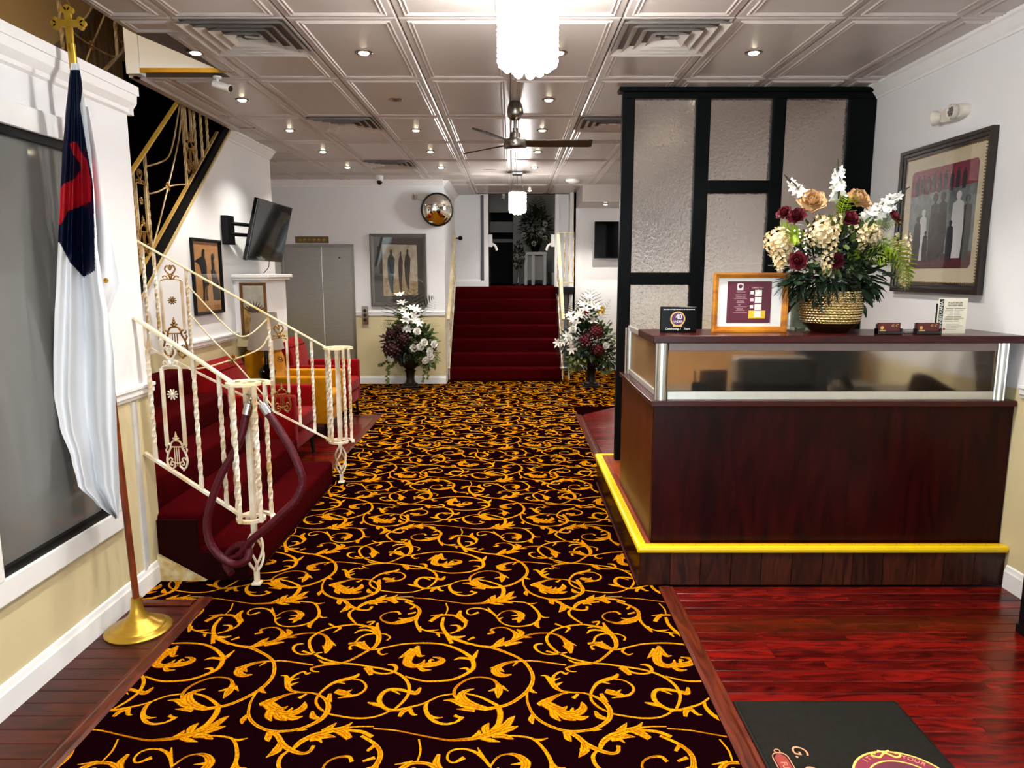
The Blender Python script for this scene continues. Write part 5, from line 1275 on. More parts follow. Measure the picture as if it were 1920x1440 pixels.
pe = MB(); Q = [(x + (.006 if x > X_ else -.006), y + .006 if y > Y_ else y, .0092) for x, y, z in P]
pe.tube([V(p) for p in Q[:-2][::-1] + []], .002, 5); pe.tube([V(Q[0]), V(Q[-1])], .002, 5); pe.tube([V(Q[n]), V(Q[-2])], .002, 5); pe.tube([V((X_ + .010 * cos(a), Y_ + .046 + .009 * sin(a), .0092)) for a in [2 * pi * k / 12 for k in range(13)]], .0018, 5)
pe.build('banner_edge', MCOP, mtx)
mtext('FUNE', fp, .03, MCOP, 0, -.028 - .02)
# ---- black cabinet at the right edge
bc = thing('black_stand', 'black boxy stand against the right wall beside the mat', 'stand', (2.545, 3.06, 0))
MB().box((-.125, -.13, .0005), (.125, .13, .04)).build('plinth', BLACK, bc); MB().box((-.12, -.125, .04), (.12, .125, .62)).build('body', BLACK, bc, bevel=.004); MB().box((-.125, -.13, .62), (.125, .13, .645)).build('top', BLACK, bc, bevel=.004)
ah = thing('wall_holder', 'narrow clear acrylic holder on the right wall beside the partition', 'holder', (XR - .001, 5.22, 2.02), -pi / 2)
MB().box((-.045, -.004, 0), (.045, -.001, .14)).build('back', CLEAR, ah); MB().box((-.045, -.03, 0), (.045, -.027, .09)).box((-.045, -.03, 0), (.045, -.004, .004)).build('pocket', CLEAR, ah)
# ================================================================== CEILING FIXTURES
ring_me = MB().lathe([(.032, .002), (.034, -.006), (.05, -.007), (.055, -.002), (.055, .003)], n=24).mesh('trim_ring', smooth=True); ring_me.materials.append(NICKEL)
def downlight(x, y, on=True, lbl=None, z=CH - .006):
    d = thing('downlight', lbl or 'small round recessed downlight set in a ceiling panel', 'downlight', (x, y, z), group='recessed ceiling downlights')
    link('trim_ring', ring_me, d)
    c = MB().lathe([(.034, -.001), (.026, .001), (.0001, .001)], n=20) if False else MB().lathe([(.033, -.004), (.024, -.012), (.010, -.016), (.0001, -.017)], n=20)
    c.build('lamp', BULB if on else NICKEL, d, smooth=True)
    if on:
        L = bpy.data.lights.new('downlight_beam', 'SPOT'); L.energy = SPOT_W; L.color = (1, .93, .83); L.spot_size = radians(112); L.spot_blend = .7; L.shadow_soft_size = .035
        o = bpy.data.objects.new('downlight_beam', L); COL.objects.link(o); o.parent = d; o.location = (0, 0, -.03)
DL = {(-1.98, 4.71): 'recessed downlight at the edge of the stairwell opening', (-2.147, 5.93): 'recessed downlight just behind the bullet camera by the stairwell', (-2.147, 7.15): 'recessed downlight over the top of the upper stair stringer', (-2.147, 8.37): 'recessed downlight beyond the television wall corner', (-2.147, 9.59): 'recessed downlight over the elevator recess',
      (-.927, 4.71): 'recessed downlight between the stair-side vent and the long chandelier', (-.927, 7.15): 'recessed downlight beside the middle vent, left of the fan blades', (-.927, 8.37): 'recessed downlight between the middle vent and the far vent', (-.927, 9.59): 'recessed downlight beside the far vent and dome camera',
      (.293, 4.71): 'recessed downlight half hidden by the long chandelier', (.293, 5.93): 'recessed downlight beside the fan canopy', (.293, 7.15): 'recessed downlight above the straight fan blade', (.293, 8.37): 'recessed downlight just past the fan blade', (.293, 9.59): 'recessed downlight beside the canopy of the small chandelier', (1.513, 4.71): 'recessed downlight over the reception desk near the partition cornice'}
for y in (-.17, 1.05, 2.27, 3.49, 4.71, 5.93, 7.15, 8.37, 9.59):
    for x in (-2.147, -.927, .293, 1.513):
        if x < -2 and y < 4.6: continue
        if (x, y) == (-2.147, 4.71): x = -1.98
        off = (abs(x + .927) < .01 and abs(y - 5.93) < .01)
        downlight(x, y, not off, 'unlit recessed downlight among the lit ones beside the ceiling fan' if off else DL.get((x, y)) or ('recessed downlight behind the black partition' if y > 5 else 'recessed downlight above the entrance end of the lobby'))
downlight(.293, 12.2, True, 'recessed downlight over the top of the red stairs'); downlight(1.5, 11.7, True, 'recessed downlight in the lowered soffit by the far television', 2.794); downlight(1.9, 12.1, True, 'recessed downlight deep in the lowered soffit corner', 2.794)
# ---- vents
vm = MB(); hw = .295
for k in range(4):
    w = hw - k * .062; z0, z1 = -.002 - .004 * k, -.030 + .004 * k
    a = [V((sx * w, sy * w, -.030)) for sx, sy in ((-1, -1), (1, -1), (1, 1), (-1, 1))]; b = [V((sx * (w - .042), sy * (w - .042), -.004)) for sx, sy in ((-1, -1), (1, -1), (1, 1), (-1, 1))]
    c = [p + V((0, 0, .003)) for p in b]; d = [p + V((0, 0, .003)) for p in a]
    vm.v += a + b + c + d; o = k * 16
    for r in range(3): vm.f += [(o + r * 4 + i, o + r * 4 + (i + 1) % 4, o + r * 4 + 4 + (i + 1) % 4, o + r * 4 + 4 + i) for i in range(4)]
VENTM = mat('vent_grey_metal', rgb(196, 190, 184), .35, .0, noise=.15, nscale=8)
vent_me = vm.mesh('louvres'); vent_me.materials.append(VENTM)
fr_me = MB().box((-.303, -.303, -.006), (-.29, .303, 0)).box((.29, -.303, -.006), (.303, .303, 0)).box((-.29, -.303, -.006), (.29, -.29, 0)).box((-.29, .29, -.006), (.29, .303, 0)).mesh('vent_frame'); fr_me.materials.append(CEIL)
vd_me = MB().box((-.29, -.29, .0), (.29, .29, .004)).mesh('duct'); vd_me.materials.append(GAP)
vl = {(-3, 0): 'square louvred air vent above the stair and security camera', (1, 0): 'square louvred air vent in front of the black partition', (-3, 2): 'square louvred air vent midway between fan and television wall', (1, 2): 'square louvred air vent beside the partition top edge', (-3, 4): 'far square louvred air vent near the dome camera'}
for (i, j), lb in vl.items():
    v = thing('air_vent', lb, 'air vent', (GX0 + (i + .5) * GW, GY0 + j * GL + .305, CH - .001), group='ceiling air vents')
    link('louvres', vent_me, v); link('vent_frame', fr_me, v); link('duct', vd_me, v)
    MB().obox((.03, .0, -.008), (.05, .02, .004), Matrix.Rotation(.4, 3, 'Z')).obox((-.06, .03, -.008), (.03, .03, .004), Matrix.Rotation(-.3, 3, 'Z')).build('damper', ALU, v)
# ---- chandeliers
def strand_mesh(L, r):
    prof = [(.0001, 0)]; n = max(6, int(L / .022))
    for i in range(n):
        z = -L * i / n; prof += [(r, z - .002), (r * 1.06, z - L / n * .5), (r * .9, z - L / n + .002)]
    prof += [(r * .7, -L - r * .6), (.0001, -L - r)]
    me = MB().lathe(prof, n=12).mesh('crystal_strand', smooth=True); me.materials.append(CRYSTAL); return me
def chandelier(lbl, x, y, ztop, L, R_, r, chain):
    c = thing('chandelier', lbl, 'chandelier', (x, y, ztop))
    canopy_z = CH - .008 - ztop
    MB().box((-.07, -.07, canopy_z - .035), (.07, .07, canopy_z)).build('canopy', CHROME, c, bevel=.004)
    if chain > .05:
        for sx, sy in ((-.045, -.045), (.045, -.045), (.045, .045), (-.045, .045)):
            n = int(chain / .02); ch = MB()
            for i in range(n):
                zc = .01 + (canopy_z - .04) * (i + .5) / n; a = (i % 2) * pi / 2
                t_ = (zc) / canopy_z; px, py = sx * (2 - 1.0 * t_), sy * (2 - 1.0 * t_)
                ch.tube([V((px + .006 * cos(q) * cos(a), py + .006 * cos(q) * sin(a), zc + .012 * sin(q))) for q in [2 * pi * k / 8 for k in range(9)]], .0016, 4, cap=False)
            ch.build('chain', CHROME, c)
        MB().tube([(0, 0, 0), (0, 0, canopy_z - .03)], .004).build('cord', CHROME, c)
    else: MB().tube([(0, 0, 0), (0, 0, canopy_z - .03)], .02).build('stem', CHROME, c)
    MB().lathe([(R_ + r, -.01), (R_ + r, .01), (.0001, .012)], n=32).build('plate', CHROME, c, smooth=False)
    mo, mi = strand_mesh(L * .92, r), strand_mesh(L, r)
    no = int(2 * pi * R_ / (2.7 * r))
    for k in range(no):
        a = 2 * pi * k / no; o = link('crystal_strand', mo, c); o.location = (R_ * cos(a), R_ * sin(a), -.012)
    for k in range(6):
        a = 2 * pi * k / 6 + .3; o = link('crystal_strand', mi, c); o.location = (R_ * .5 * cos(a), R_ * .5 * sin(a), -.012)
    return c
chandelier('long lit crystal chandelier hanging in front of the ceiling fan', .072, 3.45, 3.02, .39, .115, .025, 0)
chandelier('small lit crystal chandelier on chains before the rear doorway', .075, 10.05, 2.80, .27, .10, .020, .22)
# ---- ceiling fan
fan = thing('ceiling_fan', 'brushed nickel ceiling fan with three dark blades', 'ceiling fan', (.025, 6.0, 0))
MB().lathe([(.045, CH - .008), (.062, CH - .05), (.068, CH - .09), (.058, CH - .125), (.03, CH - .15), (.0001, CH - .152)], n=28).build('canopy', NICKEL, fan, smooth=True)
MB().tube([(0, 0, 2.80), (0, 0, CH - .14)], .013, 12).build('downrod', NICKEL, fan, smooth=True)
MB().lathe([(.022, 2.86), (.022, 2.83), (.045, 2.82), (.047, 2.78), (.06, 2.775), (.094, 2.768), (.096, 2.762), (.096, 2.715), (.09, 2.705), (.0001, 2.70)], n=36).build('motor', NICKEL, fan, smooth=True)
BLADE = mat('fan_blade_dark', rgb(58, 50, 46), .35, .3, noise=.2, nscale=8)
for a in (0.0, 2.3, 4.25):
    d = V((cos(a), sin(a), 0)); w = V((-sin(a), cos(a), 0)); mm = MB(); pts = []
    for s_, hw_, in ((.09, .045), (.2, .055), (.45, .06), (.60, .062), (.625, .04)):
        pts.append((d * s_ + w * hw_ + V((0, 0, 2.745 - .016)), d * s_ - w * hw_ + V((0, 0, 2.745 + .016))))
    for p, q in pts: mm.v += [p, q, q - V((0, 0, .008)), p - V((0, 0, .008))]
    mm.f = [(i * 4 + k, i * 4 + (k + 1) % 4, i * 4 + 4 + (k + 1) % 4, i * 4 + 4 + k) for i in range(4) for k in range(4)] + [(0, 1, 2, 3), (16, 17, 18, 19)]
    mm.build('blade', BLADE, fan)
# ---- small ceiling devices
def onceil(x, y): return at_z(x, y, CH)
def bullet_cam(lbl, p, d):
    c = thing('security_camera', lbl, 'camera', p); d = V(d).normalized()
    MB().lathe([(.03, 0), (.03, -.012), (.012, -.018), (.0001, -.018)], n=18).build('mount', WHITE, c, smooth=True)
    MB().tube([(0, 0, -.015), (0, 0, -.05)], .010).build('stalk', WHITE, c)
    q = V((0, 0, -.055)); MB().tube([q - d * .03, q + d * .10], .026, 16).build('body', WHITE, c, smooth=True); MB().tube([q + d * .095, q + d * .104], .022, 16).build('lens', GLOSSBLACK, c)
    return c
bullet_cam('white bullet camera under the stairwell fascia', V((-2.07, 5.26, CH - .006)), (.75, -.15, -.25))
bullet_cam('white bullet camera above the rear doorway', V((-.15, 12.75, 3.06)), (-.2, -.9, -.4))
dc = onceil(708, 326)
dm = thing('dome_camera', 'white dome camera on the ceiling before the elevator wall', 'camera', (dc.x, 10.4, CH - .006))
MB().lathe([(.055, 0), (.055, -.05), (.045, -.085), (.0001, -.09)], n=20).build('housing', WHITE, dm, smooth=True); MB().ball((0, -.01, -.085), .042, 12).build('lens', GLOSSBLACK, dm, smooth=True)
sd = thing('smoke_detector', 'white round smoke detector beside the partition cornice', 'detector', (1.02, 6.75 - .9, CH - .006))
MB().lathe([(.07, 0), (.07, -.02), (.06, -.035), (.0001, -.038)], n=24).build('body', WHITE, sd, smooth=True); MB().lathe([(.045, -.036), (.04, -.042), (.0001, -.043)], n=20).build('grille', TRIM, sd, smooth=True)
p = onceil(1075, 338); tag(MB().lathe([(.11, 0), (.10, -.03), (.06, -.045), (.0001, -.05)], (.9, p.y - .1, CH - .006), 28).build('ceiling_dome_light', mat('opal_dome', rgb(240, 240, 238), .3, noise=.02), smooth=True), 'opal dome on the ceiling right of the far chandelier', 'ceiling light')
p = onceil(920, 318); tag(MB().lathe([(.10, 0), (.10, -.008), (.085, -.012), (.0001, -.012)], (p.x, p.y, CH - .006), 28).build('ceiling_speaker', CEIL, smooth=True), 'flat round ceiling speaker left of the far chandelier', 'speaker')
# ================================================================== FURNITURE AND WALL THINGS (left and rear)
def armchair(lbl, y0, m, w=.70, dark=None):
    c = thing('armchair', lbl, 'armchair', (-2.24, y0 + w / 2, 0), 0, 'armchairs along the picture wall')
    hw = w / 2; x0, x1 = -.42, .38
    def B(n, a, b, mm=m, bv=.03): return MB().box(a, b).build(n, mm, c, bevel=bv, segs=3, smooth=True)
    B('base', (x0 + .05, -hw + .08, .17), (x1 - .02, hw - .08, .32), bv=.015)
    B('seat_cushion', (x0 + .18, -hw + .10, .32), (x1, hw - .10, .47), bv=.035)
    # raked back with rounded top
    bk = MB()
    prof = [(x0 + .02, .17), (x0 + .22, .30), (x0 + .16, .80), (x0 + .11, .91), (x0 + .02, .95), (x0 - .06, .90), (x0 - .06, .60)]
    bk.prism([(x, -hw + .03, z) for x, z in prof], (0, w - .06, 0)); bk.build('backrest', m, c, bevel=.03, segs=3, smooth=True)
    pz = MB(); pz.tube([(x0 + .135, -hw + .06, .87), (x0 + .135, hw - .06, .87)], .006, 6); pz.build('piping', m, c)
    for s_ in (-1, 1):
        y_a = s_ * (hw - .05)
        MB().box((x0 + .02, y_a - .05, .17), (x1 - .01, y_a + .05, .66)).build('arm', m, c, bevel=.022, segs=3, smooth=True)
    for sx in (x0 + .10, x1 - .06):
        for sy in (-hw + .06, hw - .06): MB().tube([(sx, sy, .19), (sx + (.02 if sx > 0 else -.02), sy, .001)], [.022, .014], 8).build('leg', BLACK, c, smooth=True)
armchair('red velvet armchair standing nearest the stair railing', 5.98, REDVELVET)
armchair('golden yellow velvet armchair between two red ones', 7.10, YELVELVET)
armchair('red velvet armchair standing next to the elevator doors', 7.97, REDVELVET)
def side_table(lbl, x, y):
    t = thing('side_table', lbl, 'side table', (x, y, 0))
    MB().lathe([(.19, .52), (.195, .525), (.195, .54), (.19, .545), (.0001, .545)], n=32).build('top', GLOSSBLACK, t, smooth=True)
    MB().lathe([(.197, .515), (.203, .52), (.203, .545), (.197, .55), (.197, .515)], n=32).build('rim', GOLD, t, smooth=True)
    for k in range(4):
        a = 2 * pi * k / 4 + .4; MB().tube([(.17 * cos(a), .17 * sin(a), .52), (.15 * cos(a), .15 * sin(a), .02)], .010, 8).build('leg', GOLD, t)
    MB().lathe([(.165, .02), (.17, .0), (.15, .0), (.145, .02), (.165, .02)], n=28).build('foot_ring', GOLD, t)
def table_lamp(lbl, x, y, z=.5505, s=1.0):
    l = thing('table_lamp', lbl, 'lamp', (x, y, z))
    MB().lathe([(.075 * s, 0), (.08 * s, .02), (.05 * s, .04), (.03 * s, .07), (.075 * s, .15), (.085 * s, .20), (.055 * s, .24), (.022 * s, .27), (.018 * s, .40), (.012 * s, .44), (.0001, .44)], n=24).build('base', GLOSSBLACK, l, smooth=True)
    MB().lathe([(.175 * s, .42), (.165 * s, .47), (.14 * s, .58), (.122 * s, .70), (.118 * s, .77), (.115 * s, .77), (.137 * s, .58), (.172 * s, .42), (.175 * s, .42)], n=32).build('shade', mat('silk_shade' + str(len(MATS)), rgb(138, 126, 112), .7, noise=.12, nscale=6, sheen=.1), l, smooth=True)
    MB().tube([(0, 0, .44), (0, 0, .60)], .006).build('harp', BRASS, l)
    MB().lathe([(.11 * s, .758), (.118 * s, .758), (.118 * s, .764), (.11 * s, .764), (.11 * s, .758)], n=24).tube([(-.115 * s, 0, .761), (.115 * s, 0, .761)], .003).tube([(0, 0, .6), (0, 0, .765)], .004).build('spider', BRASS, l)
    MB().ball((.02, 0, .46), .012, 8).tube([(.02, 0, .46), (.06, 0, .40)], .003).build('switch_chain', BRASS, l)
side_table('round gold-rimmed side table between red and yellow armchairs', -2.32, 6.89)
table_lamp('black table lamp with pale silk shade between red and yellow armchairs', -2.40, 6.89)
# corner pilaster with shelf, painting leaning under it
pil = thing('corner_shelf', 'white box shelf projecting from the picture wall below the television', 'shelf', (-2.59, 7.4, 0))
MB().box((XS + .001, 7.08, .97), (-2.44, 7.72, 1.63)).build('case', WALL2, pil, world=True)
MB().box((XS + .001, 7.04, 1.63), (-2.40, 7.76, 1.655)).box((XS + .001, 7.02, 1.655), (-2.38, 7.78, 1.69)).build('shelf_top', TRIM, pil, world=True, bevel=.006)
def framed(name, lbl, loc, rz, W_, H_, t, d, fm):
    f = thing(name, lbl, 'picture', loc, rz); frame4(W_, H_, t, d, fm, f); return f
OLDW = mat('old_gilt_wood', rgb(110, 72, 28), .4, noise=.4, nscale=16)
b0 = at_y(451, 600, 7.07); b1 = at_y(496, 530, 7.07)
fs = framed('small_painting', 'small gilt framed painting of brown foliage under the box shelf', ((b0.x + b1.x) / 2 + .01, 7.079, b0.z - .16), 0, (b1.x - b0.x) / 2, b1.z - b0.z + .16, .028, .022, OLDW)
w_ = (b1.x - b0.x) / 2; h_ = b1.z - b0.z + .16
MB().box((-w_ + .02, -.008, .02), (w_ - .02, -.002, h_ - .02)).build('canvas', mat('canvas_ochre', rgb(176, 138, 74), .7, col2=rgb(84, 56, 34), nscale=16), fs)
MB().box((-w_ + .025, -.0088, h_ * .55), (w_ - .025, -.008, h_ - .025)).build('canvas_sky', mat('canvas_sky', rgb(168, 162, 150), .7, noise=.3, nscale=12), fs)
lv = MB()
for k in range(9):
    a = radians(30 + k * 15); o = V((.0, -.0095, h_ * .42)); d_ = V((cos(a), 0, sin(a))); n_ = V((-sin(a), 0, cos(a)))
    lv.add([o, o + d_ * .07 + n_ * .008, o + d_ * .14, o + d_ * .07 - n_ * .008], [(0, 1, 2, 3)])
lv.build('painted_leaves', mat('paint_dark', rgb(60, 48, 44), .7, noise=.2), fs)
# silhouette picture
z0_, z1_ = 1.335, 2.0
sp_ = framed('silhouette_picture', 'black framed silhouette of a flute player and a lady on tan ground', (XS + .001, 6.46, z0_), pi / 2, .30, z1_ - z0_, .026, .03, BLACK)
MB().box((-.28, -.006, .02), (.28, -.002, z1_ - z0_ - .02)).build('ground', mat('tan_print', rgb(206, 150, 92), .6, noise=.08, nscale=5), sp_)
SIL = mat('silhouette_black', rgb(14, 10, 8), .6, noise=.1)
def lp(px, py): # crop pixels -> local, crop 1440 wide of 300 px, origin (230,420)
    # frame interior corners in the crop: (640,150)-(870,175)-(885,790)-(650,810)
    u = (px - 628) / (880 - 628); t_ = 120 + 30 * u; b_ = 820 - 22 * u
    return (-.30 + .60 * u, (z1_ - z0_) * (1 - (py - t_) / (b_ - t_)))
MAN = [(655,325),(690,315),(715,290),(718,250),(728,222),(742,226),(745,262),(740,295),(752,340),(756,400),(752,470),(768,505),(766,545),(752,560),(750,640),(755,688),(735,690),(738,600),(732,560),(728,640),(726,690),(706,690),(712,600),(710,500),(702,420),(694,372),(672,345)]
LADY = [(800,330),(798,305),(806,268),(820,264),(832,285),(828,312),(818,330),(826,370),(824,410),(842,450),(856,520),(862,600),(864,684),(836,690),(800,684),(796,600),(798,500),(792,440),(790,420),(802,400),(798,360)]
flatpoly([lp(*q) for q in MAN], -.0072, SIL, 'flutist', sp_); flatpoly([lp(*q) for q in LADY], -.0072, SIL, 'lady', sp_)
flatpoly([lp(*q) for q in [(650,330),(708,292),(710,298),(660,338)]], -.0082, SIL, 'flute', sp_)
ws = MB()
for (a, b, y) in ((706, 765, 735), (712, 765, 748), (712, 762, 770), (802, 855, 732), (806, 858, 746), (800, 820, 768), (828, 850, 768)):
    p, q = lp(a, y), lp(b, y + 4); ws.box((p[0], -.0068, q[1]), (q[0], -.006, p[1]))
ws.build('caption_marks', mat('sepia_print', rgb(150, 100, 58), .6, noise=.1), sp_)
MB().box((-.275, -.0125, .025), (.275, -.0115, z1_ - z0_ - .025)).build('glazing', PICGLASS, sp_)
# ---- television on swing bracket
tv = thing('television', 'large black television on a swing bracket above the box shelf', 'television', (-2.52, 7.52, 2.12), pi / 2)
# local -Y faces the room; tilt the screen downwards
TM_ = Matrix.Rotation(radians(14), 3, 'X')
def tvbox(n, c, h, m, bv=.008):
    b = MB().obox(TM_ @ V(c), h, TM_); return b.build(n, m, tv, bevel=bv)
tvbox('bezel', (0, 0, 0), (.535, .022, .305), GLOSSBLACK); tvbox('screen', (0, -.0225, .008), (.52, .001, .285), mat('screen_black', rgb(3, 3, 4), .05, noise=.05, spec=.3), 0); tvbox('rear_cover', (0, .035, -.02), (.35, .02, .2), BLACK)
MB().box((-.66, .165, -.15), (-.50, .228, .12)).build('wall_plate', BLACK, tv); MB().tube([(-.6, .19, .05), (-.3, .10, .05), (-.05, .05, .03)], .018).tube([(-.6, .19, -.05), (-.3, .10, -.05), (-.05, .05, -.03)], .018).build('bracket_arm', BLACK, tv)
MB().tube(spl([(.05, .03, -.28), (.07, .05, -.36), (.06, .10, -.42)], 5), .004).build('cable', BLACK, tv)
# ---- elevator
el = thing('elevator', 'brushed steel elevator doors with steel surround', 'elevator', (-2.93, YE, 0))
MB().box((-3.46, YE + .04, .001), (-2.887, YE + .07, 2.10)).build('door', STEEL, el, world=True, bevel=.002); MB().box((-2.884, YE + .05, .001), (-2.40, YE + .08, 2.10)).build('door', STEEL, el, world=True, bevel=.002)
MB().box((-2.425, YE - .012, .007), (-2.385, YE - .0005, 2.13)).box((-3.49, YE - .012, 2.09), (-2.425, YE - .0005, 2.13)).box((-3.49, YE - .012, .001), (-3.455, YE - .0005, 2.09)).build('surround', mat('steel_frame', rgb(176, 174, 168), .3, 1, noise=.1), el, world=True)
MB().lathe([(.012, 0), (.012, .004), (.0001, .005)], (-2.62, YE + .047, 1.93), 14, Matrix.Rotation(pi / 2, 3, 'X')).build('key_port', INK, el, world=True)
def plate(name, lbl, cat, x0, x1, z0, z1, m, btn, vert):
    t = thing(name, lbl, cat, ((x0 + x1) / 2, YE - (.001 if not vert else .032), z0)); w = (x1 - x0) / 2; h = z1 - z0
    MB().box((-w, -.008, 0), (w, 0, h)).build('plate', m, t, bevel=.002)
    n = btn
    for k in range(n):
        p = (0, -.008, h * (k + 1) / (n + 1)) if vert else (-w + 2 * w * (k + 1) / (n + 1), -.008, h / 2)
        MB().lathe([(.021, 0), (.021, .003), (.017, .006), (.017, .003), (.0001, .003)] if not vert else [(.026, 0), (.026, .004), (.018, .006), (.0001, .006)], p, 18, Matrix.Rotation(pi / 2, 3, 'X')).build('button', BRASS if not vert else INK, t, smooth=False)
plate('floor_indicator', 'bronze floor indicator strip with round lamps above the elevator', 'indicator', -3.26, -2.755, 2.145, 2.245, mat('bronze_plate', rgb(132, 116, 88), .3, 1, noise=.15), 6, False)
plate('call_panel', 'steel elevator call panel with three round buttons', 'button panel', -2.285, -2.19, .925, 1.205, CHROME, 3, True)
# ---- abstract painting by the elevator
ab = framed('abstract_painting', 'grey framed painting of three elongated figures beside the elevator', (-1.715, YE - .001, 1.20), 0, .425, 1.08, .055, .035, mat('pewter_frame', rgb(112, 106, 100), .3, .6, noise=.2, nscale=8))
MB().box((-.38, -.010, .045), (.38, -.002, 1.035)).build('mat_board', mat('dark_grey_mount', rgb(66, 62, 56), .5, noise=.08), ab)
def ap(px, py): # from the 4x crop (660,380) -> local
    x = 660 + px / 4; y = 380 + py / 4; p = at_y(x, y, YE); return (p.x + 1.715, p.z - 1.20)
c1 = [ap(228, 312), ap(485, 318), ap(492, 500), ap(495, 690), ap(240, 700), ap(232, 500)]
flatpoly(c1, -.0122, mat('canvas_white', rgb(206, 200, 188), .7, col2=rgb(168, 148, 116), nscale=10), 'canvas', ab)
flatpoly([ap(240, 560), ap(490, 590), ap(494, 688), ap(242, 698)], -.0128, mat('canvas_tan', rgb(190, 172, 138), .7, col2=rgb(140, 110, 76), nscale=14), 'ground_wash', ab)
def slim(cx, top, bot, w, m, nm):
    P = [(cx - w * .12, top + 35), (cx - w * .18, top + 18), (cx, top), (cx + w * .18, top + 18), (cx + w * .12, top + 35), (cx + w * .5, top + 75), (cx + w * .45, top + 160), (cx + w * .3, top + 250), (cx + w * .35, bot - 15), (cx + w * .15, bot), (cx - w * .1, bot - 40), (cx - w * .35, top + 230), (cx - w * .5, top + 120), (cx - w * .4, top + 65)]
    flatpoly([ap(*q) for q in P], -.0134, m, nm, ab)
slim(293, 348, 685, 56, mat('paint_teal', rgb(44, 78, 92), .6, col2=rgb(30, 34, 38), nscale=14), 'figure'); slim(365, 362, 680, 34, mat('paint_plum', rgb(78, 50, 62), .6, col2=rgb(40, 30, 30), nscale=14), 'figure'); slim(416, 346, 660, 46, mat('paint_umber', rgb(70, 62, 50), .6, col2=rgb(26, 40, 50), nscale=14), 'figure')
MB().box((-.375, -.0195, .05), (.375, -.0185, 1.03)).build('glazing', PICGLASS, ab)
# ---- convex mirror and emergency light behind it
mp = at_y(820, 393, YE - .12)
mr_ = thing('convex_mirror', 'round black-rimmed convex safety mirror high on the wall corner', 'mirror', mp)
MM = Matrix.Rotation(.28, 3, 'Z') @ Matrix.Rotation(pi / 2 + .12, 3, 'X')
R0 = .232
MB().lathe([(R0 * sin(.75 * i / 12) / sin(.75), (cos(.75 * i / 12) - cos(.75)) * R0 / sin(.75)) for i in range(12, 0, -1)] + [(.0001, (1 - cos(.75)) * R0 / sin(.75))], (0, 0, 0), 48, MM).build('mirror_face', mat('mirror_silver', rgb(225, 222, 216), .03, 1, noise=.01), mr_, smooth=True)
MB().lathe([(R0 - .006, -.012), (R0 + .012, -.012), (R0 + .012, .010), (R0 - .004, .014), (R0 - .006, -.012)], (0, 0, 0), 48, MM).build('rim', BLACK, mr_, smooth=True)
MB().lathe([(R0, -.014), (R0, -.012), (.0001, -.012)], (0, 0, 0), 32, MM).build('back', BLACK, mr_); MB().tube([(0, .012, 0), (0, .115, .0)], .012).build('bracket', BLACK, mr_)
emergency('white twin-head emergency light half behind the convex mirror', (at_y(797, 370, YE).x, YE - .001, at_y(797, 370, YE).z), 0, .95)
# ---- television at far right, seen past the partition
tz = at_y(1145, 395, 12.3)
t2 = thing('wall_monitor', 'black wall monitor beyond the partition beside the red stairs', 'television', (1.96, 12.40, 1.95))
MB().box((-.55, -.03, 0), (.55, .03, .62)).build('bezel', GLOSSBLACK, t2, bevel=.006); MB().box((-.53, -.0315, .02), (.53, -.03, .60)).build('screen', MATS['screen_black'], t2); MB().box((-.15, .03, .2), (.15, .095, .45)).build('mount', BLACK, t2)
# ================================================================== HALL BEYOND THE DOORWAY
HD = mat('hall_wall_grey', rgb(196, 192, 186), .6, noise=.05)
hz = 1.46
hb = MB(); hb.box((-.62, YB + .15, hz), (-.50, 17.6, 4.2)); hb.box((.98, YB + .15, hz), (1.1, 17.6, 4.2)); hb.box((-.62, YB + .1, 4.1), (1.1, 17.6, 4.2))
struct(hb.build('wall_hall', HD), 'dim hall walls beyond the rear doorway')
hf = struct(MB().box((-.62, YB, hz - .12), (1.1, 17.6, hz - .001)).build('floor_hall', mat('hall_carpet', rgb(84, 10, 14), .95, noise=.4, nscale=90, spec=.05)))
# hall back: dark opening on the left, pale wall on the right
pb_ = MB(); pb_.box((.02, 16.0, hz), (.98, 16.1, 4.1)); pb_.box((-.5, 16.0, 3.02), (.02, 16.1, 4.1))
struct(pb_.build('wall_hall_back', HD)); struct(MB().box((-.5, 17.5, hz), (1, 17.6, 4.1)).build('wall_far_room', mat('far_room_dark', rgb(18, 18, 20), .8, noise=.2)))  # near-black wall colour stands in for the unlit far room
struct(bar('trim_22', HD, ((-.5, 16.6, 2.62), (.02, 16.7, 2.86)), ((-.5, 17.2, 2.42), (.02, 17.3, 2.5))))
# doorway jambs with white hinged closers
jl, jr = at_y(914, 450, YB).x, at_y(1041, 450, YB).x
struct(bar('trim_23', TRIM, ((-.50, YB - .02, hz), (-.42, YB + .16, 3.09)), ((.765, YB - .02, hz), (.84, YB + .16, 3.09))), 'white jambs of the rear doorway')
struct(bar('trim_24', mat('dark_edge', rgb(70, 72, 78), .5, noise=.1), ((-.56, YB - .012, hz), (-.50, YB - .001, 3.06))))
for sx, x, lb in ((1, -.42, 'white lever closer on the jamb beside the dark opening'), (-1, .765, 'white lever closer on the jamb beside the pedestal flowers')):
    g = thing('door_closer', lb, 'door closer', (x, YB - .0, 2.16))
    MB().box((0, -.03, 0), (sx * .07, .03, .22)).build('body', WHITE, g, bevel=.01); MB().tube(spl([(sx * .05, 0, .06), (sx * .12, 0, .02), (sx * .15, 0, -.06)], 4), [.022] * 9, 8).build('lever', WHITE, g, smooth=True)
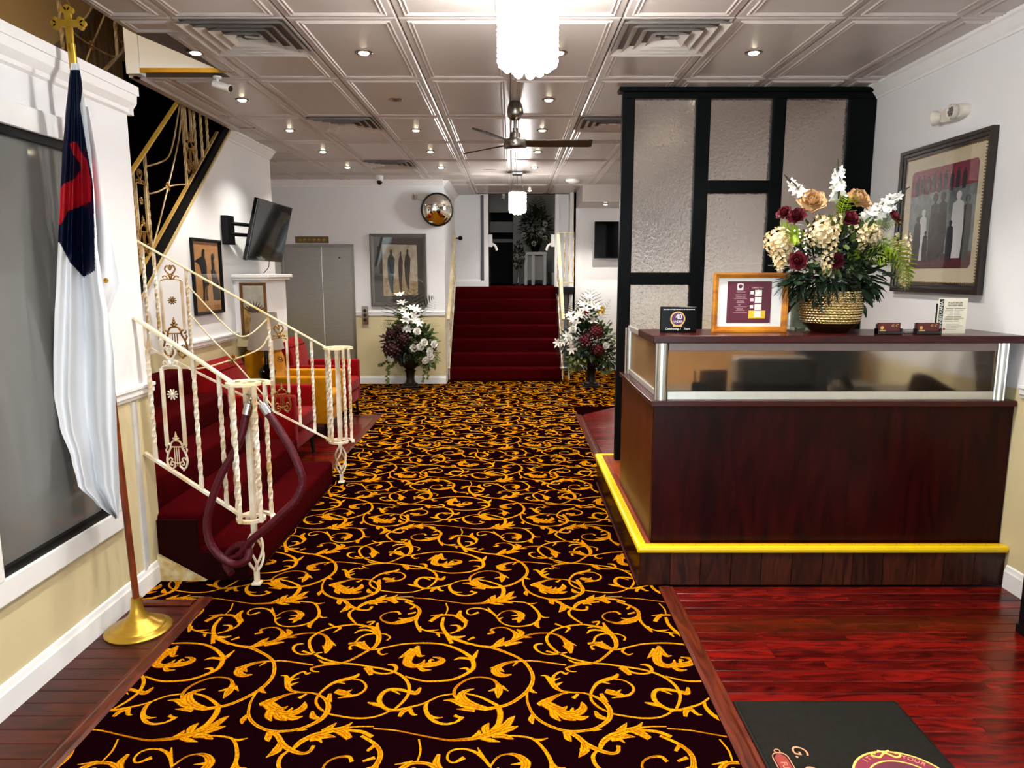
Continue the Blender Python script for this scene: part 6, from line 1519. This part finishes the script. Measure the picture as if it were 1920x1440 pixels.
# gold frames on the hall wall
for k, (y0, z0, z1) in enumerate(((13.5, 2.45, 3.0), (13.5, 1.95, 2.38), (14.6, 2.45, 2.95))):
    f = thing('hall_picture', ('upper gold framed picture near the hall doorway', 'lower gold framed picture near the hall doorway', 'gold framed picture deeper in the hall')[k], 'picture', (.979, y0 + .3, z0), -pi / 2); frame4(.28, z1 - z0, .04, .03, OLDW, f); MB().box((-.25, -.008, .03), (.25, -.002, z1 - z0 - .03)).build('canvas', MATS['canvas_ochre'], f)
# pedestal table and small stand
pt = thing('pedestal_table', 'white pedestal table carrying the hall flower arrangement', 'table', (.47, 14.6, hz))
MB().box((-.23, -.15, .60), (.23, .15, .66)).build('top', WHITE, pt, bevel=.006)
for sx in (-.19, .19): MB().box((sx - .03, -.12, 0), (sx + .03, .12, .60)).build('leg', WHITE, pt)
MB().box((-.16, .08, .1), (.16, .12, .58)).build('back_panel', HD, pt); MB().box((-.07, -.06, .0), (-.01, .0, .6)).build('column', WHITE, pt)
bx_ = thing('waste_basket', 'small grey basket at the foot of the hall wall', 'basket', (.84, 14.6, hz)); MB().lathe([(.08, 0.0005), (.11, .26), (.105, .26), (.075, .01), (.0001, .01)], n=20).build('body', STEEL, bx_, smooth=True); MB().lathe([(.112, .25), (.116, .255), (.112, .26)], n=20).build('rim', CHROME, bx_)
# ================================================================== FLOWERS
LEAFD = mat('leaf_dark_green', rgb(30, 52, 30), .5, noise=.5, nscale=30); LEAFM = mat('leaf_green', rgb(78, 100, 40), .5, noise=.5, nscale=30); FERNL = mat('fern_lime', rgb(150, 176, 30), .5, noise=.4, nscale=30); FERND = mat('fern_grey_green', rgb(60, 76, 50), .55, noise=.4, nscale=30)
PETW = mat('petal_white', rgb(244, 243, 236), .6, noise=.06, nscale=30); PETC = mat('petal_cream', rgb(240, 228, 194), .6, col2=rgb(206, 172, 112), nscale=25); PETT = mat('petal_tan_rose', rgb(212, 178, 132), .6, col2=rgb(170, 126, 82), nscale=18); PETR = mat('petal_burgundy', rgb(104, 6, 28), .6, noise=.5, nscale=25); PETD = mat('petal_dark_wine', rgb(62, 10, 18), .6, col2=rgb(28, 6, 10), nscale=40)
STEMM = mat('stem_dark', rgb(34, 34, 22), .6, noise=.3); IVYM = mat('ivy_leaf', rgb(54, 78, 36), .5, col2=rgb(120, 124, 70), nscale=20)
def frame_of(d):
    d = V(d).normalized(); u = d.cross(V((0, 0, 1))); u = u.normalized() if u.length > .05 else V((1, 0, 0)); return d, u, u.cross(d)
def petal(mb, o, d, up, L, W, cup=.3, n=4, tip=.15):
    """blade from o along d, bending towards up"""
    o, d, up = V(o), V(d).normalized(), V(up); s = d.cross(up); s = s.normalized() if s.length > .01 else V((1, 0, 0)); up = s.cross(d).normalized()
    base = len(mb.v)
    for i in range(n + 1):
        t = i / n; w = W * (sin(pi * min(1, t * .86 + .10)) ** .75 + tip * 0) * (1 if t < 1 else .25); c = o + d * (L * t) + up * (L * cup * t * t)
        mb.v += [c - s * w * .5 + up * (W * .14), c, c + s * w * .5 + up * (W * .14)]
    for i in range(n):
        a = base + i * 3; mb.f += [(a, a + 1, a + 4, a + 3), (a + 1, a + 2, a + 5, a + 4)]
def rose(o, d, r, rn):
    mb = MB(); d, u, w = frame_of(d); o = V(o)
    for ring, (n, L, W, tilt, cup) in enumerate(((3, .50, .42, .10, .35), (4, .54, .55, .30, .35), (5, .60, .66, .52, .30), (6, .68, .74, .76, .22), (7, .78, .82, 1.0, .10), (8, .90, .86, 1.25, -.12))):
        for k in range(n):
            a = 2 * pi * (k + .37 * ring) / n + rn.uniform(-.18, .18); e = u * cos(a) + w * sin(a)
            petal(mb, o + e * r * .04, d * cos(tilt) + e * sin(tilt), (d * .6 - e), L * r * rn.uniform(.92, 1.08), W * r, cup, 5)
    return mb
def hydrangea(o, d, r, rn, n=85, fr=.2):
    """domed head of four-petalled florets"""
    mb = MB(); d = V(d).normalized()
    for k in range(n):
        z = 1 - 2 * (k + .5) / n; a = k * 2.39996; q = math.sqrt(1 - z * z); e = V((q * cos(a), q * sin(a), z))
        if e.dot(d) < -.35: continue
        p = V(o) + e * r * rn.uniform(.82, 1.02); _, fu, fw = frame_of(e); b0 = rn.uniform(0, 3)
        for j in range(4): petal(mb, p, (fu * cos(b0 + j * pi / 2) + fw * sin(b0 + j * pi / 2)) + e * .25, e, r * fr, r * fr * 1.0, .2, 2)
    mb.ball(V(o), r * .72, 10); return mb
def lily(o, d, r, rn, n=6):
    mb = MB(); d, u, w = frame_of(d)
    for k in range(n):
        a = 2 * pi * k / n + rn.uniform(-.2, .2); e = u * cos(a) + w * sin(a); t = 1.0 + rn.uniform(-.15, .15)
        petal(mb, o, d * cos(t) + e * sin(t), -d + e * .2, r * rn.uniform(.85, 1.1), r * .42, .25, 4)
    mb.ball(V(o) + d * r * .15, r * .1, 6); return mb
def mum(o, d, r, rn, n=60):
    """dense ball of short petals"""
    mb = MB(); d = V(d).normalized()
    for k in range(n):
        z = 1 - 2 * (k + .5) / n; a = k * 2.39996; q = math.sqrt(1 - z * z); e = V((q * cos(a), q * sin(a), z))
        if e.dot(d) < -.45: continue
        petal(mb, V(o) + e * r * .55, e + d * .2, d + V((.1, .1, .4)), r * .5, r * .34, .4, 3)
    return mb
def cluster(o, axis, L, R_, rn, n, fr, taper=True):
    """hanging or rounded cluster of four-petalled florets along axis"""
    mb = MB(); ax, u, w = frame_of(axis)
    for k in range(n):
        t = (k + .5) / n; q = R_ * ((1 - t) ** .6 if taper else math.sqrt(max(.05, 1 - (2 * t - 1) ** 2))); a = k * 2.39996; e = u * cos(a) + w * sin(a); p = V(o) + ax * L * t + e * q
        f = (e + V((0, -.5, .25))).normalized(); _, fu, fw = frame_of(f)
        for j in range(4):
            b = pi / 2 * j + rn.uniform(0, 1); g = fu * cos(b) + fw * sin(b); petal(mb, p, g + f * .35, f, fr, fr * .95, .25, 2)
    return mb
def spike(o, d, L, rn, fr=.032, n=11, bare=.25):
    mb = MB(); st = MB(); d, u, w = frame_of(d); o = V(o)
    st.tube([o, o + d * L * .5 + w * .01, o + d * L], [.004, .0035, .002], 5)
    for k in range(9): st.ball(o + d * L * (1 - bare + bare * k / 9) + u * .004 * (-1) ** k, .006 - .0004 * k, 6, (1, 1, 1.5))
    for k in range(n):
        t = (1 - bare) * (k / n); p = o + d * L * t; a = k * 2.4; e = u * cos(a) + w * sin(a)
        for j in range(5):
            b = 2 * pi * j / 5 + k; h = (e + d * .4).normalized(); _, hu, hw = frame_of(h); g = hu * cos(b) + hw * sin(b)
            petal(mb, p + e * .006, h * .7 + g * .8, h, fr * 1.25 * (1.1 - .5 * t), fr * .7 * (1.1 - .5 * t), -.15, 4)
    return mb, st
def frond(pts, lw, rn, n=18, ang=1.0, width=.2, droop=.15):
    """fern or palm frond along a spline"""
    c = spl(pts, 6); mb = MB(); mb.tube(c, lerpl([.003, .001], len(c)), 4); m = len(c)
    for k in range(n):
        t = (k + 1) / (n + 1); i = min(m - 2, int(t * (m - 1))); p = c[i]; d = (c[i + 1] - c[i]).normalized(); s = d.cross(V((0, -1, .35))).normalized()
        L = lw * (sin(pi * (t * .88 + .10)) ** .7)
        for g in (-1, 1): petal(mb, p, s * g * sin(ang) + d * cos(ang), V((0, -.3, -1)), L, L * width, droop, 3)
    return mb
def leafy(o, R_, rn, n, L, W, sq=(1, 1, 1), zmin=-1):
    mb = MB()
    for k in range(n):
        z = 1 - 2 * (k + .5) / n; a = k * 2.39996; q = math.sqrt(1 - z * z); e = V((q * cos(a), q * sin(a), z))
        if e.z < zmin: continue
        p = V(o) + V((e.x * sq[0], e.y * sq[1], e.z * sq[2])) * R_ * rn.uniform(.55, 1.0)
        d = (e + V((rn.uniform(-.6, .6), rn.uniform(-.6, .6), rn.uniform(-.6, .6)))).normalized(); petal(mb, p, d, V((0, -.4, 1)), L * rn.uniform(.6, 1.2), W * rn.uniform(.7, 1.2), rn.uniform(-.3, .2), 3)
    return mb
def ivy(pts, rn, n=14, s=.035):
    c = spl(pts, 6); mb = MB(); mb.tube(c, .002, 4)
    for k in range(n):
        p = c[int((k + .5) / n * (len(c) - 1))]; d = V((rn.uniform(-1, 1), rn.uniform(-.8, .2), rn.uniform(-.8, .3)))
        for b in (-.7, 0, .7): petal(mb, p, Matrix.Rotation(b, 3, 'Y') @ d, V((0, -1, .3)), s * (1 if b == 0 else .75), s * .55, .1, 2)
    return mb
# ---- reception bouquet in hammered gold vase
rn = random.Random(11); BY = 3.97
vx = at_y(1556, 600, BY).x
bq = thing('flower_arrangement', 'lavish bouquet of cream and burgundy roses in a hammered gold vase', 'flowers', (vx, BY, TZ))
HAM = mat('hammered_gold', rgb(196, 176, 124), .22, 1.0, noise=.15, nscale=30)
ve = MB(); rows_, n_ = 13, 44; prof = []
def vr(z): return .150 + .012 * sin((z - .06) / .17 * pi * .8) if z > .06 else .150
# dimpled surface
NZ, NA = 76, 308; ve.v = []
for i in range(NZ + 1):
    z = .055 + .175 * i / NZ
    for k in range(NA):
        a = 2 * pi * k / NA; row = z / .0145; off = .5 * (int(row) % 2)
        dx = ((a / (2 * pi) * 44 + off) % 1) - .5; dz = (row % 1) - .5; q = max(0, 1 - (dx * dx + dz * dz) * 4.2)
        r_ = vr(z) + .006 * q; ve.v.append(V((r_ * cos(a), r_ * sin(a), z)))
ve.f = [(i * NA + k, i * NA + (k + 1) % NA, (i + 1) * NA + (k + 1) % NA, (i + 1) * NA + k) for i in range(NZ) for k in range(NA)]
ve.build('vase', HAM, bq, smooth=True)
MB().lathe([(.098, 0), (.10, .004), (.148, .056), (.14, .056), (.0001, .02)], n=48).build('vase_base', mat('dark_copper', rgb(70, 36, 22), .35, .7, noise=.25), bq, smooth=True)
def bp(x, y, dy=0): return at_y(x, y, BY + dy)
ctr = bp(1560, 500)
def badd(mb, nm, m): return mb.build(nm, m, bq, world=True, smooth=True)
def out(p): return (V(p) - ctr + V((0, -.20, .02))).normalized()
def out2(p): return (V(p) - ctr + V((0, -.42, .0))).normalized()
p = bp(1522, 382, -.03); badd(rose(p, out2(p), .09, rn), 'rose', PETT); p = bp(1606, 378, .03); badd(rose(p, out2(p), .085, rn), 'rose', PETT)
for x, y, r_, dy in ((1495, 408, .062, -.07), (1472, 402, .055, -.02), (1590, 412, .062, -.10), (1672, 410, .06, -.02), (1497, 490, .06, -.14), (1566, 490, .055, -.14)):
    p = bp(x, y, dy); badd(rose(p, out(p), r_, rn), 'rose', PETR)
for x, y, dy, w in ((1462, 455, -.05, .085), (1540, 440, -.10, .085), (1628, 440, -.05, .07)):
    p = bp(x, y, dy); badd(hydrangea(p, out(p), w * .95, rn), 'hydrangea', PETC)
for (x, y, x2, y2, R_, n, dy) in ((1556, 405, 1550, 512, .062, 46, -.12), (1612, 425, 1612, 470, .05, 26, -.10), (1466, 455, 1462, 505, .06, 34, -.06), (1690, 440, 1695, 535, .045, 34, .02)):
    a, b = bp(x, y, dy), bp(x2, y2, dy - .03); badd(cluster(a, b - a, (b - a).length, R_ * .9, rn, int(n * 1.5), .017), 'wisteria', PETC)
for (x, y, x2, y2, dy, n) in ((1518, 380, 1470, 327, .0, 8), (1572, 372, 1571, 297, .0, 11), (1625, 408, 1706, 350, .0, 13), (1620, 415, 1697, 372, -.03, 12)):
    a, b = bp(x, y, dy), bp(x2, y2, dy); f, s_ = spike(a, b - a, (b - a).length, rn, .036, int(n * 1.15)); badd(f, 'gladiolus', PETW); badd(s_, 'stem', STEMM)
for pts, lw, m in (([(1610, 470, 0), (1660, 455, -.05), (1695, 490, -.08), (1700, 530, -.08)], .085, FERNL), ([(1625, 440, 0), (1660, 418, -.04), (1692, 418, -.06)], .05, FERNL), ([(1540, 460, 0), (1480, 430, -.06), (1462, 425, -.06)], .05, FERNL), ([(1570, 440, 0), (1590, 380, -.02), (1592, 370, -.02)], .06, FERNL), ([(1590, 480, -.05), (1610, 475, -.12), (1600, 470, -.14)], .05, FERNL), ([(1620, 480, 0), (1670, 470, .02), (1700, 500, .0)], .07, FERNL), ([(1620, 470, -.05), (1668, 462, -.11), (1692, 505, -.12), (1697, 545, -.12)], .085, FERNL), ([(1610, 490, -.06), (1650, 480, -.12), (1680, 500, -.13)], .06, FERNL), ([(1500, 450, -.08), (1490, 440, -.13), (1474, 448, -.14)], .06, FERNL), ([(1580, 420, -.05), (1578, 395, -.09), (1586, 372, -.08)], .05, FERNL)):
    badd(frond([bp(x, y, dy) for x, y, dy in pts], lw, rn, 20, 1.1, .26), 'fern_frond', m)
for k, (x, y, dx) in enumerate(((1475, 545, -.02), (1500, 560, -.06), (1530, 568, -.12), (1560, 575, -.14), (1590, 572, -.13), (1615, 562, -.08), (1640, 560, -.02), (1550, 560, -.05), (1630, 545, .04), (1485, 535, .05))):
    a = bp(1556 + (x - 1556) * .35, 520, -.02); b = bp(1556 + (x - 1556) * .9, 528, dx); c = bp(x, y, dx); badd(frond([a, b, c], .11, rn, 16, .55, .16, .3), 'palm_frond', LEAFD)
badd(leafy(ctr + V((0, .0, -.02)), .23, rn, 420, .085, .04, (1.25, .75, 1.0)), 'foliage', LEAFD)['kind'] = 'stuff'
badd(leafy(ctr + V((0, -.03, .10)), .20, rn, 150, .06, .028, (1.4, .8, .9)), 'foliage_light', LEAFM)['kind'] = 'stuff'
by_ = MB()
for k in range(26):
    q = bp(1500 + rn.uniform(-12, 14), 450 + rn.uniform(-20, 45), -.12 + rn.uniform(-.02, .02)); by_.ball(q, .006, 6)
badd(by_, 'berry_spray', PETW)['kind'] = 'stuff'
# ---- standing urns with tall arrangements
URN = mat('cast_iron_urn', rgb(34, 26, 20), .5, .4, noise=.4, nscale=14)
def urn_flowers(lbl, xb, yb, Y, S, spec, rn, lilies, wines, roses, fronds, ivys, extra):
    base = at_y(xb, yb, Y); u = thing('urn_arrangement', lbl, 'flowers', (base.x, Y, .0065))
    k = .0082
    MB().box((-.13, -.13, 0), (.13, .13, .03)).build('urn_plinth', URN, u, bevel=.006)
    ur_ = MB(); prof = [(.11, .03), (.11, .05), (.075, .07), (.06, .12), (.068, .22), (.085, .25), (.06, .27), (.12, .32), (.165, .40), (.17, .46), (.16, .56), (.185, .60), (.175, .60), (.15, .5), (.0001, .48)]
    ur_.lathe(prof, n=32); 
    for q in range(len(ur_.v)):
        if q // 32 in (3, 4, 8, 9, 10) and q % 2: ur_.v[q].x *= .94; ur_.v[q].y *= .94
    ur_.build('urn', URN, u, smooth=True)
    def P(x, y, dy=0): return at_y(x, y, Y + dy)
    cc = P(*spec['c']); 
    def A(mb, nm, m): return mb.build(nm, m, u, world=True, smooth=True)
    def O(p): return (p - cc + V((0, -.25, .06))).normalized()
    for x, y in lilies: p = P(x, y, -.17 + rn.uniform(-.07, .05)); A(lily(p, O(p), S * .085, rn), 'lily', PETW)
    for x, y, r_ in wines: p = P(x, y, -.23); A(hydrangea(p, O(p), r_ * k, rn, 80, .22), 'hydrangea', spec.get('m', PETD))
    for x, y in roses: p = P(x, y, -.27); A(rose(p, O(p), .07, rn), 'rose', PETW)
    for pts, lw, m in fronds: A(frond([P(x, y, dy) for x, y, dy in pts], lw, rn, 16, .95, .17, .1), 'palm_frond', m)
    for pts in ivys: A(ivy([P(x, y, dy) for x, y, dy in pts], rn, 16, .05), 'ivy_trail', IVYM)
    for (x, y, dy, R_, n, m, sq) in extra: A(leafy(P(x, y, dy), R_, rn, n, .10, .05, sq), 'foliage', m)['kind'] = 'stuff'
    return u
urn_flowers('tall urn of white lilies and dark wine blooms beneath the abstract painting', 770, 728, 10.55, 1.0, dict(c=(768, 640)), random.Random(5),
    [(750, 553), (754, 568), (756, 582), (762, 592), (772, 578), (780, 580), (776, 592), (762, 600), (778, 600), (760, 615), (765, 618), (784, 606)],
    [(756, 636, 13), (737, 655, 17), (733, 625, 9), (748, 615, 7)], [(782, 622), (795, 642), (788, 650), (776, 652), (805, 658), (806, 668), (733, 672), (797, 675), (813, 645)],
    [([(770, 620, 0), (774, 580, 0), (776, 538, 0)], .24, FERND), ([(765, 625, 0), (745, 590, 0), (738, 556, 0)], .24, FERND), ([(775, 630, 0), (795, 580, 0), (816, 557, -.05)], .16, FERND), ([(760, 640, 0), (735, 615, -.05), (712, 612, -.05)], .10, FERND), ([(785, 640, -.05), (805, 615, -.1), (826, 610, -.1)], .08, LEAFM), ([(750, 640, -.05), (730, 610, -.1), (722, 600, -.1)], .08, LEAFM)],
    [[(745, 660, -.15), (730, 680, -.2), (726, 705, -.2), (727, 718, -.2)], [(750, 665, -.15), (735, 685, -.22), (728, 690, -.22)], [(785, 660, -.15), (797, 690, -.2), (790, 718, -.2)], [(790, 665, -.15), (802, 690, -.2), (800, 712, -.2)], [(730, 675, -.15), (715, 683, -.2), (712, 684, -.2)]],
    [(768, 645, -.05, .30, 420, LEAFD, (1.15, .7, .95)), (790, 640, -.10, .22, 150, LEAFM, (1.0, .7, 1.1)), (765, 600, -.02, .16, 120, LEAFM, (1, .7, 1.3)), (738, 645, -.1, .17, 110, PETD, (.9, .7, 1.1)), (800, 665, -.1, .15, 90, IVYM, (1, .7, 1.2))])
urn_flowers('tall urn of white lilies and red hydrangeas beside the red stair railing', 1108, 732, 10.65, 1.0, dict(c=(1100, 640), m=PETR), random.Random(9),
    [(1104, 557), (1106, 570), (1112, 575), (1093, 572), (1097, 580), (1118, 576), (1069, 590), (1074, 598), (1080, 605), (1087, 592), (1090, 588), (1112, 602), (1065, 630), (1070, 640), (1046, 643), (1058, 640), (1072, 655), (1078, 650), (1076, 617)],
    [(1118, 622, 13), (1098, 638, 12), (1121, 655, 13)], [(1075, 618), (1135, 648), (1068, 635)],
    [([(1100, 620, 0), (1105, 580, 0), (1108, 540, 0)], .22, FERND), ([(1095, 630, 0), (1078, 590, 0), (1071, 565, 0)], .20, FERND), ([(1110, 630, 0), (1130, 590, -.05), (1146, 560, -.05)], .09, FERND), ([(1090, 660, -.05), (1062, 660, -.1), (1042, 655, -.1)], .14, FERND), ([(1095, 670, -.15), (1110, 668, -.25), (1125, 690, -.25)], .12, FERND)],
    [[(1080, 665, -.15), (1068, 685, -.2), (1072, 700, -.2)], [(1130, 660, -.15), (1145, 685, -.2), (1140, 700, -.2)], [(1120, 665, -.15), (1135, 690, -.2), (1128, 702, -.2)]],
    [(1100, 640, -.05, .31, 420, LEAFD, (1.2, .7, .95)), (1122, 640, -.10, .22, 170, LEAFM, (1.1, .7, 1.4)), (1085, 670, -.1, .18, 130, IVYM, (1.1, .7, .9)), (1135, 670, -.1, .16, 110, LEAFD, (1, .7, 1.2)), (1100, 590, -.02, .14, 90, LEAFM, (1, .7, 1.3))])
rr = random.Random(3)
ur2 = [o for o in bpy.data.objects if o.get('label', '').startswith('tall urn of white lilies and red')][0]
p = at_y(1098, 582, 10.45); lily(p, (.3, -1, .3), .07, rr).build('red_bloom', REDS, ur2, world=True, smooth=True); p = at_y(1127, 588, 10.45); cluster(p, (.1, -.2, .6), .10, .04, rr, 12, .03).build('yellow_bloom', YELLOW, ur2, world=True, smooth=True)
# ---- dim hall flowers
hf_ = thing('hall_flowers', 'dark shaded flower arrangement on the hall pedestal table', 'flowers', (.47, 14.6, hz + .6605))
MB().lathe([(.06, 0), (.10, .08), (.08, .16), (.0001, .14)], n=20).build('pot', BLACK, hf_, smooth=True)
rn = random.Random(21); cc = V((.47, 14.55, hz + .66 + .5))
leafy(cc, .30, rn, 260, .12, .05, (1.0, .7, 1.3)).build('foliage', LEAFD, hf_, world=True)['kind'] = 'stuff'
for k in range(12):
    q = cc + V((rn.uniform(-.28, .28), -.2, rn.uniform(-.38, .4))); mum(q, (0, -1, .2), .055, rn, 30).build('bloom', PETW if k % 2 else PETD, hf_, world=True)
frond([cc, cc + V((.02, 0, .35)), cc + V((.05, 0, .62))], .2, rn).build('palm_frond', FERND, hf_, world=True); frond([cc, cc + V((-.2, -.1, .3)), cc + V((-.38, -.1, .3))], .12, rn).build('palm_frond', FERND, hf_, world=True)
ts = thing('trumpet_vase', 'slim silver trumpet vase with trailing dark flowers in the hall', 'vase', (.12, 14.2, hz))
MB().lathe([(.06, 0.0005), (.05, .02), (.012, .05), (.012, .25), (.04, .40), (.036, .40), (.0001, .2)], n=20).build('vase', CHROME, ts, smooth=True)
leafy((.12, 14.2, hz + .58), .17, rn, 130, .07, .035, (.8, .7, 1.5)).build('foliage', LEAFD, ts, world=True)['kind'] = 'stuff'
for k in range(6): q = V((.12 + rn.uniform(-.1, .1), 14.08, hz + .55 + rn.uniform(-.15, .3))); mum(q, (0, -1, .2), .035, rn, 26).build('bloom', PETD if k % 2 else PETW, ts, world=True)
